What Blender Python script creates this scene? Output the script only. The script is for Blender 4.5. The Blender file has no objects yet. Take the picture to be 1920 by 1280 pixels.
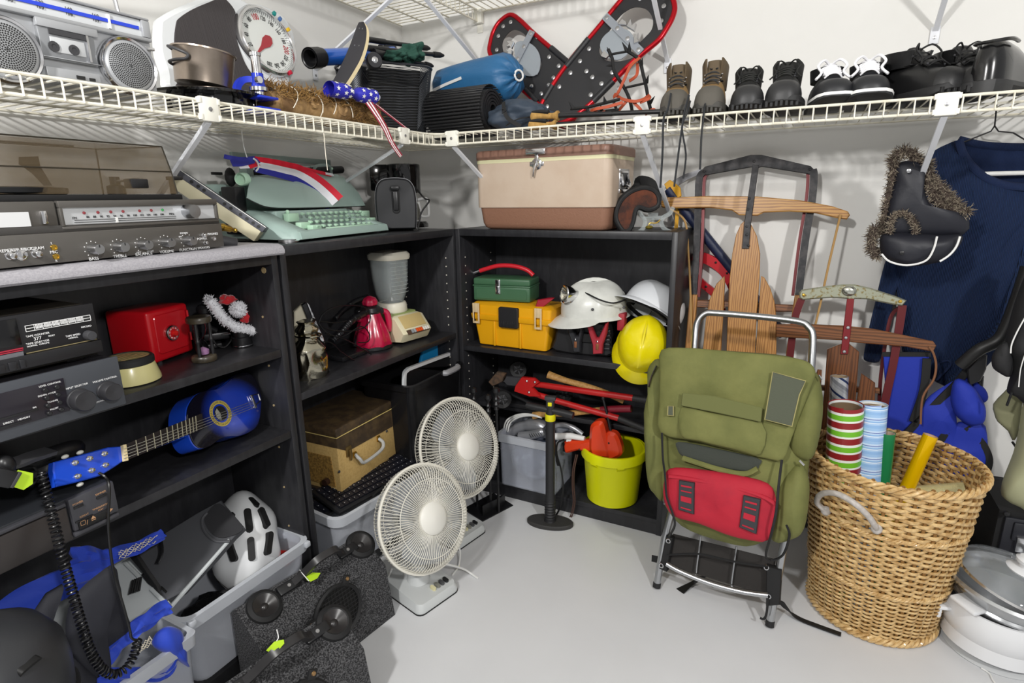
import bpy, bmesh, math, random
from mathutils import Matrix, Vector, noise, Quaternion
from math import sin, cos, pi, radians as rad, atan2, hypot
random.seed(7)
D = bpy.data; SC = bpy.context.scene; COL = SC.collection
# ------------------------------------------------------------ camera
CAM = Vector((1.5757, -2.074, 1.1594)); YAW, PITCH, ROLL, FPX = .4819, -.2506, -.0144, 1063.34
FW = Vector((-sin(YAW)*cos(PITCH), cos(YAW)*cos(PITCH), sin(PITCH)))
_r = Vector((cos(YAW), sin(YAW), 0)); _u = _r.cross(FW)
RT = _r*cos(ROLL)+_u*sin(ROLL); UP = -_r*sin(ROLL)+_u*cos(ROLL)
cd = D.cameras.new('camera'); cam = D.objects.new('camera', cd); COL.objects.link(cam)
cd.sensor_width = 36; cd.lens = FPX/1920*36; cd.clip_start = .02
cam.matrix_world = Matrix(((RT.x, UP.x, -FW.x, CAM.x), (RT.y, UP.y, -FW.y, CAM.y), (RT.z, UP.z, -FW.z, CAM.z), (0, 0, 0, 1)))
SC.camera = cam
# ------------------------------------------------------------ world, lamps, exposure
wd = D.worlds.new('world'); SC.world = wd; wd.use_nodes = True
wd.node_tree.nodes['Background'].inputs[0].default_value = (1, 1, 1, 1)
wd.node_tree.nodes['Background'].inputs[1].default_value = .40
def area(name, loc, tgt, sx, sy, power, col=(1, 1, 1)):
    l = D.lights.new(name, 'AREA'); l.shape = 'RECTANGLE'; l.size = sx; l.size_y = sy; l.energy = power; l.color = col
    o = D.objects.new(name, l); COL.objects.link(o); o.location = loc
    o.rotation_euler = (Vector(tgt)-Vector(loc)).to_track_quat('-Z', 'Y').to_euler(); return o
area('left_flash', (.95, -2.75, 1.95), (.9, -.3, .8), .12, .12, 29, (1, .985, .96))
area('right_flash', (2.75, -2.35, 1.98), (.7, -.5, .8), .12, .12, 27, (1, .985, .965))
vs = SC.view_settings; SC.display_settings.display_device = 'sRGB'
vs.view_transform = 'Standard'; vs.look = 'None'; vs.exposure = .2; vs.gamma = 1; vs.use_curve_mapping = False
# ------------------------------------------------------------ helpers
def at(u, v, ax, val):                      # point where the sight line through pixel u, v meets the plane ax = val
    d = FW*FPX+RT*(u-960)+UP*(640-v); i = 'xyz'.index(ax)
    return CAM+d*((val-CAM[i])/d[i])
def lin(h):
    h = h.lstrip('#'); o = []
    for i in (0, 2, 4):
        c = int(h[i:i+2], 16)/255; o.append(c/12.92 if c <= .04045 else ((c+.055)/1.055)**2.4)
    return (*o, 1)
MATS = {}
def mat(name, col, r=.5, m=0, col2=None, ns=40, nb=(.42, .62), bump=0, bs=None, trans=0, ior=1.45, alpha=1, coat=0, aniso=0, stretch=(1, 1, 1), sheen=0, emit=0, wave=None, spec=None, grad=None, wdir='X'):
    if name in MATS: return MATS[name]
    M = D.materials.new(name); M.use_nodes = True; n = M.node_tree; B = n.nodes['Principled BSDF']; I = B.inputs
    I['Base Color'].default_value = lin(col); I['Roughness'].default_value = r; I['Metallic'].default_value = m
    I['Transmission Weight'].default_value = trans; I['IOR'].default_value = ior; I['Alpha'].default_value = alpha
    I['Coat Weight'].default_value = coat; I['Sheen Weight'].default_value = sheen
    if spec is not None: I['Specular IOR Level'].default_value = spec
    if emit: I['Emission Color'].default_value = lin(col); I['Emission Strength'].default_value = emit
    if grad:                                  # sprayed burst finish: col in the middle, col2 at the rim
        tc = n.nodes.new('ShaderNodeTexCoord'); mp = n.nodes.new('ShaderNodeMapping'); mp.vector_type = 'TEXTURE'
        mp.inputs['Location'].default_value = grad[0]; mp.inputs['Scale'].default_value = grad[1]
        g = n.nodes.new('ShaderNodeTexGradient'); g.gradient_type = 'SPHERICAL'; cr = n.nodes.new('ShaderNodeValToRGB'); e = cr.color_ramp.elements
        e[0].position, e[1].position = nb; e[0].color = lin(col2); e[1].color = lin(col)
        n.links.new(tc.outputs['Object'], mp.inputs[0]); n.links.new(mp.outputs[0], g.inputs[0]); n.links.new(g.outputs[0], cr.inputs[0]); n.links.new(cr.outputs[0], I['Base Color']); col2 = None
    if col2 or bump:
        tc = n.nodes.new('ShaderNodeTexCoord'); mp = n.nodes.new('ShaderNodeMapping'); mp.inputs['Scale'].default_value = stretch
        n.links.new(tc.outputs['Object'], mp.inputs[0])
        def tex(sc):
            if wave:
                t = n.nodes.new('ShaderNodeTexWave'); t.inputs['Scale'].default_value = sc; t.inputs['Distortion'].default_value = wave; t.inputs['Detail'].default_value = 3; t.inputs['Detail Scale'].default_value = 1.6; t.bands_direction = wdir
            else:
                t = n.nodes.new('ShaderNodeTexNoise'); t.inputs['Scale'].default_value = sc; t.inputs['Detail'].default_value = 5; t.inputs['Roughness'].default_value = .6
            n.links.new(mp.outputs[0], t.inputs['Vector']); return t
        t = tex(ns)
        if col2:
            cr = n.nodes.new('ShaderNodeValToRGB'); e = cr.color_ramp.elements
            e[0].position, e[1].position = nb; e[0].color = lin(col); e[1].color = lin(col2)
            n.links.new(t.outputs[0 if not wave else 'Fac'], cr.inputs[0]); n.links.new(cr.outputs[0], I['Base Color'])
        if bump:
            b = n.nodes.new('ShaderNodeBump'); b.inputs['Strength'].default_value = bump; b.inputs['Distance'].default_value = .004
            t2 = tex(bs) if bs else t
            n.links.new(t2.outputs[0], b.inputs['Height']); n.links.new(b.outputs[0], I['Normal'])
    MATS[name] = M; return M
def spl(pts, n=6, closed=False):            # Catmull-Rom through points
    P = [Vector(p) for p in pts]; o = []; N = len(P)
    for i in range(N if closed else N-1):
        a, b, c, d = (P[(i+k) % N] if closed else P[min(max(i+k, 0), N-1)] for k in (-1, 0, 1, 2))
        for k in range(n):
            t = k/n; o.append(.5*((2*b)+(c-a)*t+(2*a-5*b+4*c-d)*t*t+(3*b-a-3*c+d)*t**3))
    if not closed: o.append(P[-1].copy())
    return o
def spl2(pts, n=6, closed=False): return [(p.x, p.y) for p in spl([(a, b, 0) for a, b in pts], n, closed)]
def rrect(x0, z0, x1, z1, r, n=4):
    o = []
    for cx, cz, a in ((x1-r, z0+r, -90), (x1-r, z1-r, 0), (x0+r, z1-r, 90), (x0+r, z0+r, 180)):
        for k in range(n+1):
            t = rad(a+90*k/n); o.append((cx+r*cos(t), cz+r*sin(t)))
    return o
def circ(cx, cz, r, n=24, rz=None): return [(cx+r*cos(2*pi*k/n), cz+(rz or r)*sin(2*pi*k/n)) for k in range(n)]
def frm(o, z, x=None):                      # matrix with local z along z
    z = Vector(z).normalized(); x = Vector(x or ((1, 0, 0) if abs(z.x) < .9 else (0, 1, 0)))
    x = (x-z*x.dot(z)).normalized(); y = z.cross(x)
    return Matrix(((x.x, y.x, z.x, o[0]), (x.y, y.y, z.y, o[1]), (x.z, y.z, z.z, o[2]), (0, 0, 0, 1)))
def T(x=0, y=0, z=0): return Matrix.Translation((x, y, z))
def RX(a): return Matrix.Rotation(rad(a), 4, 'X')
def RY(a): return Matrix.Rotation(rad(a), 4, 'Y')
def RZ(a): return Matrix.Rotation(rad(a), 4, 'Z')
class MB:
    def __init__(s, m=None): s.bm = bmesh.new(); s.m = m or Matrix()
    def vf(s, vs, fs):
        v = [s.bm.verts.new(s.m @ Vector(p)) for p in vs]
        for f in fs:
            try: s.bm.faces.new([v[i] for i in f])
            except ValueError: pass
        return s
    def box(s, x0, y0, z0, x1, y1, z1, b=0, seg=2, m=None):
        mm = s.m @ (m or Matrix())
        g = bmesh.ops.create_cube(s.bm, size=1, matrix=mm @ T((x0+x1)/2, (y0+y1)/2, (z0+z1)/2) @ Matrix.Diagonal((abs(x1-x0), abs(y1-y0), abs(z1-z0), 1)))
        if b:
            ed = {e for v in g['verts'] for e in v.link_edges}
            bmesh.ops.bevel(s.bm, geom=list(ed), offset=b, segments=seg, affect='EDGES', profile=.5)
        return s
    def rings(s, R, closed=True, cap0=True, cap1=True, loop=False):
        base = []; n = len(R[0])
        for r in R: base.append([s.bm.verts.new(s.m @ Vector(p)) for p in r])
        L = len(R)
        for i in range(L if loop else L-1):
            a, b = base[i], base[(i+1) % L]
            for k in range(n if closed else n-1):
                q = (k+1) % n
                try: s.bm.faces.new((a[k], a[q], b[q], b[k]))
                except ValueError: pass
        if closed and not loop:
            for c, r in ((cap0, base[0]), (cap1, base[-1])):
                if c:
                    try: s.bm.faces.new(r)
                    except ValueError: pass
        return s
    def prism(s, out, y0, y1, m=None, b=0):   # outline (x,z) extruded along y
        mm = m or Matrix()
        if b:
            cx = sum(p[0] for p in out)/len(out); n = len(out); ins = []
            for i in range(n):
                a, c, d = (Vector(out[(i+k) % n]) for k in (-1, 0, 1))
                e1 = (c-a).normalized(); e2 = (d-c).normalized(); t = (e1+e2)
                if t.length < 1e-6: t = e1
                t.normalize(); nn = Vector((-t.y, t.x)); ins.append(nn)
            ar = sum(out[i][0]*out[(i+1) % n][1]-out[(i+1) % n][0]*out[i][1] for i in range(n)); sg = 1 if ar > 0 else -1
            sm = [(out[i][0]+sg*b*ins[i].x, out[i][1]+sg*b*ins[i].y) for i in range(n)]
            seq = [(sm, y0), (out, y0+b*(1 if y1 > y0 else -1)), (out, y1-b*(1 if y1 > y0 else -1)), (sm, y1)]
        else: seq = [(out, y0), (out, y1)]
        return s.rings([[mm @ Vector((x, y, z)) for x, z in o] for o, y in seq])
    def tube(s, path, r, n=8, closed=False, cap=True, sx=1, sy=1, up=None):
        P = [Vector(p) for p in path]; N = len(P); R = []; X = None
        for i in range(N):
            if closed: t = P[(i+1) % N]-P[i-1]
            else: t = P[min(i+1, N-1)]-P[max(i-1, 0)]
            t.normalize()
            if up is not None: X = Vector(up).cross(t)
            elif X is None: X = t.orthogonal()
            else: X = X-t*X.dot(t)
            if X.length < 1e-6: X = t.orthogonal()
            X.normalize(); Y = t.cross(X); rr = r[i] if isinstance(r, (list, tuple)) else r
            R.append([P[i]+X*(rr*sx*cos(2*pi*k/n+(pi/4 if n == 4 else 0)))+Y*(rr*sy*sin(2*pi*k/n+(pi/4 if n == 4 else 0))) for k in range(n)])
        return s.rings(R, True, cap, cap, loop=closed)
    def strap(s, path, w, t, up): return s.tube(path, .7071, 4, sx=w, sy=t, up=up)
    def lathe(s, prof, n=32, m=None, cap=True):
        mm = m or Matrix(); R = []
        for r, z in prof: R.append([mm @ Vector((max(r, 1e-5)*cos(2*pi*k/n), max(r, 1e-5)*sin(2*pi*k/n), z)) for k in range(n)])
        return s.rings(R, True, cap and prof[0][0] > 1e-3, cap and prof[-1][0] > 1e-3)
    def disc(s, r, z, n=32, m=None):
        mm = m or Matrix(); s.bm.faces.new([s.bm.verts.new(s.m @ mm @ Vector((r*cos(2*pi*k/n), r*sin(2*pi*k/n), z))) for k in range(n)]); return s
    def cyl(s, a, b, r, n=16, r2=None): 
        a = Vector(a); b = Vector(b); return s.lathe([(r, 0), (r if r2 is None else r2, (b-a).length)], n, frm(a, b-a))
    def ball(s, c, rx, ry=None, rz=None, n=16, m=None, amp=0, sc=8):
        mm = T(*c) @ (m or Matrix()); R = []
        for i in range(n//2+1):
            th = pi*i/(n//2); rr = max(sin(th), 1e-4); ring = []
            for k in range(n):
                p = Vector((rx*rr*cos(2*pi*k/n), (ry or rx)*rr*sin(2*pi*k/n), -(rz or rx)*cos(th)))
                if amp: p = p*(1+amp*noise.noise((p+Vector(c))*sc))
                ring.append(mm @ p)
            R.append(ring)
        return s.rings(R)
    def torus(s, c, R, r, z=(0, 0, 1), n=32, k=8, sx=1, sy=1, m=None):
        mm = frm(c, z) @ (m or Matrix())
        return s.tube([mm @ Vector((R*cos(2*pi*i/n), R*sin(2*pi*i/n), 0)) for i in range(n)], r, k, closed=True, sx=sx, sy=sy)
    def sheet(s, G, t, closed=False):        # grid of points thickened by t along the normals
        G = [[Vector(p) for p in r] for r in G]; n = len(G); m = len(G[0]); B = []
        for i in range(n):
            r = []
            for j in range(m):
                a = G[min(i+1, n-1)][j]-G[max(i-1, 0)][j]
                b = (G[i][(j+1) % m]-G[i][j-1]) if closed else (G[i][min(j+1, m-1)]-G[i][max(j-1, 0)])
                q = a.cross(b); q = q.normalized() if q.length > 1e-9 else Vector((0, 0, 1)); r.append(G[i][j]+q*t)
            B.append(r)
        if closed: return s.rings([*G, *B[::-1], G[0]], True, False, False)
        return s.rings([g+b[::-1] for g, b in zip(G, B)])
    def pillow(s, out, y, t, back=0, wr=0, ws=30, seed=0, steps=7, c=None):
        '''puffed pad: outline (x,z) at depth y, bulging by t towards -y, by back towards +y'''
        n = len(out); cx = c[0] if c else sum(p[0] for p in out)/n; cz = c[1] if c else sum(p[1] for p in out)/n; R = []
        def ring(k, yy, f): return [(cx+(a-cx)*k, yy-f*wr*(noise.noise(((cx+(a-cx)*k)*ws, (cz+(b-cz)*k)*ws, seed))+.3*noise.noise(((cx+(a-cx)*k)*ws*2.7, (cz+(b-cz)*k)*ws*2.7, seed+9))), cz+(b-cz)*k) for a, b in out]
        if back:
            for i in range(1, steps): a = i/steps*pi/2; R.append(ring(sin(a), y+back*cos(a), 0))
        else: R.append(ring(.01, y, 0))
        R.append(ring(1, y, 0))
        for i in range(steps-1, 0, -1): a = i/steps*pi/2; R.append(ring(sin(a), y-t*cos(a)**.8, 1))
        R.append(ring(.02, y-t, 1)); return s.rings(R)
    def build(s, name, M, parent=None, ang=40, label=None, kind=None, loc=None):
        bm = s.bm; bmesh.ops.remove_doubles(bm, verts=bm.verts, dist=1e-6); bmesh.ops.recalc_face_normals(bm, faces=bm.faces)
        me = D.meshes.new(name)
        if loc is not None: bm.transform(T(*[-c for c in loc]))
        bm.to_mesh(me); bm.free()
        for f in me.polygons: f.use_smooth = True
        me.set_sharp_from_angle(angle=rad(ang))
        for q in (M if isinstance(M, (list, tuple)) else [M]): me.materials.append(q)
        o = D.objects.new(name, me); COL.objects.link(o)
        if parent is not None: o.parent = parent.o if isinstance(parent, Th) else parent
        if loc is not None: o.location = loc
        if label: o['label'] = label
        if kind: o['kind'] = kind
        return o
class Th:                                     # a thing: an Empty at its base that parents its parts
    def __init__(s, name, label, cat, loc=(0, 0, 0), rz=0, group=None, mw=None):
        s.o = D.objects.new(name, None); COL.objects.link(s.o); s.o.empty_display_size = .05
        s.M = mw or (T(*loc) @ RZ(rz)); s.o.matrix_world = s.M; s.I = s.M.inverted()
        s.o['label'] = label; s.o['category'] = cat
        if group: s.o['group'] = group
    def L(s, u, v, val=0, ax='y'):            # local point where the sight line meets a local plane
        c = s.I @ CAM; d = s.I.to_3x3() @ (FW*FPX+RT*(u-960)+UP*(640-v)); i = 'xyz'.index(ax)
        return c+d*((val-c[i])/d[i])
    def XZ(s, u, v, val=0): p = s.L(u, v, val); return (p.x, p.z)
    def Lp(s, u, v, p0, n):                   # local point where the sight line meets a slanted local plane
        c = s.I @ CAM; d = s.I.to_3x3() @ (FW*FPX+RT*(u-960)+UP*(640-v)); n = Vector(n)
        return c+d*((Vector(p0)-c).dot(n)/d.dot(n))
    def w(s, p): return s.M @ Vector(p)
    def l(s, p): return s.I @ Vector(p)
def solo(mb, name, label, cat, M, loc, group=None, ang=40, kind=None):
    o = mb.build(name, M, None, ang, loc=loc); o['label'] = label; o['category'] = cat
    if group: o['group'] = group
    if kind: o['kind'] = kind
    return o
def dup(th, mw, label, group=None):           # copy of a thing with copies of its parts
    src = th.o; r = src.copy(); COL.objects.link(r); r.matrix_world = mw; r['label'] = label
    def cp(a, b):
        for ch in [c for c in D.objects if c.parent == a]:
            d = ch.copy(); COL.objects.link(d); d.parent = b; cp(ch, d)
    cp(src, r)
    return r
def text(parent, items, M, name='lettering', ext=.0003, label=None, m0=None):
    """items: (string, size, matrix); joined into one flat lettering mesh"""
    bm = bmesh.new()
    for s_, size, mx in items:
        c = D.curves.new('t', 'FONT'); c.body = s_; c.size = size; c.align_x = 'CENTER'; c.align_y = 'CENTER'; c.extrude = ext; c.resolution_u = 2
        o = D.objects.new('t', c); me = D.meshes.new_from_object(o); me.transform((m0 or Matrix()) @ mx); bm.from_mesh(me)
        D.objects.remove(o); D.curves.remove(c); D.meshes.remove(me)
    me = D.meshes.new(name); bm.to_mesh(me); bm.free(); me.materials.append(M)
    o = D.objects.new(name, me); COL.objects.link(o); o.parent = parent.o if isinstance(parent, Th) else parent
    if label: o['label'] = label
    o['kind'] = 'stuff'
    return o
def FR(x, z, y=0): return T(x, y, z) @ RX(90)   # matrix for lettering on a front face (local -y side)
# ------------------------------------------------------------ shared materials
BLK = mat('black_laminate', '232326', .38, col2='2b2b2e', ns=60, stretch=(1, 1, .2), bump=.03)
BLKP = mat('black_plastic', '1d1d1f', .35)
BLKM = mat('black_matte', '161617', .7)
RUB = mat('black_rubber', '1b1b1c', .6, bump=.05, bs=120)
DGRY = mat('dark_grey', '3a3a3d', .45)
CHR = mat('chrome', 'd8d8da', .16, 1)
STL = mat('brushed_steel', 'b4b4b6', .34, 1, bump=.03, bs=80, stretch=(1, 1, 12))
ALU = mat('aluminium', 'b9babd', .3, 1)
WHT = mat('white_plastic', 'e4e4e2', .35)
OFFW = mat('off_white_plastic', 'd9d9d2', .4)
WIRE = mat('white_wire_coating', 'e6e2d3', .4, col2='d8d2bf', ns=25)
BRACE = mat('white_brace', 'dfe1e6', .4)
LETW = mat('white_print', 'e8e8e8', .5)
LETB = mat('black_print', '202020', .5)
BRASS = mat('brass', 'c9a44a', .28, 1)
CLEAR = mat('clear_plastic', 'dfe6f0', .22, trans=.92, ior=1.1, bump=.02, bs=30)
# ============================================================ SETTING
def struct(mb, name, M): o = mb.build(name, M); o['kind'] = 'structure'; return o
WALL = mat('wall_paint', 'e3e2df', .75, col2='dcdbd7', ns=3, nb=(.3, .75), bump=.05, bs=220)
FLOOR = mat('floor_paint', 'd3d4d6', .33, col2='cccdcf', ns=2.2, nb=(.3, .7), bump=.015, bs=60)
struct(MB().box(-.1, -4.2, -.1, 3.4, .1, 0), 'floor', FLOOR)
struct(MB().box(-.1, -4.2, 0, 0, .1, 2.5), 'wall_left', WALL)
struct(MB().box(0, 0, 0, 3.4, .1, 2.5), 'wall_back', WALL)
struct(MB().box(-.1, -4.2, 2.5, 3.4, .1, 2.6), 'ceiling', WALL)
BASE = mat('dark_vinyl_base', '4a4845', .3, col2='5a5855', ns=14)
struct(MB().box(.0, -.008, 0, 3.4, 0, .122, .003), 'baseboard_back', BASE)
struct(MB().box(0, -4.2, 0, .008, -.008, .122, .003), 'baseboard_left', BASE)
# ============================================================ BOOKCASES
PEG = mat('pale_pin', 'cfcabd', .5)
def bookcase(label, org, rz, w, d, h, shelves, t=.018, pegs=True, kick=.058):
    b = Th('bookcase', label, 'bookcase', org, rz)     # local x along the front, y into depth, z up; origin front left foot
    for x in (0, w-t): MB().box(x, 0, 0, x+t, d, h, .0008).build('side_panel', BLK, b)
    MB().box(t, .0, h-.024, w-t, d, h, .0008).build('top_panel', BLK, b)
    MB().box(t, d-.006, kick, w-t, d, h-.024).build('back_panel', BLK, b)
    MB().box(t, .004, 0, w-t, .018, kick-.017).build('kickboard', BLK, b)
    MB().box(t, .001, kick-.016, w-t, d-.006, kick+.002, .0008).build('bottom_shelf', BLK, b)
    for z in shelves: MB().box(t+.001, .002, z-.02, w-t-.001, d-.006, z, .0008).build('shelf', BLK, b)
    if pegs:
        p = MB()
        for x, sx in ((t, 1), (w-t, -1)):
            for yy in (.035, d-.05):
                z = .14
                while z < h-.08: p.cyl((x, yy, z), (x+sx*.0009, yy, z), .0026, 8); z += .032
        p.build('shelf_pin_holes', PEG, b, kind='stuff')
    return b
BC1 = bookcase('black bookcase on the left holding red safe and blue guitar', (.409, -1.891, 0), 90, .80, .28, 1.03, (.79, .567), pegs=False)
BC2 = bookcase('black bookcase under the mint typewriter holding the blender', (.409, -1.0818, 0), 90, .80, .28, 1.046, (.656,))
BC3 = bookcase('black bookcase at the back wall under the tan cooler', (.4105, -.2864, 0), 0, .806, .28, 1.046, (.606,))
MB().box(.019, .07, .34, .781, .274, .358, .0008).build('shelf', BLK, BC3)
p = MB()
for a, z in ((.03, .99), (.055, .87), (.055, .74), (.055, .63), (.055, .51), (.055, .39), (.055, .27), (.055, .16)):
    p.cyl((.782, a, z), (.7805, a, z), .008 if z > .95 else .003, 10)
p.build('shelf_pin_holes', mat('tan_cap', 'a8946e', .4), BC1, kind='stuff')
ct = Th('countertop', 'pale grey rounded-edge top board on the left bookcase under the stereo', 'countertop', (.409, -1.891, 1.03), 90)
prof = [(.28, 0), (-.03, 0), (-.034, .004), (-.034, .012), (-.028, .021), (-.014, .0255), (.28, .0255)]
MB().rings([[(x, y, z) for y, z in prof] for x in (-.02, .797)]).build('board', mat('grey_counter', '918f94', .5, col2='a09ea3', ns=300, nb=(.4, .6)), ct)
# ============================================================ WIRE SHELVES
def brace(sh, top, bot, wall, w=.013):
    g = MB().tube([top, bot], w/1.41, 4, sx=1, sy=.55, up=wall)
    b = Vector(bot); n = Vector(wall)
    br = g.build('brace', BRACE, sh)
    s = Vector((0, 0, 1)).cross(n)
    q = MB(frm(b+n*.001+Vector((0, 0, -.012)), n, s)); q.box(-.011, -.022, -.001, .011, .022, .002, .001); q.build('brace_plate', BRACE, br)
    q = MB(frm(b+n*.003+Vector((0, 0, -.018)), n, s)); q.lathe([(.0045, 0), (.0045, .0015), (.002, .0022)], 10); q.build('screw', STL, br)
ZS, DS = 1.3588, .436
ws = Th('wire_shelf', 'white coated wire shelf running round the corner above the bookcases', 'wire shelf')
XE, YE = 2.55, -2.35
rc = .06
def lpath(off, z): # L-shaped rail with a rounded inner corner
    c = [(off, YE, z), (off, -off-rc, z)]+[(off+rc-rc*cos(rad(a)), -off-rc+rc*sin(rad(a)), z) for a in (22, 45, 68)]+[(off+rc, -off, z), (XE, -off, z)]
    return c
g = MB()
for off, z in ((DS, ZS), (DS, ZS-.033)): g.tube(lpath(off, z), .0034, 8)
g.build('front_rail', WIRE, ws)
g = MB()
for off in (.012, .16, .30): g.tube([(off, YE, ZS-.006), (off, -off, ZS-.006), (XE, -off, ZS-.006)], .003, 6)
g.build('support_rail', WIRE, ws)
g = MB(); R0 = .0019; SPW = .029
y = YE
while y < -DS-.05: g.tube([(.006, y, ZS), (DS+.001, y, ZS), (DS+.003, y, ZS-.004), (DS+.003, y, ZS-.034)], R0, 5); y += SPW
x = DS+.07
while x < XE: g.tube([(x, -.006, ZS), (x, -DS-.001, ZS), (x, -DS-.003, ZS-.004), (x, -DS-.003, ZS-.034)], R0, 5); x += SPW
y = -DS-.04
while y < -.01: g.tube([(.006, y, ZS), (DS+.06+min(0, 0), y, ZS)] if y > -DS else [(.006, y, ZS), (DS+.01, y, ZS), (DS+.012, y, ZS-.034)], R0, 5); y += SPW
for a in (15, 40, 65): g.tube([(DS+rc-(rc+.003)*cos(rad(a)), -DS-rc+(rc+.003)*sin(rad(a)), ZS+.001), (DS+rc-(rc+.003)*cos(rad(a)), -DS-rc+(rc+.003)*sin(rad(a)), ZS-.034)], R0, 5)
g.build('cross_wires', WIRE, ws, kind='stuff')
CLIP = mat('clip_plastic', 'e9e7dc', .4)
for side, v in (('x', -1.244), ('x', -.594), ('y', .513), ('y', 1.134), ('y', 1.812), ('x', -2.0), ('y', 2.45)):
    m = frm((DS+.004, v, ZS-.016), (1, 0, 0), (0, 1, 0)) if side == 'x' else frm((v, -DS-.004, ZS-.016), (0, -1, 0), (1, 0, 0))
    c = MB(m).box(-.021, -.024, -.006, .021, .024, .004, .002)
    for sx in (-1, 1):
        for sz in (-1, 1): c.box(sx*.021-.004, sz*.016-.006, -.005, sx*.021+.004, sz*.016+.006, .005, .0015)
    cl = c.build('shelf_clip', CLIP, ws)
    MB(m).lathe([(.0045, .004), (.0045, .0055), (.002, .006)], 12).build('screw', STL, cl)
for v, w in ((-1.244, -1.217), (-.594, -.716), (-2.0, -2.0)): brace(ws, (DS-.004, v, ZS-.04), (.003, w, 1.05) if v < -1 or v < -1.9 else (.003, -.47, 1.19), (1, 0, 0))
for v, w in ((.513, .558), (1.134, 1.144), (1.812, 1.814), (2.45, 2.45)): brace(ws, (v, -DS+.004, ZS-.04), (w, -.003, 1.05), (0, -1, 0))
ZU = 1.8405
us = Th('wire_shelf', 'white coated wire shelf at the very top, seen from underneath', 'wire shelf')
DU = .374
g = MB()
for z in (ZU, ZU-.04): g.tube([(DU, YE, z), (DU, -.004, z)], .0034, 8)
g.tube([(DU+.01, -DU, ZU), (XE, -DU, ZU)], .0034, 8); g.tube([(DU+.01, -DU, ZU-.04), (XE, -DU, ZU-.04)], .0034, 8)
g.build('front_rail', WIRE, us)
g = MB()
for off in (.012, .12, .24): g.tube([(off, YE, ZU-.005), (off, -.01, ZU-.005)], .003, 6); g.tube([(DU+.01, -off, ZU-.005), (XE, -off, ZU-.005)], .003, 6)
g.build('support_rail', WIRE, us)
g = MB(); y = YE
while y < -.01: g.tube([(.006, y, ZU), (DU, y, ZU), (DU+.002, y, ZU-.04)], R0, 5); y += SPW
x = DU+.03
while x < XE: g.tube([(x, -.006, ZU), (x, -DU, ZU), (x, -DU-.002, ZU-.04)], R0, 5); x += SPW
g.build('cross_wires', WIRE, us, kind='stuff')
m = frm((DU, -.012, ZU-.02), (0, -1, 0), (1, 0, 0))
c = MB(m).box(-.016, -.026, -.01, .018, .026, .012, .003); c.build('shelf_clip', CLIP, us)
MB().box(DU-.012, -.004, ZU-.075, DU+.012, -.0005, ZU-.04, .001).build('shelf_clip', CLIP, us)
for v in (-.501, -1.35): brace(us, (DU-.004, v+.06, ZU-.03), (.003, v, 1.59), (1, 0, 0))
for v in (1.093, 1.822, 2.45): brace(us, (v-(.0 if v > 1.2 else .0), -DU+.004, ZU-.03), (v, -.003, 1.585), (0, -1, 0))
brace(us, (.36, -DU+.01, ZU-.03), (.40, -.003, 1.62), (0, -1, 0))
# ============================================================ ON THE WIRE SHELF, LEFT RUN
def pbox(t, mb, u0, v0, u1, v1, y0, y1, b=0, seg=2):
    a = t.XZ(u0, v0, y0); c = t.XZ(u1, v1, y0)
    return mb.box(min(a[0], c[0]), y0, min(a[1], c[1]), max(a[0], c[0]), y1, max(a[1], c[1]), b, seg)
def tr(t, pts, y=0): return [t.XZ(u, v, y) for u, v in pts]
# ---- boombox
SILV = mat('silver_paint', 'a9abae', .38, .35)
SILV2 = mat('silver_dark', '85878a', .4, .35)
o = at(284, 80, 'x', .385)
bx = Th('boombox', 'silver twin speaker cassette radio on the wire shelf at far left', 'boombox', (.385, o.y, ZS+.004), 90)
ztop = bx.XZ(280, 34)[1]
MB().box(-.50, .002, 0, 0, .11, ztop, .006).build('body', SILV, bx)
pz0 = bx.XZ(286, 82)[1]
f = MB()
zt, zb = bx.XZ(262, 37, -.004)[1], bx.XZ(269, 70, -.004)[1]; xr = bx.XZ(264, 50, -.004)[0]
for a in ((-.495, pz0, -.003, zb), (-.495, zt, -.003, ztop-.004), (xr, zb, -.003, zt)): f.box(a[0], -.008, a[1], a[2], .004, a[3], .002)
f.build('tuner_bezel', CHR if 0 else SILV, bx)
td = MB().box(-.495, -.002, zb, xr, .004, zt).build('tuner_dial', mat('dial_face', 'c9ccce', .25), bx)
zz = (zt+zb)/2
MB().box(-.495, -.004, zz-.003, xr-.004, -.001, zz+.003).build('blue_scale_line', mat('blue_line', '2b45c8', .4), td)
xn = bx.XZ(205, 45, -.003)[0]; MB().box(xn-.002, -.005, zb+.002, xn+.002, -.001, zt-.004).build('needle', WHT, td)
it = []
for k, s_ in enumerate(('54', '60', '70', '80', '100', '120', '140', '160')): it += [(s_, .008, FR(-.40+k*.043, zt-.012, -.0035)), (str(88+3*k), .008, FR(-.40+k*.043, zb+.011, -.0035))]
it += [('SHORT WAVE', .007, FR(-.45, zz+.014, -.0035)), ('FM STEREO', .007, FR(-.45, zz-.013, -.0035))]
text(td, it, LETB)
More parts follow.
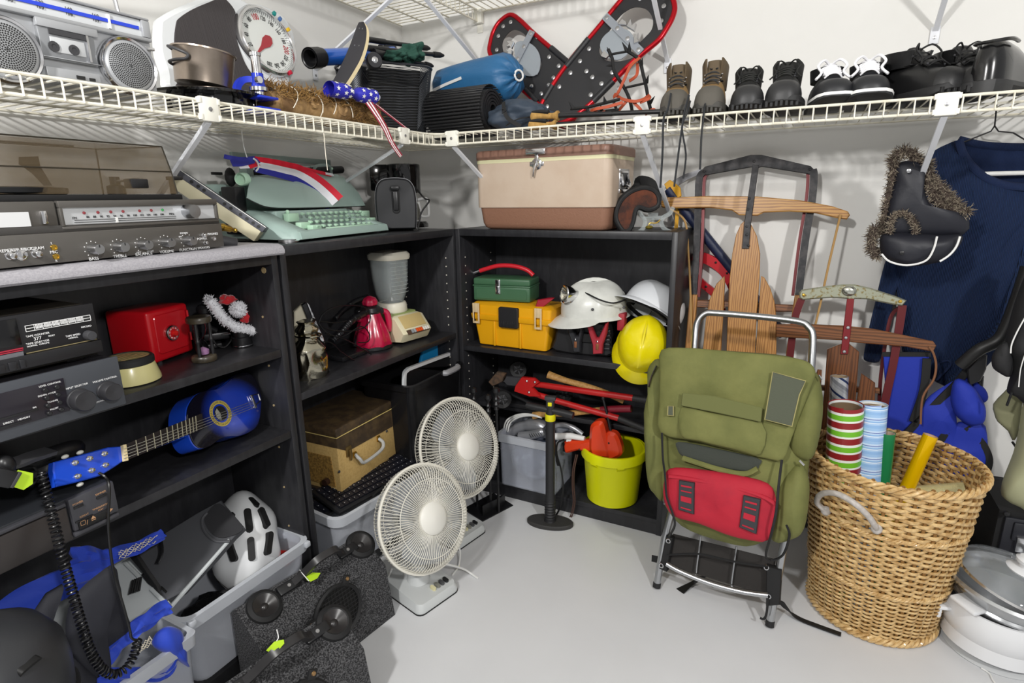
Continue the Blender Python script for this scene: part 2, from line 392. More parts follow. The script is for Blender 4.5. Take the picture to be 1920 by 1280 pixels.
def speaker_ring(cu, cv, R, nm='speaker'):
    c = bx.XZ(cu, cv, -.01); m = T(c[0], 0, c[1]) @ RX(90)
    s = MB(m).lathe([(R*.9, 0), (R*1.02, 0), (R*1.02, .010), (R*.97, .014), (R*.9, .012)], 48, cap=False).build('speaker_ring', CHR, bx)
    MB(m).lathe([(R*.9, .002), (R*.9, .010), (R*.8, .0135)], 48).build('speaker_grille', SILV, s)
    h = MB(m)
    for i in range(1, 12):
        rr = R*.78*i/11.5; n = max(6, int(6*i))
        for k in range(n):
            a = 2*pi*k/n+i*.3; h.lathe([(.0014, .0135), (.0014, .0139)], 6, T(rr*cos(a), rr*sin(a), 0))
    h.lathe([(.0018, .0135), (.0018, .0139)], 6)
    h.build('grille_holes', LETB, s, kind='stuff')
R = .5*(bx.XZ(294, 123, -.01)[0]-bx.XZ(194, 123, -.01)[0])
speaker_ring(244, 124, R); speaker_ring(12, 93, R)
dk = MB(); pbox(bx, dk, 66, 37, 186, 126, -.006, .004, .002); dk = dk.build('cassette_door', SILV2, bx)
b = MB(); pbox(bx, b, 68, 46, 182, 56, -.009, .0, .001); pbox(bx, b, 82, 104, 189, 122, -.009, .0, .001); b.build('door_trim', SILV, dk)
b = MB(); pbox(bx, b, 93, 67, 163, 108, -.0075, .0, .001); b.build('cassette_window', mat('cassette_window', 'b9bbbd', .15), dk)
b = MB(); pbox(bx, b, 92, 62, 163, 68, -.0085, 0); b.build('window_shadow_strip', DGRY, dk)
b = MB()
for u, v in ((101, 87), (139, 94)): c = bx.XZ(u, v, -.008); b.lathe([(.0085, 0), (.0085, .0015), (.004, .0015), (.004, .0005)], 14, T(c[0], -.0075, c[1]) @ RX(90))
b.build('reel_hub', DGRY, dk)
b = MB(); pbox(bx, b, 163, 66, 172, 118, -.012, 0, .002); b.build('door_lever', CHR, dk)
b = MB(); pbox(bx, b, 86, 123, 191, 160, -.004, .004, .001); b = b.build('control_panel', SILV, bx)
q = MB(); pbox(bx, q, 144, 141, 161, 150, -.006, 0); q.build('counter', LETB, b)
q = MB(); pbox(bx, q, 168, 146, 180, 153, -.006, 0); q.build('switch', LETB, b)
q = MB(); pbox(bx, q, 271, 86, 291, 96, -.005, .003, .001); q = q.build('selector_switch', CHR, bx)
MB().tube([(-.012, .07, ztop+.002), (-.016, .075, ztop+.07)], .004, 8).build('antenna', ALU, bx)
# ---- bathroom scale leaning against the left wall
tl = 14
sm = T(.13, -.82, ZS+.005) @ RZ(90) @ RX(-tl)
sc = Th('bathroom_scale', 'large white bathroom scale with black mat and round numbered dial, propped against wall', 'scale', mw=sm)
out = tr(sc, [(296, 40), (305, 28), (335, 12), (385, -8), (420, -18), (440, -14), (468, 2), (500, 8), (535, 30), (556, 70), (558, 120), (548, 150), (545, 170), (538, 186), (520, 205), (470, 205), (330, 175), (308, 130), (296, 90)])
out = spl2(out, 4, True)
MB().prism(out, 0, .035, b=.012).build('platform', mat('scale_white', 'dfe2e4', .25), sc)
mo = tr(sc, [(330, 45), (337, 33), (360, 18), (390, 5), (415, -4), (428, 4), (441, 23), (439, 40), (444, 75), (460, 120), (480, 145), (508, 156), (511, 200), (330, 200), (338, 140), (327, 85)], -.001)
mt = MB().prism(spl2(mo, 4, True), -.003, .004, b=.001).build('rubber_mat', mat('ribbed_mat', '403c3d', .75, bump=.4, bs=260, stretch=(1, .02, .02)), sc)
c = sc.XZ(505, 75, -.02); dR = .092
m = T(c[0], 0, c[1]) @ RX(90)
dl = MB(m).lathe([(dR*1.1, -.01), (dR*1.1, .012), (dR*1.03, .022), (dR*.97, .022), (dR*.95, .016), (dR*.95, -.01)], 56, cap=False).build('dial_rim', CHR, sc)
MB(m).disc(dR*.97, .008, 48).build('dial_face', mat('dial_white', 'dcdfdb', .4), dl)
it = []; itr = []
for k, s_ in enumerate(['0', '20', '40', '60', '80', '100', '120', '140', '160', '180', '200', '220', '240', '260', '280']):
    a = rad(222-k*360/15.6); q = m @ T(.068*cos(a), .068*sin(a), .009) @ RZ(math.degrees(a)-90) @ Matrix.Diagonal((.66, 1, 1, 1))
    (itr if s_ in ('0', '100', '200') else it).append((s_, .026 if s_ in ('0', '100', '200') else .019, q))
text(dl, it, LETB, 'dial_numbers'); text(dl, itr, mat('red_print', 'b01c28', .5), 'red_numbers')
b = MB(m)
for k in range(78):
    a = rad(222-k*360/78); L = .008 if k % 5 else .013
    b.box(.089-L, -.0004, .0085, .089, .0004, .009, m=RZ(math.degrees(a)))
b.build('dial_ticks', LETB, dl, kind='stuff')
a = rad(222); b = MB(m @ T(0, 0, .011) @ RZ(222))
b.prism([(-.024, -.004), (-.012, -.014), (.005, -.015), (.03, -.006), (.075, -.001), (.075, .001), (.03, .006), (.005, .015), (-.012, .014), (-.024, .004)], 0, .002, RX(-90)); b.build('pointer', mat('red_pointer', 'a5323a', .3), dl)
for a, c_ in ((62, '1e8f8a'), (50, '4b6fa5'), (30, 'e3b81e'), (-62, 'c0203a')):
    MB(m @ RZ(a)).box(dR*1.0, -.005, .012, dR*1.13, .005, .027, .002).build('marker', mat('marker_'+c_, c_, .4), dl)
# ---- saucepan on a black pan
TI = mat('titanium', 'a79a8e', .32, .9, col2='968a7e', ns=8, bump=.02, bs=60)
c = at(395, 170, 'x', .27)
bp = Th('black_pan', 'wide shiny black pan upside down under the small grey saucepan', 'pan', (.27, c.y, ZS+.003))
GB = mat('gloss_black', '0d0d0f', .12, coat=.5)
MB().lathe([(.075, 0), (.088, .004), (.092, .03), (.098, .030), (.125, .034), (.128, .039), (.122, .041), (.09, .043), (.0, .044)], 48).build('body', GB, bp)
b = MB()
for k in range(9): a = 2*pi*k/9; b.box(.088, -.012, .002, .096, .012, .034, .002, m=RZ(math.degrees(a)))
b.build('ribs', GB, bp)
mw = T(.265, c.y-.012, ZS+.060) @ RX(-5) @ RY(4) @ RZ(55) @ Matrix.Scale(.80, 4)
sp = Th('saucepan', 'small grey metal saucepan with folded wire handles standing on the black pan', 'saucepan', mw=mw)
MB().lathe([(.0, 0), (.068, 0), (.076, .005), (.082, .09), (.085, .095), (.087, .093), (.087, .097), (.083, .097), (.079, .092), (.072, .008), (0, .006)], 48).build('pot', TI, sp)
for s_ in (-1,):
    h = spl([(-.076, -.012, .085), (-.088, -.035, .088), (-.07, -.062, .080), (-.045, -.073, .072), (-.038, -.078, .066), (-.045, -.076, .056), (-.068, -.062, .052), (-.086, -.036, .048), (-.078, -.014, .046)], 5)
    MB().tube(h, .004, 8).build('wire_handle', DGRY, sp)
# ---- microscope
BLU = mat('cobalt_enamel', '2136b4', .25)
o = at(484, 150, 'x', .37)
ms = Th('microscope', 'small blue and chrome toy microscope beside the saucepan', 'microscope', (.37, o.y, ZS+.003), 90)
z1, z2 = ms.XZ(478, 99)[1], ms.XZ(482, 138)[1]; cx = ms.XZ(480, 120)[0]; k = ms.XZ(487, 120)[0]-cx
MB().box(-.03, -.03, 0, .035, .04, .012, .005).build('base', BLU, ms)
MB().lathe([(k*1.05, z2), (k*1.05, z2+.004), (k, z2+.006), (k, z1-.008), (k*1.2, z1-.007), (k*1.2, z1), (k*.7, z1)], 20, T(cx, 0, 0)).build('eyepiece', CHR, ms)
z3 = ms.XZ(487, 163)[1]
MB().lathe([(k*1.5, z3), (k*1.45, z3+.003), (k*1.25, z3+.01), (k*1.25, z2)], 20, T(cx, 0, 0)).build('body_tube', BLU, ms)
MB().lathe([(k*.6, z3-.03), (k*1.1, z3-.026), (k*1.1, z3-.012), (k*2, z3-.01), (k*2, z3-.002), (k*1.5, z3)], 20, T(cx, 0, 0)).build('objective_turret', CHR, ms)
MB().strap(spl([(cx, .01, z3+.016), (cx-.02, .03, z3+.014), (cx-.035, .035, z3-.01), (cx-.03, .03, .01)], 5), .014, .012, (0, 1, 0)).build('arm', BLU, ms)
MB().cyl((cx-.012, -.012, z3+.012), (cx-.012, -.022, z3+.012), .008, 16).build('focus_knob', CHR, ms)
MB().box(cx-.025, -.03, .03, cx+.03, .03, .036, .002).build('stage', BLU, ms)
# ---- fibrous log
BARK = mat('bark_core', 'a8875a', .85, col2='76593a', ns=18, stretch=(1, .25, 1), bump=.5, bs=40)
FIB = mat('coir_fibre', '8a6a3a', .9, col2='6b4c25', ns=30)
y0, y1 = at(505, 190, 'x', .36).y, at(700, 215, 'x', .36).y
lg = Th('fibre_log', 'shaggy brown plant-fibre log tied with white string on the wire shelf', 'log', (.345, (y0+y1)/2, ZS+.003), 90)
Ln = (y1-y0)/2; rnd = random.Random(3); R = []
for i in range(30):
    x = -Ln+2*Ln*i/29; rr = .034*(.8+.3*sin(pi*min(1, i/6)/2))*(.9+.25*noise.noise((x*18, 0, 3)))
    R.append([(x+.004*noise.noise((k, i, 1)), rr*1.25*cos(2*pi*k/14)*(1+.18*noise.noise((x*30, k*.7, 0))), .033+rr*sin(2*pi*k/14)*(1+.18*noise.noise((x*30, k*.7, 5)))) for k in range(14)])
MB().rings(R).build('core', BARK, lg, 60)
b = MB()
for i in range(1500):
    x = rnd.uniform(-Ln, Ln*.98); a = rnd.uniform(.2, pi*1.15); 
    if x > Ln*.3: a = rnd.uniform(-.6, pi*1.1)
    r0 = .036; p = Vector((x, -r0*1.2*cos(a-pi/2+.0) if 0 else -r0*1.25*cos(a), .033+r0*sin(a)))
    d = Vector((rnd.gauss(0, .6), -cos(a)*.5+rnd.gauss(0, .5), sin(a)*.5+rnd.gauss(0, .4))).normalized()*rnd.uniform(.012, .03)
    b.tube([p, p+d*.5+Vector((0, 0, .004)), p+d+Vector((rnd.gauss(0, .006), 0, rnd.gauss(0, .004)))], [.0011, .0009, .0004], 3)
b.build('fibres', FIB, lg, kind='stuff')
b = MB()
for x, dx in ((-Ln*.72, .02), (-Ln*.25, -.01), (-.002, .012), (Ln*.33, -.02)):
    b.tube([(x+dx*sin(t)+.004*sin(3*t), -.049*cos(t), .033+.045*sin(t)) for t in [i*pi*1.25/16-.3 for i in range(17)]], .0013, 5)
b.tube(spl([(-Ln*.25, -.05, .04), (-Ln*.3, -.055, .02), (-Ln*.36, -.056, .0), (-Ln*.5, -.09, -.03), (-Ln*.52, -.094, -.09), (-Ln*.5, -.092, -.13)], 5), .001, 5)
b.build('string', mat('white_string', 'e6dfcf', .8), lg)
for x, rr in ((.03, .022), (-.07, .014)):
    b = MB(T(x, -.036, .04) @ RX(78) @ RZ(20)); b.lathe([(rr, -.02), (rr*1.05, .008), (rr*.7, .012), (rr*.5, .006), (0, .006)], 14); b.build('root_stub', BARK, lg)
# ---- black mesh waste bin
MESH = mat('black_mesh', '3a3c40', .3, .5)
bi = Th('waste_bin', 'black wire mesh waste bin holding skateboard and telescope', 'waste bin', (.245, -.43, ZS+.003), 58)
HB = bi.XZ(740, 118, -.10)[1]
def binsec(z, n=72):
    k = .80+.2*z/HB; return [(x*k, y*k, z) for x, y in rrect(-.15, -.10, .15, .10, .06, n//4-1)]
b = MB(); nn = len(binsec(0)); NZ = 26
S = [binsec(HB*i/NZ) for i in range(NZ+1)]
for j in range(0, nn):
    for dr in (1, -1): b.tube([S[i][(j+dr*i//1) % nn] for i in range(NZ+1)], .0011, 3)
b.build('mesh_wall', MESH, bi, kind='stuff')
MB().tube(binsec(HB), .004, 6, closed=True).build('rim', MESH, bi); MB().tube(binsec(0.004), .004, 6, closed=True).build('foot_ring', MESH, bi)
MB().rings([binsec(.002), binsec(.006)]).build('floor', MESH, bi)
MB().rings([[(x*.93, y*.93, z) for x, y, z in binsec(HB*t)] for t in (.04, .5, .93)], True, True, False).build('liner', mat('bin_liner', '0b0b0c', .6), bi)
# ---- skateboard
def qd(u, v, x): p = at(u, v, 'x', x); return p
Lf = [(605, 174), (622, 155), (635, 132), (648, 105), (659, 78), (668, 53), (673, 42)]
Rt = [(634, 174), (649, 155), (663, 133), (676, 109), (685, 80), (687, 55), (682, 41)]
sk = Th('skateboard', 'skateboard with black grip and pale ply edge standing in the mesh bin', 'skateboard', (.33, -.50, ZS+.05))
L3 = [sk.l(qd(u, v, .30)) for u, v in Lf]; R3 = [sk.l(qd(u, v, .385)) for u, v in Rt]
L3 = spl(L3, 4); R3 = spl(R3, 4)
G = [[l.lerp(r, t) for t in (0, .15, .35, .5, .65, .85, 1)] for l, r in zip(L3, R3)]
nrm = (G[-1][0]-G[0][0]).cross(G[0][-1]-G[0][0]).normalized()
if nrm.dot(sk.I.to_3x3() @ (CAM-Vector((.33, -.5, 1.5)))) < 0: nrm = -nrm
def offg(G, d): return [[p+nrm*d for p in r] for r in G]
def slab(G, a, b_): A = offg(G, a); B = offg(G, b_); return MB().rings([x+y[::-1] for x, y in zip(A, B)])
slab(G, -.011, -.0008).build('deck', mat('ply_edge', 'd9c9a0', .6), sk); slab(G, -.0008, .0006).build('grip_tape', mat('grip', '37363a', .9, bump=.15, bs=400), sk)
b = MB()
for i in (15, 20):
    for t in (2, 4): b.ball(G[i][t]+nrm*.0006, .0022, n=8)
b.build('bolts', STL, sk)
wc = sk.l(at(703, 112, 'x', .385)); ax = Vector((.8, -.55, .1)).normalized()
MB(frm(wc, ax)).lathe([(.006, .0), (.021, .0), (.0235, -.006), (.0235, -.02), (.021, -.026), (0, -.026)], 24).build('wheel', mat('dark_wheel', '202024', .35), sk)
MB(frm(wc, ax)).lathe([(.009, -.004), (.009, .001), (.005, .003), (0, .003)], 16).build('wheel_hub', CHR, sk)
MB().cyl(wc, wc-ax*.09, .005, 10).cyl(wc-ax*.045, wc-ax*.045+Vector((-.03, .0, .01)), .012, 10).build('truck', STL, sk)
# ---- telescope and tripod
a, b2 = at(580, 109, 'x', .25), at(735, 100, 'x', .22)
te = Th('telescope', 'blue telescope tube with black end laid across the mesh bin', 'telescope', mw=frm(a, b2-a))
Lz = (b2-a).length
MB().lathe([(.0285, 0), (.0285, .04), (.0265, .042), (.0265, .052), (.0235, .0525), (.0225, .002), (.0255, .0)], 32, cap=False).disc(.024, .05, 24).build('dew_shield', BLKP, te)
MB().lathe([(.0235, .052), (.0235, Lz)], 32).build('tube', mat('blue_tube', '1e5fc4', .22, .3, coat=.5), te)
MB().box(-.012, -.03, Lz-.06, .012, .03, Lz+.02, .004).build('mount', BLKP, te)
tp = Th('tripod', 'folded black tripod legs sticking out right of the skateboard', 'tripod', (.3, -.35, ZS+.15))
for (u0, v0, u1, v1, x0, x1) in ((690, 74, 806, 91, .26, .30), (690, 90, 832, 104, .28, .36), (700, 100, 812, 124, .29, .33)):
    p, q = tp.l(at(u0, v0, 'x', x0)), tp.l(at(u1, v1, 'x', x1)); d = q-p
    leg = MB().tube([p, p+d*.25, p+d*.25, p+d*.85], [.009, .009, .007, .007], 10).build('leg', BLKP, tp)
    MB().tube([p+d*.85, p+d*.87, p+d*.95, q], [.009, .010, .009, .004], 10).build('foot', RUB, leg)
MB().tube([p-d*.0, p+d*.2], .015, 10).build('hub', BLKP, tp)
# ---- cloth helper
def cloth_blob(c, rx, ry, rz, amp, sc_, seed=0, n=28, m=None):
    mb = MB(T(*c) @ (m or Matrix())); R = []
    for i in range(n+1):
        th = pi*i/n; ring = []
        for k in range(n*2):
            ph = pi*k/n; d = Vector((sin(th)*cos(ph), sin(th)*sin(ph), -cos(th)))
            q = d*sc_+Vector((seed*3.1, seed*1.7, 0)); f_ = 1+amp*(noise.noise(q)+.5*abs(noise.noise(q*2.3))-.25)
            ring.append((d.x*rx*f_, d.y*ry*f_, d.z*rz*f_))
        R.append(ring)
    return mb.rings(R)
c1, c2 = at(770, 100, 'x', .33), at(738, 105, 'x', .33)
GRN = mat('green_cloth', '264c40', .85, bump=.1, bs=90)
b = cloth_blob((0, 0, 0), .048, .04, .036, .55, 1.7, 4, 34); 
q = cloth_blob(tuple(c2-c1), .05, .03, .016, .5, 1.6, 2, 30); b.bm.from_mesh((lambda me: (q.bm.to_mesh(me), me)[1])(D.meshes.new('tmp')))
solo(MB(T(*c1)) if 0 else (lambda z: (z.bm.transform(T(*c1)), z)[1])(b), 'green_bag', 'crumpled dark green cloth bag draped over the mesh bin rim', 'bag', GRN, tuple(c1), ang=80)
# ---- blue stuff sack, foam roll, navy bag
BS = mat('blue_nylon', '2a628f', .45, bump=.9, bs=16, stretch=(.6, 1, 1))
ss = Th('stuff_sack', 'blue nylon drawstring sack lying on the black foam roll', 'sack', (.36, -.20, ZS+.19), -6)
R = []; prof = [(-.05, .045), (-.03, .062), (.02, .068), (.10, .074), (.19, .078), (.235, .080), (.262, .072), (.280, .052), (.29, .028), (.294, .012)]
for i, (x, r) in enumerate(prof):
    pl = .22 if i > 6 else .03+.02*(i > 4)
    R.append([(x+.006*sin(k*1.3)*(i > 6), r*(1+pl*.5*sin(k*9*2*pi/54+.5*sin(i)))*cos(2*pi*k/54), r*(1+pl*.5*sin(k*9*2*pi/54))*sin(2*pi*k/54)*(.98)) for k in range(54)])
MB().rings(R).build('sack', BS, ss, 70)
MB().torus((.300, -.01, 0), .016, .0035, (.9, -.4, 0)).build('cord_ring', WHT, ss)
MB().strap([(-.03, -.066, -.02), (.03, -.0705, -.008), (.11, -.078, .004)], .009, .002, (0, 1, .2)).build('white_tape', WHT, ss)
MB().cyl((.29, -.002, 0), (.302, -.012, -.002), .008, 10).build('cord_lock', BLKP, ss)
rl = Th('foam_mat', 'rolled ribbed black foam sleeping mat at the shelf corner', 'sleeping mat', (.375, -.325, ZS+.074), -3)
FM = mat('black_foam', '1f1f21', .5)
RR = .0705; wd_ = .235
def spi(w0, w1): 
    P = []; n = 150
    for i in range(n): 
        t = i/n; r = .018+(RR-.018)*t; a = -2*pi*5.2*t; P.append((r, a))
    return P
b = MB(); S1 = spi(0, 1); th = .0075; G = []
for r, a in S1: G.append([(x, r*cos(a), r*sin(a)) for x in (0, wd_)])
b.sheet(G, th); b.build('foam_spiral', FM, rl, 30)
b = MB()
for k in range(46):
    a = 2*pi*k/46
    if 0.9 < (a % (2*pi)) < 1.0: continue
    b.box(.002, RR+.006, -.0032, wd_-.002, RR+.0095, .0032, .0015, 1, m=RX(math.degrees(a)))
b.build('ribs', FM, rl, kind='stuff')
nv = Th('waist_bag', 'dark navy nylon bag with black buckle beside the foam mat', 'bag', (.70, -.325, ZS+.05), 8)
NAVY = mat('navy_nylon', '343f4d', .6, bump=.2, bs=40)
cloth_blob((0, 0, .0), .108, .07, .048, .3, 1.5, 5, 34).build('body', NAVY, nv, 80)
MB().strap(spl([(-.03, -.068, .035), (-.022, -.082, .01), (-.01, -.082, -.015), (.03, -.078, -.04)], 5), .012, .002, (0, 1, 0)).build('strap', BLKM, nv)
MB().torus((-.024, -.084, .008), .009, .002, (0, 1, 0), 3, 6).build('buckle', BLKP, nv)
MB().tube(spl([(-.02, -.075, -.035), (.03, -.078, -.016), (.09, -.05, -.012)], 6), .002, 6).build('zip', BLKP, nv)
# ---- windsock
WS = mat('windsock_blue', '2a2aa8', .5)
a, b2 = at(616, 166, 'x', .40), at(700, 182, 'x', .43)
fl = Th('windsock', 'starred blue windsock with red and white tails hanging over shelf', 'windsock', mw=frm((a+b2)/2, b2-a, (0, 0, 1)))
H = (b2-a).length/2
R = []
for i in range(13):
    t = i/12; r = .0195*(1-.55*max(0, 1-abs(t-.52)/.16))
    R.append([(r*cos(2*pi*k/24)*1.0, r*sin(2*pi*k/24)*(1.35-.0*t), -H+2*H*t) for k in range(24)])
MB().rings(R, True, False, False).build('tube', WS, fl, 60)
st = MB()
def star(m, s): 
    o_ = [(s*(1 if k % 2 == 0 else .42)*cos(pi/2+pi*k/5), s*(1 if k % 2 == 0 else .42)*sin(pi/2+pi*k/5)) for k in range(10)]
    st.vf([m @ Vector((0, 0, 0))]+[m @ Vector((x, y, 0)) for x, y in o_], [(0, k+1, (k+1) % 10+1) for k in range(10)])
for i in range(6):
    t = (.09, .26, .38, .66, .8, .93)[i]; z = -H+2*H*t; r = .0197*(1-.55*max(0, 1-abs(t-.52)/.16))
    for k in range(8):
        a_ = 2*pi*(k+.5*(i % 2))/8; n_ = Vector((cos(a_), sin(a_)/1.35, 0)).normalized()
        star(frm(Vector((r*cos(a_), r*1.35*sin(a_), z))+n_*.0012, n_, (0, 0, 1)), .0072)
st.build('stars', WHT, fl, kind='stuff')
for z, s_ in ((-.012, 1), (.078, .9)): MB(T(.0, .0, z)).ball((0, 0, 0), .013*s_, .02*s_, .016*s_, 14).build('white_lining', mat('lining', 'c8cbdc', .6), fl)
b = MB(); w_ = MB(); rd = mat('tail_red', '8e2236', .6)
P0 = [fl.l(at(u, v, 'x', x)) for u, v, x in ((690, 190, .435), (705, 212, .45), (722, 240, .462), (735, 268, .47), (752, 293, .475))]
upv = fl.I.to_3x3() @ Vector((1, -.3, 0))
P0 = spl(P0, 5); sd = (P0[-1]-P0[0]).cross(upv).normalized()
for k in range(5):
    tgt = b if k % 2 == 0 else w_
    tgt.strap([p+sd*(k-2)*.0045*(1-.55*i/len(P0)) for i, p in enumerate(P0)], .0045, .0008, upv)
for k in range(3): (b if k % 2 == 0 else w_).strap([fl.l(at(698+k*2, 192, 'x', .43)), fl.l(at(728+k, 215, 'x', .437)), fl.l(at(764+k, 243, 'x', .443))], .004, .0008, upv)
b.build('red_tails', rd, fl); w_.build('white_tails', WHT, fl)
# ============================================================ ON THE WIRE SHELF, BACK RUN
RED = mat('red_anodised', 'b3121f', .22, .6)
SDK = mat('black_decking', '232326', .45, bump=.05, bs=14)
GRYP = mat('grey_binding', '8a8f96', .45)
def snowshoe(label, mw, left, right, holes, plate, strapq, claws, wraps, rivs):
    s = Th('snowshoe', label, 'snowshoe', mw=mw, group='pair of red and black snowshoes')
    pts = spl([(x, 0, z) for x, z in tr(s, left+right)], 5, True)
    fr = MB().tube(pts, .0085, 10, closed=True).build('frame', RED, s)
    out = [(p.x, p.z) for p in pts]
    hole = spl2(tr(s, holes), 5, True)
    # decking with an opening for the toe claws
    bm = bmesh.new(); vo = [bm.verts.new((x, .001, z)) for x, z in out]; vh = [bm.verts.new((x, .001, z)) for x, z in hole]
    eo = [bm.edges.new((vo[i], vo[(i+1) % len(vo)])) for i in range(len(vo))]; eh = [bm.edges.new((vh[i], vh[(i+1) % len(vh)])) for i in range(len(vh))]
    bmesh.ops.triangle_fill(bm, use_beauty=True, edges=eo+eh)
    g = bmesh.ops.extrude_face_region(bm, geom=list(bm.faces)); bmesh.ops.translate(bm, vec=(0, -.003, 0), verts=[v for v in g['geom'] if isinstance(v, bmesh.types.BMVert)])
    b = MB(); b.bm.free(); b.bm = bm; dk = b.build('decking', SDK, s)
    for q in wraps:   # deck lacing bands round the frame
        a, c = s.L(*q[0]), s.L(*q[1]); d = c-a
        MB().tube([a, a+d*.5, c], .0105, 10).build('frame_wrap', SDK, fr)
    p = MB().prism(spl2(tr(s, plate, -.006), 3, True), -.010, -.005, b=.001).build('binding_plate', mat('pale_plate', '9aa1a8', .4, .3), s)
    a, c = s.L(*strapq[0], -.012), s.L(*strapq[1], -.012)
    st = MB().strap([a, a.lerp(c, .5)+Vector((0, -.002, 0)), c], .024, .004, (0, -1, 0)).build('pivot_strap', GRYP, s)
    for t in (.06, .36, .64, .94): MB().lathe([(.0075, 0), (.007, .003), (.003, .004), (0, .004)], 14, T(*a.lerp(c, t)) @ T(0, -.001, 0) @ RX(90)).build('rivet', STL, st)
    for q in claws: MB().prism(tr(s, q, -.012), -.022, -.008, b=.001).build('claw', CHR, s)
    for u, v in rivs:
        p = s.L(u, v, -.002); MB().lathe([(.0075, 0), (.0072, .003), (.003, .0042), (.003, .003), (0, .003)], 14, T(*p) @ RX(90)).build('rivet', STL, dk)
    return s
sA = snowshoe('left-hand red and black snowshoe, half hidden behind the other', T(1.0, -.14, ZS+.006) @ RX(-13),
    [(918, 98), (920, 78), (926, 58), (938, 40), (957, 28)], [(1032, 230), (985, 172), (960, 150), (930, 115)][::1][0:0]+[(975, 38), (1000, 62), (1035, 92), (1070, 122), (1100, 150), (1100, 190), (1060, 236), (1035, 222), (1010, 196), (982, 170), (952, 146), (930, 118)],
    [(942, 85), (950, 66), (965, 56), (985, 66), (992, 85), (1012, 110), (1015, 125), (1005, 142), (985, 142), (965, 132), (950, 115)], [(965, 85), (985, 78), (1005, 90), (1014, 112), (1008, 140), (985, 142), (972, 125)],
    [(998, 58), (956, 140)], [[(965, 80), (960, 92), (957, 88), (952, 90), (956, 84), (951, 80), (958, 78)], [(962, 96), (960, 110), (955, 105), (949, 107), (955, 100), (950, 95)]], 
    [[(1033, 90), (1068, 120)], [(985, 168), (1008, 192)]], [(958, 42), (944, 50), (935, 68), (932, 94), (1030, 107), (1048, 124), (1038, 146), (1029, 160), (1015, 176), (997, 162), (1008, 70)])
sB = snowshoe('right-hand red and black snowshoe leaning in front, toe up to the brace', T(1.05, -.20, ZS+.006) @ RX(-15),
    [(1011, 212), (1017, 192), (1030, 170), (1052, 137), (1080, 100), (1105, 72), (1135, 36), (1165, 0), (1185, -22), (1212, -36)],
    [(1240, -32), (1258, -10), (1265, 12), (1262, 30), (1252, 50), (1235, 75), (1205, 100), (1180, 122), (1150, 152), (1106, 196), (1065, 226), (1030, 232)],
    [(1155, 40), (1170, 24), (1190, 14), (1212, 18), (1224, 36), (1222, 56), (1208, 72), (1198, 84), (1200, 100), (1178, 112), (1152, 116), (1134, 112), (1124, 98), (1128, 80), (1140, 62)], [(1130, 72), (1150, 56), (1175, 56), (1188, 70), (1186, 90), (1165, 112), (1142, 110), (1126, 92)],
    [(1134, 30), (1202, 98)], [[(1176, 52), (1184, 38), (1186, 50), (1194, 46), (1190, 60)], [(1160, 48), (1168, 38), (1176, 44), (1176, 50)], [(1190, 72), (1198, 64), (1196, 76), (1200, 80), (1190, 84)], [(1128, 108), (1134, 96), (1144, 106), (1138, 112)]],
    [[(1104, 73), (1062, 125)], [(1036, 160), (1020, 187)], [(1150, 152), (1112, 190)], [(1012, 210), (1016, 196)]], [(1105, 92), (1088, 115), (1070, 137), (1100, 134), (1111, 145), (1128, 157), (1148, 136), (1108, 178), (1049, 163), (1026, 200), (1245, 12), (1240, 40), (1200, -2), (1160, 165)])
# ---- crampons
ORS = mat('orange_strap', 'a8482a', .6)
def crampon(label, y, rails, bars, spikes, straps, grp):
    c = Th('crampon', label, 'crampon', (1.18, y, ZS+.004), 0, grp)
    b = MB()
    for r in rails: b = MB().tube(spl([c.L(u, v, dy) for u, v, dy in r], 4), .0055, 4, sx=1.1, sy=.6); b.build('side_rail', BLKM, c)
    for u0, v0, u1, v1 in bars: MB().tube([c.L(u0, v0, 0), c.L(u1, v1, 0)], .005, 4, sy=.5).build('cross_bar', BLKM, c)
    for u0, v0, u1, v1 in spikes:
        a, t = c.L(u0, v0, 0), c.L(u1, v1, -.01); MB().tube([a, a.lerp(t, .3), t], [.007, .006, .0006], 4, sy=.5).build('spike', BLKM, c)
    for s_ in straps: MB().strap(spl([c.L(u, v, dy) for u, v, dy in s_], 6), .0085, .0025, (0, -1, .2)).build('strap', ORS, c)
    return c
g_ = 'pair of black crampons with orange straps'
crampon('black crampon standing upright against snowshoe with orange straps', -.30,
    [[(1140, 92, 0), (1148, 110, 0), (1152, 135, 0), (1168, 160, 0), (1180, 185, 0), (1186, 212, 0)], [(1175, 95, 0), (1198, 112, 0), (1206, 140, 0), (1212, 165, 0), (1216, 190, 0), (1222, 212, 0)]],
    [(1145, 102, 1178, 96), (1152, 132, 1168, 162), (1174, 164, 1210, 156), (1180, 192, 1216, 184)],
    [(1176, 96, 1166, 78), (1180, 96, 1180, 78), (1146, 106, 1138, 88), (1202, 124, 1205, 108), (1212, 156, 1216, 140), (1218, 194, 1228, 180), (1146, 122, 1136, 124)],
    [[(1200, 108, 0), (1182, 124, -.02), (1170, 150, -.03), (1158, 175, -.03), (1150, 182, -.02)], [(1195, 118, .01), (1194, 140, -.02), (1180, 152, -.01)], [(1152, 176, -.01), (1168, 186, -.03), (1190, 190, -.04), (1206, 186, -.03), (1214, 180, -.01)], [(1178, 186, -.03), (1166, 200, -.03), (1156, 212, -.02)], [(1188, 192, -.03), (1200, 204, -.03), (1204, 212, -.02)], [(1214, 178, 0), (1218, 184, -.03), (1200, 192, -.03)]], g_)
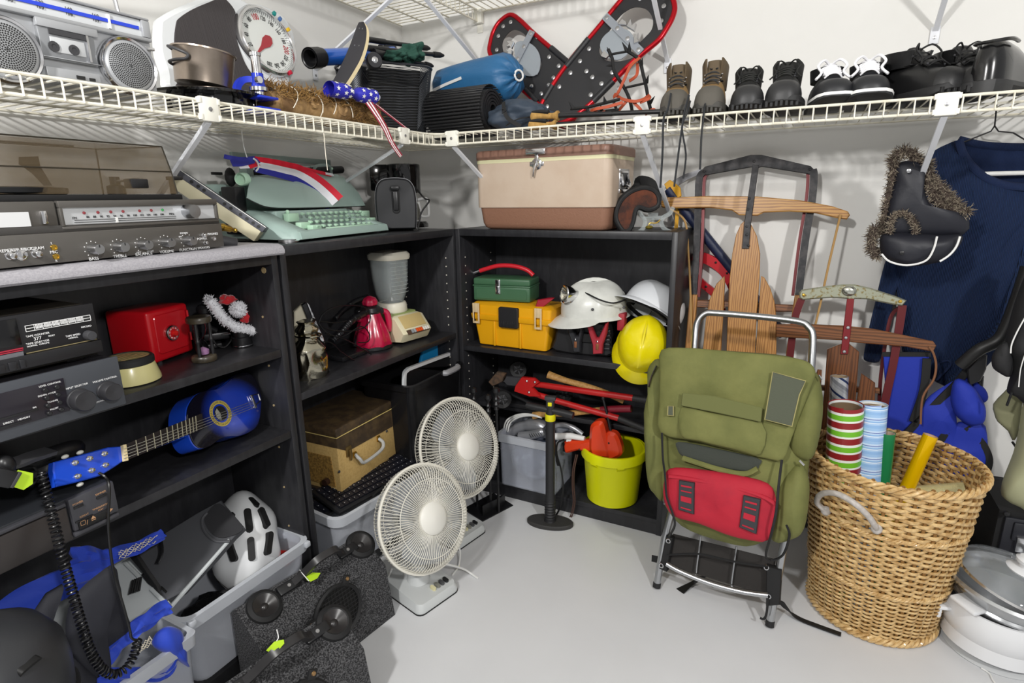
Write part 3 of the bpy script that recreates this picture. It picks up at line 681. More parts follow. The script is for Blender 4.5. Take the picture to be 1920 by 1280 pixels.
crampon('black crampon lying flat below the snowshoe with orange straps', -.385,
    [[(1070, 204, 0), (1100, 201, 0), (1130, 194, 0), (1162, 186, 0)], [(1080, 214, 0), (1120, 210, 0), (1160, 206, 0)]], [(1100, 201, 1104, 212), (1150, 189, 1156, 206)],
    [(1076, 204, 1066, 190), (1135, 193, 1132, 180), (1128, 208, 1126, 196), (1100, 210, 1084, 214)],
    [[(1108, 212, 0), (1115, 205, -.02), (1140, 200, -.02), (1168, 192, -.01)], [(1108, 206, 0), (1122, 212, -.02), (1135, 210, -.02)], [(1210, 214, 0), (1225, 205, -.01), (1228, 212, 0)]], g_)
# ---- trekking poles
CORK = mat('cork', 'b08a4d', .85, col2='96723a', ns=80)
for i, (u0, v0, u1, v1, y) in enumerate(((996, 219, 1262, 208, -.405), (992, 236, 1300, 222, -.415))):
    a, b2 = at(u0, v0, 'y', y), at(u1, v1, 'y', y)
    t = Th('trekking_pole', ('upper', 'lower')[i]+' black trekking pole with cork grip lying along the wire shelf', 'pole', mw=frm(a, b2-a, (0, 0, 1)), group='pair of trekking poles')
    L = (b2-a).length
    MB().lathe([(.008, 0), (.0135, .004), (.012, .02), (.0095, .05), (.0085, .07), (.010, .078), (.0145, .085), (.0145, .09), (.008, .092)], 16).build('cork_grip', CORK, t)
    MB().tube(spl([(.009, 0, .005), (.0115, .002, .03), (.0095, .003, .06)], 5), .009, 8, sy=.7).build('grip_sleeve', BLKM, t)
    MB().lathe([(.0075, .09), (.0075, L*.6), (.0065, L*.6), (.0065, L)], 12).build('shaft', BLKP, t)
    MB().lathe([(.0078, L-.022), (.0078, L+.002), (.006, L+.004)], 12).build('shaft_ring', ALU, t)
# ---- shoes: toe towards -y, heel towards +y
def arch(w, h, zb, n=11, pw=.75):             # half section from left edge over the top to the right edge
    return [((1 if c >= 0 else -1)*w*abs(c)**pw, zb+h*max(0, sin(pi*k/(n-1)))**.8) for k in range(n) for c in (-cos(pi*k/(n-1)),)]
def loft_shoe(prof, n=13):
    R = []
    for y, w, h, xo in prof: R.append([(xo+x, y, z) for x, z in arch(w, h, 0, n)])
    return R
def shoe(label, loc, rz, grp, style, scale=1.0, mirror=1):
    s = Th('shoe' if style not in ('boot',) else 'hiking_boot', label, 'shoe' if style != 'boot' else 'boot', mw=T(*loc) @ RZ(rz) @ Matrix.Scale(scale, 4), group=grp)
    X = mirror
    P = dict(
        boot=dict(sole='3c3a36', up='5d4f3c', cap='57534c', cap2='8a6d42', lace='26282b', sh=.026, toe=.062),
        trail=dict(sole='1d1d1e', up='242423', cap='2c2c2d', cap2='242424', lace='1b1c1a', sh=.024, toe=.055),
        skate=dict(sole='2a2b2c', up='1b1c1f', cap='222326', cap2='1b1c1f', lace='e9e9ec', sh=.022, toe=.046),
        work=dict(sole='202021', up='19191a', cap='1c1c1d', cap2='1c1c1d', lace='141415', sh=.022, toe=.05))[style]
    UPm = mat(style+'_upper', P['up'], .38 if style == 'work' else .7, bump=.12, bs=70); SOm = mat(style+'_sole', P['sole'], .6, bump=.2, bs=50); CAm = mat(style+'_toe', P['cap'], .45 if style != 'boot' else .75, bump=.06, bs=50); LAm = mat(style+'_lace', P['lace'], .7)
    sh = P['sh']; outl = [(-.120, .010), (-.117, .026), (-.105, .040), (-.08, .047), (-.04, .049), (.01, .043), (.06, .036), (.10, .036), (.125, .033), (.138, .022), (.141, .008)]
    pol = [(w+.003+X*.004*(-.5 < -y*8), y) for y, w in outl]+[(-w-.003, y) for y, w in outl[::-1]]
    so = MB(RX(90) if 0 else Matrix()); rg = []
    for z, k in ((0, .95), (.004, 1), (sh*.6, 1.0), (sh, .985), (sh+.002, .95)):
        rg.append([(x*k, y*k+.004*(1-k), z+(.016*max(0, (-y-.07)/.05)**1.6 if z < sh*.5 else .009*max(0, (-y-.07)/.05)**1.6)) for x, y in pol])
    so.rings(rg); so = so.build('sole', SOm, s)
    if style == 'skate':
        MB().rings([[(x*1.012, y*1.01, z+.009*max(0, (-y-.07)/.05)**1.6) for x, y in pol] for z in (.014, .021)], True, False, False).build('white_foxing', WHT, so)
    if style in ('boot', 'trail', 'work'):
        t = MB()
        for i in range(-3, 4): t.box(i*.0125-.004, -.1225+abs(i)*.0035, .006, i*.0125+.004, -.115+abs(i)*.0035, .022, .001, 1)
        t.build('tread_lugs', SOm, so, kind='stuff')
    hb = {'boot': .105, 'trail': .085, 'skate': .072, 'work': .082}[style]
    prof = [(-.119, .014, .018, 0), (-.115, .026, P['toe']*.55, 0), (-.104, .037, P['toe']*.82, 0), (-.088, .043, P['toe']*.95, 0), (-.07, .0455, P['toe'], 0), (-.045, .046, P['toe']*1.12, 0), (-.015, .043, P['toe']*1.12+hb*.16, 0), (.02, .039, hb*.86, 0), (.05, .036, hb*.9, 0), (.09, .035, hb*.85, 0), (.118, .031, hb*.75, 0), (.134, .02, hb*.6, 0), (.138, .008, hb*.4, 0)]
    up = MB(T(0, 0, sh-.001)).rings([[(x, y, z) for x, z in arch(w, h, 0, 15)] for y, w, h, _ in prof]).build('upper', UPm, s, 70)
    MB(T(0, -.0012, sh-.001)).rings([[(x*1.03, y, z*1.03) for x, z in arch(w, h, 0, 15)] for y, w, h, _ in prof[:(5 if style != 'work' else 4)]], True, True, False).build('toe_cap', CAm, up, 70)
    if style == 'boot':
        MB(T(0, 0, sh-.001)).rings([[(x*1.02, y, z*1.035) for x, z in arch(w, h, 0, 15)] for y, w, h, _ in prof[4:7]], True, False, False).build('tan_band', mat('tan_suede', P['cap2'], .85), up, 70)
    # collar: open-fronted cuff with two raised lobes
    hc = {'boot': .058, 'trail': .034, 'skate': .02, 'work': .03}[style]; G = []
    for i in range(25):
        a = rad(-62+304*i/24); e = abs(i-12)/12; rx, ry = .037, .058
        zt = hc*(.55+.45*e**3) if style in ('boot', 'trail') else hc*(.7+.3*(1-e))-.016
        x, y = -rx*cos(a+pi/2+0)*1.0, .055+ry*sin(a)
        x, y = rx*sin(2*pi*(i-12)/24*.80)*1.0, .052+ry*cos(2*pi*(i-12)/24*.80)
        z0 = sh+hb*(.62 if style in ('boot', 'trail') else .78)
        G.append([(x*(1+.05*t)+(.004*e*t if x > 0 else -.004*e*t), y-.012*t*e*e, z0+(zt+.03)*t) for t in (0, .4, .75, 1)])
    MB().sheet(G, .006).build('collar', UPm, up, 60)
    MB().box(-.03, -.004, sh+hb*.8, .03, .1, sh+hb*.8+.004, .002).build('insole', BLKM, up)
    tg = spl([(0, -.045, sh+P['toe']*1.1), (0, -.015, sh+hb*.9), (0, .008, sh+hb+.012), (0, .02, sh+hb+hc*.75)], 5)
    MB().tube(tg, [.022]*len(tg), 12, sx=1.0, sy=.35, up=(0, -1, 1)).build('tongue', UPm if style != 'skate' else CAm, s)
    n = {'boot': 4, 'trail': 5, 'skate': 5, 'work': 4}[style]; lr = .0022 if style != 'skate' else .0034
    ey = MB()
    lc = MB()
    for i in range(n):
        t = i/(n-1); y = -.048+.062*t; z = sh+P['toe']*1.16+(hb+.012-P['toe']*1.16)*t+.004; w = .02+.004*t
        lc.tube(spl([(-w, y+.004, z-.004), (-w*.5, y-.004, z+.004), (0, y-.006, z+.006), (w*.5, y-.004, z+.004), (w, y+.004, z-.004)], 3), lr, 6, sx=1.3, sy=.7)
        if i < n-1: lc.tube(spl([(-w, y, z), (0, y+.005, z+.008), (w, y+.012, z+.006)], 4), lr, 6)
        for sx in (-1, 1): ey.ball((sx*(w+.003), y+.003, z-.001), .003, n=8)
    if style in ('boot', 'trail', 'skate', 'work'):
        q = (0, .012, sh+hb+.018)
        for sx in (-1, 1): lc.tube(spl([q, (sx*.018, -.008, q[2]+.012), (sx*.034, -.02, q[2]-.004), (sx*.026, -.03, q[2]-.022), (sx*.04, -.045, q[2]-.04)] if style != 'boot' else [q, (sx*.012, -.006, q[2])], 5), lr, 6)
    lc.build('laces', LAm, s)
    ey.build('eyelets', CHR if style == 'boot' else DGRY, up, kind='stuff')
    return s
def sh_at(u, v, y=-.315): p = at(u, v, 'y', y); return (p.x, y, ZS+.003)
g1 = 'tan hiking boots'
b1 = shoe('left tan and brown hiking boot with open collar, laces hanging down', sh_at(1268, 205), 8, g1, 'boot', .86)
b2_ = shoe('right tan and brown hiking boot with open collar, lace hanging down', sh_at(1334, 203), 3, g1, 'boot', .86)
g2 = 'black trail shoes'
shoe('left black lace-up hiking shoe next to the tan boots', sh_at(1400, 198), 6, g2, 'trail', .88); shoe('right black lace-up hiking shoe with wide rubber toe', sh_at(1470, 194), 0, g2, 'trail', .92)
g3 = 'black and white skate shoes'
shoe('left black skate shoe with thick white laces', sh_at(1551, 186), 10, g3, 'skate', .95); shoe('right black skate shoe with thick white laces', sh_at(1622, 181), 2, g3, 'skate', .95)
g4 = 'black leather work shoes'
shoe('black leather work shoe lying to the right of the skate shoes', sh_at(1717, 172, -.30), 38, g4, 'work', 1.0); shoe('black leather work shoe with loose laces between its mate and the dress shoe', sh_at(1800, 164, -.30), 18, g4, 'work', .95)
# dress shoe seen from the heel
DL = mat('black_leather', '111112', .2, coat=.4)
o = sh_at(1885, 158, -.30)
ds = Th('dress_shoe', 'polished black dress shoe at the far right end of the wire shelf', 'shoe', o, 150)
pr = [(-.14, .012, .02), (-.12, .03, .034), (-.08, .04, .046), (-.03, .042, .062), (.02, .036, .082), (.07, .034, .088), (.11, .032, .086), (.132, .022, .07), (.138, .006, .03)]
up = MB(T(0, 0, .026)).rings([[(x, y, z) for x, z in arch(w, h, 0, 15)] for y, w, h in pr]).build('upper', DL, ds, 70)
MB().tube(spl([(.03, .06, .108), (.032, .1, .108), (.02, .13, .104), (-.02, .13, .104), (-.032, .1, .108), (-.03, .06, .108)], 4), .004, 6).build('collar_piping', DL, up)
pol = [(w+.004, y) for y, w, h in pr]+[(-w-.004, y) for y, w, h in pr[::-1]]
MB().rings([[(x, y, z) for x, y in pol] for z in (.018, .027)]).build('sole', mat('shoe_sole', '2b2b2c', .5), ds)
hp = [(x, y) for x, y in pol if y > .06]; MB().rings([[(x*k, y, z) for x, y in hp] for z, k in ((0, .95), (.018, 1))]).build('heel', mat('shoe_sole', '2b2b2c', .5), ds)
MB().tube(spl([(0, -.01, .1), (.03, -.02, .11), (.05, -.01, .09)], 4), .0025, 6).build('laces', BLKM, ds)
# hanging boot laces
for th, P in ((b1, [(1258, 175, -.42), (1252, 205, -.445), (1244, 225, -.46), (1242, 290, -.46), (1238, 352, -.46)]), (b1, [(1292, 178, -.42), (1284, 208, -.445), (1280, 230, -.46), (1273, 280, -.46), (1264, 350, -.46)]), (b1, [(1294, 190, -.42), (1288, 212, -.45), (1279, 240, -.458), (1286, 290, -.458), (1281, 335, -.458)]), (b2_, [(1322, 195, -.42), (1319, 218, -.45), (1315, 260, -.458), (1313, 310, -.458), (1312, 318, -.458)])):
    MB().tube(spl([th.l(at(u, v, 'y', y)) for u, v, y in P], 6), .0042, 6, sy=.6).build('hanging_lace', mat('boot_lace', '26282b', .7), th)
# ============================================================ TOP OF THE LEFT BOOKCASES
ZC = 1.0557
TM = mat('grey_brushed_metal', '66635f', .38, .55, bump=.04, bs=40, stretch=(1, 30, 30))
TM2 = mat('grey_metal_dark', '4d4b49', .42, .5)
tt = Th('stereo_receiver', 'grey stereo music centre with smoked turntable lid on the pale countertop', 'stereo', (.397, -1.221, ZC), 94.9)
W = -.50
zl = tt.XZ(405, 419)[1]; zt = tt.XZ(404, 374, .012)[1]
MB().box(W, .0, 0.003, 0, .012, zl, .0015).build('control_panel', TM, tt)
MB().box(W, .004, zl, -.001, .03, zl+.012, .001).box(W, .012, 0.003, -.002, .29, zt).build('cabinet', TM2, tt)
def lbl(t, s_, u, v, size, y=-.0006): x, z = t.XZ(u, v, y); return (s_, size, FR(x, z, y))
for s_, u, v, r in (('BASS', 173, 466.5, .0095), ('TREBLE', 221, 462.5, .0095), ('BALANCE', 266, 458.5, .0095), ('VOLUME', 309, 454, .0095), ('FUNCTION', 350, 451, .0095)):
    x, z = tt.XZ(u, v); k = MB(T(x, 0, z) @ RX(90)).lathe([(r*1.02, 0), (r, .004), (r*.95, .020), (r*.9, .0215), (0, .0215)], 28).build('knob', ALU, tt)
    MB(T(x, -.022, z) @ RX(90)).box(-.0006, .003, -.0005, .0006, r*.85, .0006).build('pointer_mark', LETB, k)
    d = MB()
    for a in range(-140, 141, 35): d.box(-.0007, r*1.35, 0, .0007, r*1.35+.0016, .0004, m=T(x, 0, z) @ RX(90) @ RZ(-a))
    d.build('scale_ticks', LETW, tt, kind='stuff')
for u, v, r, l_ in ((17.5, 479.5, .0055, .012), (40, 478, .0075, .001), (66, 475.5, .0055, .012), (381, 441, .004, .008), (384, 455, .0035, .008)):
    x, z = tt.XZ(u, v); MB(T(x, 0, z) @ RX(90)).lathe([(r*1.25, 0), (r*1.2, .0012), (r, .0015), (r*.92, l_), (r*.6, l_+.001), (0, l_+.001)], 16).build('push_button', CHR, tt)
for u, v in ((101, 464), (105, 481), (401, 447)):
    x, z = tt.XZ(u, v); MB(T(x, 0, z) @ RX(90)).lathe([(.0055, 0), (.005, .002), (.003, .002), (.003, .0003), (0, .0003)], 16).build('jack_socket', BRASS if u < 200 else CHR, tt)
it = [lbl(tt, 'RECORD', 95, 441, .008, .0035), lbl(tt, 'REPEAT', 14, 470, .007), lbl(tt, 'STOP-EJECT', 38, 468, .007), lbl(tt, 'PROGRAM', 62, 466, .007), lbl(tt, 'MIC', 101, 472.5, .007), lbl(tt, 'L', 97, 456, .006), lbl(tt, 'R', 106, 489, .006), lbl(tt, 'BASS', 176, 485, .008), lbl(tt, 'TREBLE', 225, 480, .008), lbl(tt, 'BALANCE', 270, 476, .008), lbl(tt, 'VOLUME', 313, 471.5, .008), lbl(tt, 'FUNCTION', 353, 467.5, .008), lbl(tt, 'POWER', 379, 447.5, .007), lbl(tt, 'SPEAKERS', 382, 464.5, .007), lbl(tt, 'PHONES', 399, 438.5, .007), lbl(tt, 'LEFT', 260, 473.5, .005), lbl(tt, 'RIGHT', 282, 471, .005), lbl(tt, 'PHONO', 345, 437, .005), lbl(tt, 'FM', 338, 444, .005)]
text(tt, it, LETW)
# tape door and tuner window
b = MB(); pbox(tt, b, -60, 379, 113, 433, .006, .014, .002); td = b.build('tape_door', TM, tt)
b = MB(); pbox(tt, b, -60, 400, 59, 424, .0045, .01, 0); b.build('tape_slot', mat('slot_white', 'd6d7d8', .3), td)
b = MB(); pbox(tt, b, 76, 395, 93, 420, .0, .01, .002); b.build('door_latch', CHR, td)
b = MB()
for q in ((115, 376, 398, 381), (118, 413, 405, 427)): pass
x0, x1 = tt.XZ(118, 400, .004)[0], -.002; z0, z1 = tt.XZ(400, 411, .004)[1], tt.XZ(396, 373, .004)[1]
for a in ((x0-.006, z0-.005, x1, z0), (x0-.006, z1-.012, x1, z1), (x0-.006, z0, x0, z1-.012), (x1-.006, z0, x1, z1-.012)): b.box(a[0], .002, a[1], a[2], .014, a[3], .0015)
b.build('tuner_frame', TM, tt)
dl = MB().box(x0, .008, z0, x1-.006, .013, z1-.012).build('tuner_dial', mat('silver_dial', 'c9cbcd', .3, .3), tt)
b = tt.XZ(353, 395, .008); MB(T(b[0]-.003, .008, b[1]-.001) @ RX(90)).lathe([(.0145, 0), (.0145, .012), (.0135, .024), (0, .0245)], 36).build('tuning_knob', ALU, tt)
for i, u in enumerate((158, 184, 208, 231, 262, 284, 305)):
    x, z = tt.XZ(u, 399-5.5*(u-158)/147, .007); MB(T(x, .0078, z) @ RX(90)).lathe([(.0028, 0), (.0024, .0014), (0, .0018)], 12).build('indicator_lamp', mat('lamp_red', '8a3a3f', .3) if i < 6 else mat('lamp_green', '3f9a55', .3), dl)
it = []; b = MB()
for k in range(12): u = 165+k*12.6; v = 407-5.2*(u-158)/147; it.append(lbl(tt, str(86+2*k), u, v, .0055, .0074)); 
it += [lbl(tt, 'FM', 140, 409, .006, .0074), lbl(tt, 'MHz', 322, 401, .006, .0074)]
text(dl, it, LETB)
for dv in (5.5, 9.5):
    p0, p1 = tt.XZ(140, 408+dv, .0074), tt.XZ(330, 401+dv, .0074); b.box(p0[0], .0072, p0[1], p1[0], .0078, p0[1]+.0009)
b.build('scale_lines', LETB, dl, kind='stuff')
p0 = tt.XZ(220, 415, .007); MB().box(p0[0]-.002, .0065, p0[1]-.004, p0[0]+.002, .008, p0[1]+.008).build('needle', WHT, dl)
# plinth, platter, tonearm, smoked lid
zp = tt.XZ(340, 364, .03)[1]; xr = tt.XZ(342, 364, .03)[0]
MB().box(W, .03, zt, xr, .29, zp, .002).build('plinth', BLKM, tt)
MB(T(-.36, .16, zp)).lathe([(.125, 0), (.13, .004), (.13, .012), (.12, .014), (0, .014)], 48).build('platter', mat('platter', '2a2b2d', .3, .6), tt)
arm = MB().tube(spl([(-.075, .22, zp+.03), (-.08, .14, zp+.034), (-.12, .07, zp+.03), (-.15, .05, zp+.026)], 6), .003, 8).build('tonearm', STL, tt)
MB(T(-.075, .22, zp)).lathe([(.018, 0), (.018, .02), (.01, .024), (.01, .04), (0, .04)], 20).build('tonearm_post', BLKP, arm)
MB().box(-.165, .035, zp+.012, -.13, .06, zp+.03, .002).build('headshell', BLKP, arm)
MB().box(-.06, .06, zp, -.052, .07, zp+.035, .002).box(-.062, .055, zp+.03, -.035, .075, zp+.038, .002).build('arm_rest', BLKP, tt)
a0 = tt.XZ(42, 320, .06); st = MB().rings([[tt.L(u, v, y) for u, v, y in q] for q in (((82, 348, .05), (98, 348, .05), (98, 348, .08), (82, 348, .08)), ((60, 325, .06), (84, 325, .06), (84, 325, .1), (60, 325, .1)), ((42, 312, .07), (76, 312, .07), (76, 312, .12), (42, 312, .12)), ((35, 308, .08), (75, 308, .08), (75, 308, .13), (35, 308, .13)), ((35, 294, .08), (72, 293, .08), (72, 293, .13), (35, 294, .13)))]).build('changer_arm', BLKP, tt)
SMK = mat('smoked_acrylic', '6a5a42', .06, alpha=.26)
SME = mat('smoked_edge', '35312a', .2)
xe = xr-.008
q1, q2, q3 = tt.L(330, 361, xe, 'x'), tt.L(318, 322, xe, 'x'), tt.L(305, 275, xe, 'x')
q1.y = .034; q2.y = max(q2.y, .045); q3.y = max(q3.y, q2.y+.03)
prf = [(.034, zp+.001), (.043, tt.XZ(318, 322, .043)[1]), (.060, tt.XZ(305, 275, .060)[1]), (.272, tt.XZ(305, 275, .060)[1]+.004), (.274, zp+.001)]
th_ = .0028
def inset(P): return [(y+(th_ if i < 2 else 0 if i == 2 else -th_ if i > 2 else 0), z-(th_ if 1 < i < 4 else 0)) for i, (y, z) in enumerate(P)]
lid = MB(); O = prf; I_ = inset(prf)
lid.rings([[(x, y, z) for y, z in O+I_[::-1]] for x in (W, xe)])
lid.rings([[(x, y, z) for y, z in O] for x in (xe-th_, xe)])
lid = lid.build('smoked_lid', SMK, tt)
e = MB()
for i in (1, 2): e.tube([(W, O[i][0], O[i][1]), (xe, O[i][0], O[i][1])], .0013, 6)
e.tube([(xe, y, z) for y, z in O[:3]], .0016, 6); e.tube([(xe, O[2][0], O[2][1]), (xe, O[3][0], O[3][1])], .0013, 6)
e.tube([(W, O[3][0], O[3][1]), (xe, O[3][0], O[3][1])], .0013, 6); e.tube([(xe, O[3][0], O[3][1]), (xe, O[4][0], O[4][1])], .0013, 6)
e.build('lid_edges', SME, lid, kind='stuff')
MB().tube([(-.36, .2, O[2][1]+.001), (-.16, .2, O[2][1]+.001)], .0018, 6).build('lid_emblem_bar', DGRY, lid)
# ---- tilted beige rack box
a, c = at(333, 343, 'x', .17), at(484, 443, 'x', .30); d = c-a
mw = frm(a, d, (FW*-1)); rb = Th('beige_rack_box', 'narrow beige metal box leaning with dark perforated top edge beside stereo', 'metal box', mw=mw)
Lb = d.length
MB().box(-.05, -.016, -.012, .012, .016, Lb, .0015).build('body', mat('beige_metal', 'cdc6a8', .5), rb)
iu = rb.I.to_3x3() @ Vector((0, 0, 1)); sy = 1 if iu.y > 0 else -1
s2 = MB().box(-.05, sy*.0155, -.013, .013, sy*.030, Lb+.004, .0012).build('dark_strip', mat('strip_grey', '55565e', .5), rb)
MB().box(.0125, sy*.0305, -.013, .0145, sy*.0325, Lb+.004).build('strip_edge', WHT, rb)
for t in (.12, .2, .27, .52, .60, .72, .80, .88, .95):
    MB(T(.0135, sy*.023, Lb*t) @ RY(90)).lathe([(.0042, -.002), (.0042, .0004)], 12).build('hole', LETB, s2)
# ---- brass fittings
c = at(425, 428, 'x', .31)
br = Th('brass_fitting', 'brass hose fitting with a ringed dark end on the countertop', 'pipe fitting', (.33, -1.165, ZC), 90)
p0, p1 = br.l(at(410, 424, 'x', .33)), br.l(at(438, 431, 'x', .33))
MB(frm(p0, p1-p0)).lathe([(.008, -.02), (.008, .008), (.0092, .009), (.0092, .013), (.008, .014), (.008, .03), (.0055, .034), (.0045, .04), (.006, .042), (.005, .047), (0, .048)], 20).build('brass_body', BRASS, br)
p2, p3 = br.l(at(405, 450, 'x', .34)), br.l(at(440, 456, 'x', .36))
bb = MB(frm(p2, p3-p2)).lathe([(.013, -.03), (.013, .04), (.0105, .045), (0, .045)], 20).build('dark_body', DGRY, br)
MB(frm(p3, p3-p2)).lathe([(.0098, -.006), (.0098, .003), (.0065, .003), (.0065, -.004), (0, -.004)], 20, cap=False).build('brass_ring', BRASS, bb)
# ---- typewriter
MINT = mat('mint_enamel', '9db3ac', .42, bump=.03, bs=220); MINT2 = mat('mint_keys', 'b9dcc2', .4)
ty = Th('typewriter', 'mint green vintage typewriter on top of the middle bookcase', 'typewriter', (.342, -.939, 1.0475), 97.7)
w = .428
def P(u, v, y): return ty.L(u, v, y)
# base shell: two cheeks, front lip, rear block, in one casting
ck = lambda x0, x1: MB().box(0, 0, 0, .001, .001, .001)
prf = [(-.002, .006), (.004, .026), (.03, .034), (.08, .052), (.13, .074), (.20, .088), (.29, .085), (.30, .01), (.0, .004)]
b = MB()
zL = [P(575, 448, 0).z]
for x0, x1 in ((-.03, .045), (w-.055, w+.01)):
    R = []
    for k, x in enumerate((x0, x0+.012, x1-.012, x1)):
        sh = .012 if k in (0, 3) else 0
        R.append([(x, y+(sh if i < 2 else 0), max(.003, z-sh*.8 if z > .02 else z)) for i, (y, z) in enumerate(prf)])
    b.rings(R)
b.rings([[(x, y, z) for y, z in ((-.004, .006), (.0, .024), (.012, .029), (.022, .024), (.024, .004))] for x in (-.01, w)])
b.box(.04, .12, .004, w-.05, .30, .08, .004)
b.build('body', MINT, ty, 60)
MB().box(.04, .02, .006, w-.05, .125, .012).build('key_well', BLKM, ty)
# hood
ft = [P(u, v, .125) for u, v in ((462, 372), (480, 381), (505, 389), (560, 390), (640, 388), (684, 386))]
fm = [P(u, v, .155) for u, v in ((464, 356), (478, 356), (510, 358), (565, 359), (635, 357), (671, 362))]
tp_ = [P(u, v, .19) for u, v in ((470, 338), (485, 333), (520, 330), (565, 329), (630, 328), (652, 340))]
bk = [Vector((p.x*.98+.004, .235, p.z+.004)) for p in tp_]; bb_ = [Vector((p.x, .24, .07)) for p in tp_]
G = [spl(r, 3) for r in (ft, fm, tp_, bk, bb_)]
hood = MB().sheet(G, -.003).build('hood', MINT, ty, 60)
MB().tube(spl(ft, 4), .0016, 6).build('hood_seam', LETB, hood)
for q in (((530, 342, .178), (552, 385, .132)), ((640, 344, .175), (652, 382, .132))): MB().tube([P(*q[0]), P(*q[1])], .0022, 6).build('hood_rib', MINT, hood)
# keys
kb = MB(); 
kme = MB().rings([[(x*k, y*k, z) for x, y in rrect(-.0058, -.0055, .0058, .0055, .002, 2)] for z, k in ((0, .7), (.003, 1), (.0065, .95), (.006, .8))]).build('key', MINT2, ty)
first = True
for (u0, v0), (u1, v1), y, n in (((567, 403), (676, 398), .098, 12), ((582, 410.5), (680, 404.5), .076, 10), ((582, 418), (690, 412), .054, 11), ((594, 426), (692, 419.5), .034, 10)):
    a, c = P(u0, v0, y), P(u1, v1, y)
    for k in range(n):
        o = kme if first else kme.copy()
        if not first: COL.objects.link(o)
        first = False; o.parent = ty.o; o.matrix_local = T(*a.lerp(c, k/(n-1))) @ RX(16)
a, c = P(613, 430, .016), P(700, 424, .016); MB(T(*((a+c)/2))).box(-(c-a).length/2, -.006, 0, (c-a).length/2, .006, .008, .003).build('space_bar', MINT2, ty)
for u0, v0, u1, v1, y in ((541, 400, 562, 415, .09), (680, 395, 694, 408, .09), (564, 417, 583, 428, .05), (586, 422, 604, 431, .03), (694, 408, 705, 416, .05)):
    b = MB(); pbox(ty, b, u0, v0, u1, v1, y, y+.02, .002); b.build('margin_key', MINT2, ty)
b = P(539, 397, .10); MB().ball(b, .006, n=10).build('margin_key', MINT2, ty)
# carriage
pa, pb = P(478, 327, .24), P(640, 318, .24)
MB().tube([pa, pb], .013, 20).build('platen', BLKM, ty)
b = MB(frm(P(452, 336, .19), (pa-pb)+Vector((0, -.1, 0)))).lathe([(.012, -.02), (.0185, -.018), (.0185, .002), (.016, .0055), (.0135, .004), (.012, -.002), (0, -.003)], 24)
b.build('platen_knob', MINT2, ty)
b = MB(); pbox(ty, b, 462, 314, 482, 372, .225, .255, .003); pbox(ty, b, 400, 345, 440, 372, .25, .30, .008); b.build('carriage_end', MINT, ty)
b = MB().ball(P(432, 332, .23), .016, .014, .026, 14); pbox(ty, b, 400, 322, 418, 328, .26, .27, .001); b.build('carriage_gear', BLKM, ty)
MB().box(P(425, 365, .2).x, .17, .02, P(445, 365, .2).x, .22, P(440, 350, .2).z, .004).build('ribbon_cover', BLKP, ty)
b = MB(); pbox(ty, b, 436, 296, 620, 300, .265, .275, .002); pbox(ty, b, 585, 310, 625, 330, .25, .262, .004); b.build('paper_rest', mat('grey_mint', '84938e', .45), ty)
MB().strap(spl([P(588, 322, .23), P(592, 312, .22), P(605, 309, .215), P(618, 312, .22), P(622, 328, .23)], 4), .008, .006, (0, 1, 0)).build('return_lever', mat('grey_mint', '84938e', .45), ty)
for u, v in ((436, 298), (612, 310), (622, 316)): MB().ball(P(u, v, .222), .005, n=10).build('lever_tip', MINT2, ty)
MB(T(-.025, .03, -.0005)).lathe([(.026, 0), (.026, .008), (.02, .009)], 24).build('round_foot', STL, ty)
# ---- ribbon
RB = mat('ribbon_blue', '2b2f94', .6); RW = mat('ribbon_white', 'e6e4ea', .6); RR_ = mat('ribbon_red', 'cf1530', .6)
rbn = Th('striped_ribbon', 'red white and blue striped ribbon draped over the mint typewriter', 'ribbon', tuple(ty.w((.13, .1, .1))))
def rp(u, v, y): return rbn.l(ty.w(P(u, v, y)))
cl = [rp(*q) for q in ((478, 308, .165), (505, 313, .165), (535, 320, .168), (560, 327, .172), (590, 345, .157), (614, 366, .138), (628, 381, .122))]
cl = spl(cl, 5); nrm = rbn.I.to_3x3() @ (CAM-Vector(rbn.o.location)).normalized()
sd = [((cl[min(i+1, len(cl)-1)]-cl[max(i-1, 0)]).normalized().cross(nrm)).normalized() for i in range(len(cl))]
def band(lo, hi, M, nm, off=0):
    G = [[p+s_*(lo+(hi-lo)*t)*(1+.7*k/len(cl))+nrm*(.006+off) for t in (0, .5, 1)] for k, (p, s_) in enumerate(zip(cl, sd))]
    MB().sheet(G, .0012).build(nm, M, rbn, 80)
s0 = 1 if (rbn.M.to_3x3() @ sd[-1]).dot(RT) > 0 else -1
for lo, hi, M, nm in ((-.021, -.007, RB, 'blue_stripe'), (-.007, .008, RW, 'white_stripe'), (.008, .021, RR_, 'red_stripe')): band(lo*s0, hi*s0, M, nm)
def loop(pts, w_, M, nm): MB().strap(spl([rp(*q) for q in pts], 5), w_, .0016, nrm+Vector((0, 0, .4))).build(nm, M, rbn, 80)
loop([(420, 293, .2), (435, 296, .185), (455, 298, .18), (480, 296, .18)], .012, RB, 'blue_stripe')
loop([(434, 306, .16), (450, 306, .155), (466, 303, .155), (484, 300, .155)], .018, RB, 'blue_stripe')
loop([(448, 312, .154), (465, 311, .151), (478, 310, .15)], .014, RW, 'white_stripe')
loop([(466, 312, .15), (474, 309, .148), (484, 306, .148)], .016, RR_, 'red_stripe')
loop([(480, 297, .17), (530, 305, .175), (570, 316, .175), (620, 328, .18)], .013, RR_, 'red_stripe')
loop([(560, 322, .172), (590, 322, .178), (625, 328, .18)], .009, RW, 'white_stripe')
MB().tube(spl([rp(475, 297, .15), rp(482, 303, .142), rp(485, 313, .142), rp(480, 321, .15)], 5), .0025, 6).build('hook', WHT, rbn)
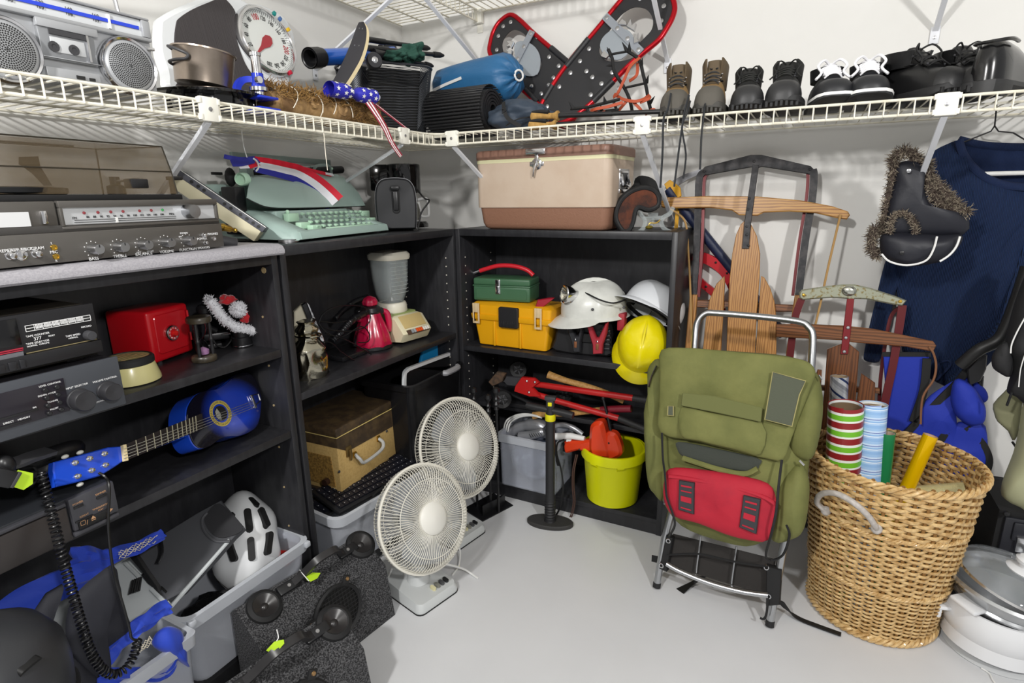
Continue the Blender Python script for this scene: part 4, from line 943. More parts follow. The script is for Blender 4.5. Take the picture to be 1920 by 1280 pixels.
MB().tube(spl([rp(463, 295, .17), rp(458, 278, .17), rp(455, 262, .17), rp(453, 245, .19)], 5), .0014, 5).build('string', WHT, rbn)
# ---- toaster
to = Th('toaster', 'black rounded toaster seen end-on behind typewriter', 'toaster', (.226, -.523, 1.0475), 38)
w = .155; h = .176
out = [(-.072, .006), (-.076, .03), (-.079, .09), (-.074, .14), (-.056, .168), (-.025, .177), (.025, .177), (.056, .168), (.074, .14), (.079, .09), (.076, .03), (.072, .006)]
ou = [(x*.89, z) for x, z in spl2(out, 4)[:-1]+[(.072, .006)]]
m = T(.085, 0, 0)
MB(m).prism(ou, 0, .02, b=.006).build('end_panel', mat('toaster_black', '232427', .5), to)
MB(m).prism([(x*1.015, z*1.01) for x, z in ou], .0205, .024).build('chrome_band', CHR, to)
MB(m).prism([(x*.985, z*.985) for x, z in ou], .024, .21, b=.004).build('body', BLKP, to)
MB(m).prism(rrect(-.013, .06, .013, .152, .011), -.003, .004, b=.001).build('lever_slot', mat('slot_black', '0e0e10', .3), to)
MB(m).box(-.009, -.012, .07, .009, -.001, .135, .004).build('lever_handle', BLKP, to)
MB(m).box(-.015, -.020, .138, .015, .001, .152, .004).build('lever_tip', BLKP, to)
MB().tube(spl([(.11, .022, .172), (.15, .05, .15), (.185, .07, .11), (.20, .02, .1), (.17, .01, .06), (.155, -.005, .005), (.14, -.01, .003)], 6), .003, 6).build('cord', BLKM, to)
MB().tube(spl([(.03, .1, .175), (.035, .08, .2), (.06, .06, .205), (.075, .05, .18)], 5), .003, 6).build('cord', BLKM, to)
# ---- coffee maker
q0, q1 = at(718, 340, 'x', .12), at(790, 340, 'x', .16)
cm = Th('coffee_maker', 'glossy black drip coffee maker with a white-handled glass jug behind the toaster', 'coffee maker', (.155, -.235, 1.0475), 35)
zt = cm.L(760, 308, 0).z; zb = cm.L(760, 362, 0).z
kx = cm.L(788, 335, 0).x; 
MB(T(kx-.064, .0, 0)).lathe([(.062, zb), (.064, zb+.004), (.064, zt-.003), (.061, zt), (0, zt)], 40).build('filter_housing', GB, cm)
MB().box(kx-.19, -.02, zb+.01, kx-.10, .075, zt, .006).build('water_tank', GB, cm)
MB().box(kx-.17, .03, .0, kx-.1, .075, zb+.02, .006).build('column', GB, cm)
MB(T(kx-.055, -.01, 0)).lathe([(.078, 0), (.078, .012), (.07, .022), (0, .024)], 40).build('base', GB, cm)
j = MB(T(kx-.06, -.01, 0)).lathe([(.045, .026), (.055, .032), (.058, .06), (.052, .085), (.044, .094)], 36, cap=False).build('glass_jug', mat('jug_glass', 'cfcfc8', .03, trans=1, ior=1.15), cm)
MB(T(kx-.06, -.01, 0)).lathe([(.046, .092), (.048, .1), (.048, .108), (.046, .11), (0, .11)], 36).build('jug_collar', CHR, j)
hp = [(kx-.012, -.02, .104), (kx+.012, -.025, .108), (kx+.024, -.027, .1), (kx+.026, -.028, .05), (kx+.018, -.027, .04), (kx-.002, -.022, .042), (kx-.006, -.022, .06), (kx-.012, -.02, .095)]
MB().tube(spl(hp, 4), .0055, 8).build('jug_handle', WHT, j)
# ============================================================ LEFT BOOKCASE, UPPER SHELF
AMP = mat('amp_grey', '44474d', .42); AMPD = mat('amp_dark', '2b2a2e', .25)
rc_ = Th('amplifier', 'dark grey audio amplifier with two round knobs, under the black cassette deck', 'amplifier', (.46, -1.516, .7905), 90.7)
W = -.40; ht = rc_.XZ(222, 667)[1]
MB().box(W, .006, .006, -.002, .28, ht-.002, .002).build('cabinet', AMPD, rc_)
MB().box(W, 0, .0, 0, .006, ht, .001).build('front_panel', AMP, rc_)
for x in (W+.03, -.03): MB().box(x-.012, .03, -.0, x+.012, .06, .008, .002).build('foot', BLKP, rc_)
b = MB(); p0 = rc_.XZ(118, 708); p1 = rc_.XZ(118, 773); b.box(W, -.0015, p1[1], p0[0], .003, p0[1], .0006); dp = b.build('display_window', mat('display', '26232a', .15), rc_)
for u, v, r in ((147.5, 748, .0185), (200, 732, .0165)):
    x, z = rc_.XZ(u, v); k = MB(T(x, 0, z) @ RX(90)).lathe([(r*1.08, 0), (r*1.06, .004), (r, .005), (r*.97, .022), (r*.9, .024), (0, .0225)], 36).build('knob', mat('knob_black', '2c2c2f', .42), rc_)
for u, v in ((84, 731), (106, 725), (87, 746), (108, 739.5), (89.5, 760), (111, 754), (92, 774.5), (114, 767.5)):
    x, z = rc_.XZ(u, v, -.0015); MB(T(x, -.0015, z) @ RX(90)).lathe([(.0042, 0), (.0038, .003), (.003, .0038), (0, .0038)], 14).build('button', BLKP, dp)
for u0, v0, u1, v1 in ((-30, 793, 72, 768), (-30, 812, 58, 785)):
    a, c = rc_.XZ(u0, v0, -.0015), rc_.XZ(u1, v1, -.0015); MB().box(a[0], -.003, (a[1]+c[1])/2-.0018, c[0], -.001, (a[1]+c[1])/2+.0018, .0005).build('button_bar', BLKP, dp)
text(rc_, [lbl(rc_, 'INPUT SELECTOR', 144, 724, .0046), lbl(rc_, 'VOLUME CONTROL', 197, 711, .0046), lbl(rc_, 'DOWN', 188, 752, .004), lbl(rc_, 'LEVEL CONTROL', 94, 720, .0042, -.002), lbl(rc_, 'SIGNAL MODE', 88, 739, .004, -.002), lbl(rc_, 'TUNING', 99, 752, .004, -.002), lbl(rc_, 'PRESET', 102, 766, .004, -.002), lbl(rc_, 'MEMORY', 45, 784, .0042, -.002), lbl(rc_, 'DIRECT', 16, 792, .0042, -.002), lbl(rc_, 'FM', 65, 764, .004, -.002)], LETW)
dk = Th('cassette_deck', 'black cassette deck with tape counter and level meters, stacked on the grey amplifier', 'cassette deck', (.445, -1.532, .7905+ht+.0005), 90.7)
DK = mat('deck_black', '1f1f22', .35); h2 = dk.XZ(182, 567)[1]
MB().box(W, .008, .006, -.003, .24, h2-.002, .0015).build('cabinet', mat('deck_lid', '1f1c18', .5, col2='2c2822', ns=8), dk)
zl = dk.XZ(190, 634)[1]
MB().box(W, .0, zl, 0, .008, h2, .001).build('front_panel', DK, dk); MB().box(W, -.006, .012, 0, .008, zl-.001, .002).build('lower_ledge', DK, dk)
for x in (W+.04, -.035): MB().box(x-.014, .02, 0, x+.014, .05, .008, .002).build('foot', BLKP, dk)
a, c = dk.XZ(49, 662), dk.XZ(181, 635); b = MB().box(a[0], -.001, zl, c[0], .002, zl+.0012).build('gold_line', mat('gold_line', 'a89a72', .4, .5), dk)
mt = MB(); a, c = dk.XZ(46, 611), dk.XZ(168, 591); zm0, zm1 = dk.XZ(47, 622)[1], a[1]
mt.box(a[0], -.0008, zm0, c[0], .002, zm1).build('meter_glass', LETB, dk)
b = MB()
for z in (zm0, (zm0+zm1)/2, zm1): b.box(a[0], -.0016, z-.0004, c[0], -.0006, z+.0004)
for k in range(9): x = a[0]+(c[0]-a[0])*k/8; b.box(x-.0003, -.0016, zm0, x+.0003, -.0006, zm1)
for k in range(1, 7):
    for j in range(5):
        x = a[0]+(c[0]-a[0])*(k+.16+j*.16)/8
        for z in (zm0+.003, (zm0+zm1)/2+.0015): b.box(x, -.0016, z-.001, x+.0011, -.0006, z+.003)
b.build('meter_print', LETW, dk, kind='stuff')
x, z = dk.XZ(165, 628); MB(T(x, 0, z) @ RX(90)).lathe([(.0088, 0), (.0085, .012), (.0075, .014), (0, .0145)], 24).build('record_knob', DGRY, dk)
text(dk, [lbl(dk, 'TAPE COUNTER', 71, 627.5, .0046), lbl(dk, '377', 70.5, 634.5, .0075, -.0012), lbl(dk, 'TAPE SELECTOR', 71, 641.5, .0046), lbl(dk, 'NORMAL  CHROME', 72, 646, .0036), lbl(dk, 'TAPE SPEED', 137, 628.5, .0044), lbl(dk, 'NORMAL', 137.5, 633, .0036), lbl(dk, 'RECORD', 162, 612, .0042), lbl(dk, 'RESET', 97, 629, .0036), lbl(dk, 'EJECT   PAUSE', 18, 667, .005)], LETW)
b = MB(); a, c = dk.XZ(-30, 606), dk.XZ(41, 646); b.box(a[0], -.002, c[1], c[0], .002, a[1], .001); tw = b.build('tape_window', mat('tape_window', '121214', .12), dk)
for v0, v1, M in ((648, 650, 'a5283c'), (651.5, 653.5, 'a5283c'), (655, 665, '65656a')):
    c = dk.XZ(42, v0+3); e = dk.XZ(42, v1+3); MB().box(a[0], -.0025, e[1], c[0], 0, c[1]).build('door_stripe', mat('stripe_'+M, M, .4), tw)
for u0, u1 in ((-30, 13), (15, 35), (36, 51)):
    b = MB(); pbox(dk, b, u0, 684-.24*(u0), u1, 700-.22*u1, -.008, .0, .001); b.build('piano_key', DK, dk)
# ---- red safe
RSF = mat('red_enamel', 'c4141f', .3, coat=.3, bump=.04, bs=30)
sf = Th('toy_safe', 'small red metal combination safe on the upper left shelf', 'safe', (.262, -1.342, .795), 106)
SW, SD, SH = .126, .115, .122
MB().box(0, 0, 0, SW, SD, SH, .008, 3).build('body', RSF, sf)
dr = MB().prism(rrect(.016, .018, SW-.014, SH-.012, .01), -.003, .004, b=.0015).build('door', RSF, sf)
for z in (.02, .075): MB().cyl((SW-.01, -.004, z+.01), (SW-.01, -.004, z+.03), .003, 10).build('hinge', RSF, sf)
m = T(SW*.47, -.004, SH*.5) @ RX(90)
d = MB(m).lathe([(.0195, 0), (.0195, .003), (.017, .006), (.0155, .006), (.0155, .003)], 32, cap=False).build('dial_ring', CHR, dr)
MB(m).lathe([(.0155, .0), (.0155, .0045), (.009, .006), (0, .006)], 28).build('dial', RSF, dr)
MB(m).lathe([(.0075, .005), (.0065, .014), (0, .015)], 10).build('dial_knob', mat('bright_red', 'e0201f', .3), dr)
text(dr, [(str(k*10), .0052, m @ T(.0122*sin(2*pi*k/10), .0122*cos(2*pi*k/10), .0058) @ RZ(-36*k)) for k in range(10)], LETW)
for x in (.02, SW-.03): MB().box(x, .01, -.005, x+.012, .025, 0).build('foot', CHR, sf)
# ---- cream bowl
bo = Th('pet_bowl', 'cream flared bowl with black rubber rim and patterned top next to the red safe', 'bowl', (.325, -1.43, .791))
CR = mat('cream_enamel', 'cfc78d', .25, coat=.3)
MB().lathe([(.052, 0), (.056, .002), (.0555, .008), (.048, .036), (.047, .038), (0, .038)], 40).build('flared_base', CR, bo)
MB().lathe([(.046, .038), (.0485, .040), (.0485, .05), (.045, .054), (.041, .0545), (.041, .052)], 40, cap=False).build('rubber_rim', RUB, bo)
MB().lathe([(.042, .0525), (.02, .0535), (0, .0538)], 36).build('patterned_top', mat('patterned', 'b9a878', .25, col2='7a8a5a', ns=26, nb=(.4, .55), wave=6), bo)
# ---- hourglass
DW = mat('dark_marble_wood', '4a4234', .35, col2='2a251d', ns=20, coat=.3)
hg = Th('hourglass', 'dark turned-post hourglass with pink sand beside the red safe', 'hourglass', (.325, -1.262, .791), 10)
for z in (0, .093): MB(T(0, 0, z)).lathe([(.026, 0), (.0275, .003), (.0275, .011), (.025, .014), (0, .014)], 28).build('end_disc', DW, hg)
for k in range(3):
    a = 2*pi*k/3+.9; MB(T(.020*cos(a), .020*sin(a), 0)).lathe([(.0035, .013), (.0045, .03), (.0035, .045), (.0052, .0485), (.0052, .0515), (.0035, .055), (.0045, .075), (.0035, .094)], 12).build('post', BLKP, hg)
MB().lathe([(.0, .0145), (.012, .016), (.0135, .03), (.009, .045), (.002, .0535), (.009, .062), (.0135, .078), (.012, .092), (0, .0925)], 20).build('glass_bulb', mat('bulb_glass', 'e6e0ea', .04, trans=1, ior=1.1), hg)
MB().lathe([(.0, .016), (.011, .0165), (.012, .026), (.006, .031), (0, .034)], 16).build('sand', mat('pink_sand', 'c79ac4', .9), hg)
# ---- black optical instrument and santa hat
oi = Th('optical_instrument', 'black lab microscope under the fluffy red and white hat', 'microscope', (.25, -1.15, .791), 60)
SEM = mat('satin_black', '1a1a1c', .35)
def op(u, v, y=0): return oi.L(u, v, y)
MB(T(*op(455, 648, -.02)) @ T(0, 0, -op(455, 648, -.02).z)).lathe([(.024, 0), (.0245, .004), (.023, .024), (.019, .026), (.018, .05), (0, .05)], 28).build('lens_foot', SEM, oi)
MB(T(*op(455, 648, -.02)) @ T(0, 0, -op(455, 648, -.02).z)).lathe([(.0248, .0015), (.0252, .003), (.0248, .0045)], 28, cap=False).build('chrome_ring', CHR, oi)
q = op(382, 580); MB(T(*q)).lathe([(.004, -.03), (.0045, -.012), (.016, -.008), (.018, .004), (.012, .012), (.003, .014), (.003, .018), (0, .018)], 22).build('eyepiece_knob', SEM, oi)
b = MB(); a = op(405, 628, .01); b.box(a.x-.03, -.005, .02, a.x+.03, .035, a.z+.008, .004); b.tube([op(382, 590), op(388, 612, .005), op(405, 620, .01)], .008, 10); b.tube([op(400, 590, .02), op(430, 615, .01), op(448, 625, -.01)], .011, 10); b.build('body', SEM, oi)
b = MB(); b.box(a.x-.035, -.01, 0, a.x+.01, .05, .012, .003); b.build('base', SEM, oi)
b = MB(); b.tube(spl([op(398, 632, -.01), op(405, 645, -.015), op(420, 651, -.02), op(432, 640, -.015), op(436, 630, 0)], 5), .0022, 6); b.build('cable', BLKM, oi)
MB().tube([op(416, 627, -.01), op(432, 625, -.01)], .002, 6).build('chrome_rod', CHR, oi)
RV = mat('red_velvet', 'c01420', .8, sheen=.6, bump=.1, bs=120); FUR = mat('white_fur', 'e6e6ea', .95)
sh_ = Th('santa_hat', 'red and white fluffy christmas hat perched on the black microscope', 'hat', tuple(oi.w(op(430, 590, -.02))))
def hp_(u, v, y=-.03): return sh_.l(oi.w(op(u, v, y)))
def fur(path, r, n, ln, th, nm, seed=1):
    rn = random.Random(seed); P_ = spl(path, 8) if len(path) > 1 else [Vector(path[0])]
    b = MB(); 
    if len(P_) > 1: b.tube(P_, [r*(.75 if i in (0, len(P_)-1) else 1) for i in range(len(P_))], 12)
    else: b.ball(P_[0], r, n=16)
    o = b.build(nm, FUR, th); f = MB()
    for _ in range(n):
        c = rn.choice(P_); d = Vector((rn.gauss(0, 1), rn.gauss(0, 1), rn.gauss(0, 1))).normalized(); p = c+d*r*.9
        e = p+(d+Vector((rn.gauss(0, .5), rn.gauss(0, .5), rn.gauss(0, .5)))).normalized()*ln*rn.uniform(.6, 1.2); f.tube([p, e], [.0009, .0003], 3)
    f.build(nm+'_hair', FUR, o, kind='stuff')
fur([hp_(392, 562), hp_(404, 578), (hp_(420, 598)), hp_(440, 612), hp_(458, 617), hp_(478, 619)], .011, 1500, .007, sh_, 'fur_band')
fur([hp_(447, 580, -.045)], .0165, 700, .008, sh_, 'pompom', 2)
b = cloth_blob(tuple(hp_(428, 562, -.01)), .021, .02, .013, .4, 2, 3, 16); b.build('red_crown', RV, sh_, 80)
cloth_blob(tuple(hp_(462, 592, -.01)), .016, .02, .019, .4, 2, 6, 16).build('red_crown', RV, sh_, 80)
# ============================================================ LEFT BOOKCASE, SECOND SHELF
BLG = mat('guitar_blue', '1436a8', .14, coat=.8, col2='0b0a18', nb=(.02, .5), grad=((-.015, 0, .0), (.105, .3, .078))); BLG2 = mat('guitar_side', '1c49c4', .15, coat=.8)
X = Vector((-.08, .359, -.028)).normalized(); n = Vector((.90, .22, .34)); n = (n-X*n.dot(X)).normalized(); Y = -n; Z = X.cross(Y)
o = Vector((.335, -1.20, .655))
mw = Matrix(((X.x, Y.x, Z.x, o.x), (X.y, Y.y, Z.y, o.y), (X.z, Y.z, Z.z, o.z), (0, 0, 0, 1)))
gu = Th('guitar', 'small blue acoustic guitar lying on the second shelf, its headstock on the disc player', 'guitar', mw=mw)
c4 = lambda P_: [(a/7.11+300, b/7.11+680) for a, b in P_]
bo_ = tr(gu, c4([(360, 640), (400, 530), (480, 430), (600, 375), (750, 350), (860, 285), (980, 185), (1120, 125), (1230, 180), (1310, 310), (1345, 500), (1315, 780), (1230, 900), (1060, 975), (900, 985), (790, 1020), (660, 1110), (540, 1140), (450, 1080), (395, 960), (360, 800)]))
out = spl2(bo_, 4, True)
MB().prism(out, 0.002, .060, b=.003).build('body', BLG2, gu); MB().prism(out, -.002, .002, b=.001).build('soundboard', BLG, gu)
ho = gu.XZ(412.5, 775); r = (gu.XZ(434, 775)[0]-gu.XZ(391, 775)[0])/2
mm = T(ho[0], -.002, ho[1]) @ RX(90)
ro = MB(mm).lathe([(r*.72, 0), (r*.72, .0006), (r, .0006), (r, 0)], 40, cap=False).build('rosette', mat('rosette_gold', 'b5a24e', .5), gu)
b = MB(mm)
for k in range(44): b.box(r*.78, -.0005, .0005, r*.94, .0005, .0009, m=RZ(360*k/44))
b.build('rosette_ticks', LETB, ro, kind='stuff')
MB(mm).disc(r*.58, .0007, 32).build('sound_hole', mat('hole_black', '0b0a0a', .8), gu)
MB(mm).prism([(x, z) for x, z in [(-r*.5, -r*.2), (-r*.45, r*.25), (-r*.2, r*.45), (-r*.05, 0), (-r*.15, -r*.45), (-r*.35, -r*.4)]], -.0012, -.0008, RX(-90)).build('paper_label', mat('label_grey', '8f8f86', .7), gu)
fb = tr(gu, [(229, 835), (378, 775), (380, 803), (234, 864)], -.006)
MB().prism(fb, -.008, -.002).build('fretboard', mat('rosewood', '1a1416', .4), gu); MB().prism([(x, z) for x, z in tr(gu, [(229, 836), (345, 788), (350, 818), (234, 862)])], -.003, .016, b=.003).build('neck', BLG2, gu)
for t in (.14, .25, .345, .43, .51, .58, .645, .705, .76, .81, .855, .9):
    a, c = [Vector(fb[0]).lerp(Vector(fb[1]), t), Vector(fb[3]).lerp(Vector(fb[2]), t)]; MB().tube([(a.x, -.0086, a.y), (c.x, -.0086, c.y)], .0011, 6).build('fret', mat('fret', 'c9c3a8', .3, .7), gu)
MB().prism(tr(gu, [(227, 835), (233, 834), (237, 864), (231, 865)], -.006), -.012, -.004).build('nut', mat('bone', 'd8c79a', .5), gu)
hs = MB().prism(tr(gu, [(228, 837), (200, 839), (150, 853), (98, 867), (97, 884), (104, 913), (140, 905), (185, 893), (217, 873), (230, 864)]), -.004, .012, b=.002).build('headstock', BLG2, gu)
for u, v in ((139, 868), (166, 860), (194, 851), (144, 893), (170, 882), (196, 872)):
    x, z = gu.XZ(u, v, -.004); MB(T(x, -.004, z) @ RX(90)).lathe([(.0055, 0), (.005, .002), (.0028, .002), (.0026, .007), (.0035, .008), (0, .0085)], 14).build('tuning_peg', CHR, hs)
for u, v, w_ in ((122, 856, 1), (150, 848, 1), (150, 908, -1)): x, z = gu.XZ(u, v, .004); MB().ball((x, .004, z), .007, .004, .004, 10).build('peg_button', mat('pearl', 'cfcfc6', .3), hs)
a, c = gu.XZ(473, 739, -.004), gu.XZ(474, 767, -.004); br_ = MB().box((a[0]+c[0])/2-.004, -.009, c[1], (a[0]+c[0])/2+.004, -.002, a[1], .001).build('bridge', CHR, gu)
MB().tube([(a[0], -.004, a[1]-.003), (a[0]+.022, -.003, a[1]-.004), (a[0]+.02, -.003, c[1]+.014), (c[0], -.004, c[1]+.003)], .0018, 6).build('tailpiece', CHR, gu)
for k in range(4):
    s0 = gu.XZ(231.5, 842+k*6, -.011); s1 = gu.XZ(473, 752+k*4.4, -.009); MB().tube([(s0[0], -.0125, s0[1]), (s1[0], -.0095, s1[1])], .0006, 5).build('guitar_string', mat('string_steel', 'c9c7bf', .3, .8), gu)
# ---- disc player
vc = Th('disc_player', 'dark grey disc player with stop and play buttons on the second shelf at far left', 'disc player', (.4475, -1.560, .568), 92.6)
VG = mat('player_grey', '3d3d42', .45); VB = mat('player_brown', '332f2e', .35)
hv = vc.XZ(204, 903)[1]
MB().box(W, .006, .004, 0, .25, hv, .004).build('cabinet', mat('player_lid', '26282c', .4), vc)
zr = vc.XZ(210, 962)[1]
x0 = vc.XZ(130, 960)[0]
MB().box(x0, -.004, zr, 0, .01, hv, .003).build('control_panel', VG, vc); MB().box(x0-.002, -.006, .008, -.002, .006, zr-.002, .002).build('lower_ledge', VG, vc)
zm = vc.XZ(60, 990)[1]; MB().box(W, -.002, zm+.012, x0-.003, .01, hv-.004, .002).build('display_bar', VG, vc); MB().box(W, -.001, .004, x0-.003, .01, zm+.010, .002).build('disc_tray', VB, vc)
for u, v, l_, h_ in ((147, 949, .016, .005), (190, 930, .018, .005), (158, 972, .03, .0035), (190, 960, .03, .0035)):
    x, z = vc.XZ(u, v, -.004); MB().box(x-l_/2, -.006, z-h_/2, x+l_/2, -.003, z+h_/2, .001).build('button', BLKP, vc)
a, c = vc.XZ(146, 985, -.004), vc.XZ(200, 964, -.004); MB().box(a[0], -.0075, (a[1]+c[1])/2-.007, c[0], -.003, (a[1]+c[1])/2+.007, .002).build('play_key', BLKM, vc)
OR = mat('amber_print', 'b98f6a', .5)
g = MB(); x, z = vc.XZ(156, 980, -.008)
for q in ((-.006, -.0042, .006, -.0036), (-.006, .0036, .006, .0042)): g.box(x+q[0]*.7, -.0082, z+q[1], x+q[2]*.7, -.0074, z+q[3])
for q in (-.0042, .0036): g.box(x+q, -.0082, z-.0042, x+q+.0006, -.0074, z+.0042)
g.box(x+.014, -.0082, z-.004, x+.021, -.0074, z-.003); g.prism([(x+.0135, z-.001), (x+.0215, z-.001), (x+.0175, z+.005)], -.0082, -.0074); g.prism([(x+.045, z-.004), (x+.045, z+.005), (x+.052, z+.0005)], -.0082, -.0074)
g.build('transport_symbols', OR, vc, kind='stuff')
text(vc, [lbl(vc, 'POWER', 146, 943, .005, -.0045), lbl(vc, 'DIMMER', 189, 924, .005, -.0045), lbl(vc, 'REPEAT', 158, 966, .0045, -.0045), lbl(vc, 'TIME/SEARCH', 188, 950, .0045, -.0045), lbl(vc, 'PLAY', 189, 955, .004, -.0045), lbl(vc, '/', 164, 979, .012, -.008)], OR)
# ---- headphones
hd = Th('headphones', 'black over-ear headphones lying on the disc player beside the guitar head', 'headphones', (.36, -1.665, .568+hv+.002), 90)
c = hd.L(92, 848, .02); a0 = hd.L(30, 835, .02); rx = (hd.L(150, 850, .02).x-hd.L(28, 840, .02).x)/2
m = T(c.x-.005, .02, 0) @ T(0, 0, .03) @ RX(-24)
cu = MB(m).tube([(rx*cos(t), rx*.8*sin(t), .012) for t in [2*pi*k/40 for k in range(40)]], .016, 12, closed=True).build('ear_cushion', mat('pleather', '161618', .4, bump=.3, bs=60), hd)
MB(m).lathe([(rx*.9, .004), (rx*1.0, -.006), (rx*.95, -.016), (rx*.6, -.024), (0, -.024)], 36).build('ear_cup', SEM, hd)
b = MB().strap(spl([hd.L(95, 845, -.05), hd.L(60, 856, -.07), hd.L(25, 868, -.08), hd.L(-30, 870, -.06)], 6), .024, .007, (0, -.4, 1)).build('headband_arm', DGRY, hd)
MB().ball(hd.L(10, 872, -.085), .014, .014, .018, 14).build('pivot', SEM, hd)
MB().tube(spl([hd.L(20, 905, -.05), hd.L(50, 912, -.06), hd.L(72, 895, -.05), hd.L(62, 875, -.03), hd.L(35, 880, -.04), hd.L(30, 898, -.05), hd.L(60, 905, -.06)], 6), .0022, 6).build('thin_cable', BLKM, hd)
# ---- tagged adaptor
ad = Th('tagged_plug', 'black plug with a lime green tag at the left edge on the disc player', 'plug', tuple(at(18, 895, 'x', .475)), 90)
MB(RY(38)).box(-.026, -.008, -.016, .006, .010, .012, .003).build('plug_body', BLKP, ad)
MB(RY(38)).box(.004, -.009, -.014, .009, .010, .012, .001).build('plug_lip', DGRY, ad)
MB(RY(38)).prism([(.006, -.012), (.026, -.014), (.034, -.002), (.026, .014), (.004, .014)], -.004, -.002).build('green_tag', mat('lime_tag', 'b4d92a', .6), ad)
# ---- coiled cable
cb = Th('coiled_cable', 'black coiled headphone cable hanging down over the left shelves', 'cable', (.52, -1.62, .60))
pth = spl([cb.l(at(u, v, 'x', x)) for u, v, x in ((76, 885, .455), (88, 930, .47), (100, 975, .485), (116, 1040, .50), (133, 1100, .51), (150, 1160, .52), (170, 1220, .53), (190, 1252, .535), (212, 1264, .535), (236, 1253, .535), (252, 1226, .53), (258, 1200, .53))], 40)
L_ = [0]
for i in range(1, len(pth)): L_.append(L_[-1]+(pth[i]-pth[i-1]).length)
hx = []; tot = L_[-1]; nt = 64; j = 0; Xp = None
for i in range(nt*12+1):
    s_ = tot*i/(nt*12)
    while j < len(L_)-2 and L_[j+1] < s_: j += 1
    p_ = pth[j].lerp(pth[j+1], (s_-L_[j])/max(1e-9, L_[j+1]-L_[j])); t_ = (pth[min(j+2, len(pth)-1)]-pth[max(j-1, 0)]).normalized()
    Xp = (t_.orthogonal() if Xp is None else (Xp-t_*Xp.dot(t_))).normalized(); Yp = t_.cross(Xp); a_ = 2*pi*i/12
    hx.append(p_+Xp*.0065*cos(a_)+Yp*.0065*sin(a_))
MB().tube(hx, .0021, 6).build('coil', mat('cable_black', '141416', .3), cb)
MB().tube(spl([cb.l(at(u, v, 'x', x)) for u, v, x in ((258, 1200, .53), (247, 1196, .53), (243, 1180, .53), (231, 1135, .52), (216, 1085, .515), (208, 1040, .505), (203, 985, .49), (205, 915, .478), (198, 895, .462), (185, 886, .455))], 6), .0024, 6).build('straight_lead', mat('cable_black', '141416', .3), cb)
# ============================================================ BINS AND PILE AT LOWER LEFT
FRO = mat('frosted_plastic', 'eef2fb', .3, trans=.55, ior=1.06, bump=.05, bs=12, alpha=.62)
FROR = mat('frosted_rim', 'c9cdd4', .4, alpha=.85)
def bin_(label, loc, rz, w, d, h, taper=.9, r=.03, M=FRO, MR=FROR, rim=.028, nm='storage_bin', cat='bin', t=.0025):
    b = Th(nm, label, cat, loc, rz)
    def sec(z, k=0): f = taper+(1-taper)*z/h; return [(w/2+(x-w/2)*f, d/2+(y-d/2)*f, z) for x, y in rrect(k, k, w-k, d-k, r)]
    MB().rings([sec(0), sec(h*.5), sec(h), sec(h, t), sec(h*.5, t), sec(t, t)]).build('shell', M, b)
    MB().rings([[(x, y, h-rim) for x, y, _ in sec(h, -.007)], [(x, y, h+.001) for x, y, _ in sec(h, -.009)], [(x, y, h+.002) for x, y, _ in sec(h, t)], [(x, y, h-rim) for x, y, _ in sec(h, -.001)]], loop=True).build('rim', MR, b)
    return b
b1_ = bin_('long clear storage bin holding the white cycle helmet and swim fin', (.425, -1.467, .059), 90, .354, .27, .192, .9)
for x in (.01, .344): MB().box(x-.008, -.016, .176, x+.008, .0, .192, .003).build('rim_lug', FROR, b1_)
# ---- cycle helmet
HW = mat('helmet_white', 'e2e4e6', .15, coat=.4)
o = Vector((.275, -1.195, .235))
he = Th('cycle_helmet', 'glossy white cycle helmet with dark vents lying in the clear bin', 'helmet', mw=frm(o, (.62, -.25, .74), (-.60, .45, .62)))
def hel(th, ph): 
    r = 1+.05*cos(2*ph)-.03*max(0, cos(th*3)); x = .135*sin(th)*cos(ph)*(1.08 if cos(ph) > 0 else .95); y = .092*sin(th)*sin(ph)*(1+.05*cos(6*ph)); z = .105*cos(th)+.008*cos(5*y/.092*1.2)*sin(th)
    return (x*r, y*r, z)
G = [[hel(rad(2+88*i/16), 2*pi*k/48) for k in range(48)] for i in range(17)]
MB().sheet(G, -.012, closed=True).build('shell', HW, he, 60)
MB().rings([[(x*k, y*k, z) for x, y, _ in G[-1]] for z, k in ((.004, .97), (.004, 1.005), (-.022, .97), (-.022, .90))], loop=True).build('foam_edge', mat('foam_dark', '2a2523', .8, bump=.3, bs=120), he)
for x, y, l_, w_, rz in ((.035, -.040, .030, .0085, 8), (-.035, -.045, .03, .008, -8), (.03, .0, .034, .009, 0), (-.045, .0, .03, .0085, 0), (.085, -.02, .02, .008, 18), (.035, .042, .03, .0085, -8), (-.035, .045, .03, .008, 8)):
    zz = .105*math.sqrt(max(0, 1-(x/.14)**2-(y/.095)**2)); nrm = Vector((x/.14**2, y/.095**2, zz/.105**2)).normalized()
    q = frm(Vector((x, y, zz))*1.03, nrm, (1, 0, 0)); MB(q @ RZ(rz)).rings([[(a, b, z) for a, b in rrect(-l_, -w_, l_, w_, w_*.9)] for z in (-.012, .0035)]).build('vent', mat('vent_black', '0c0c0d', .6), he)
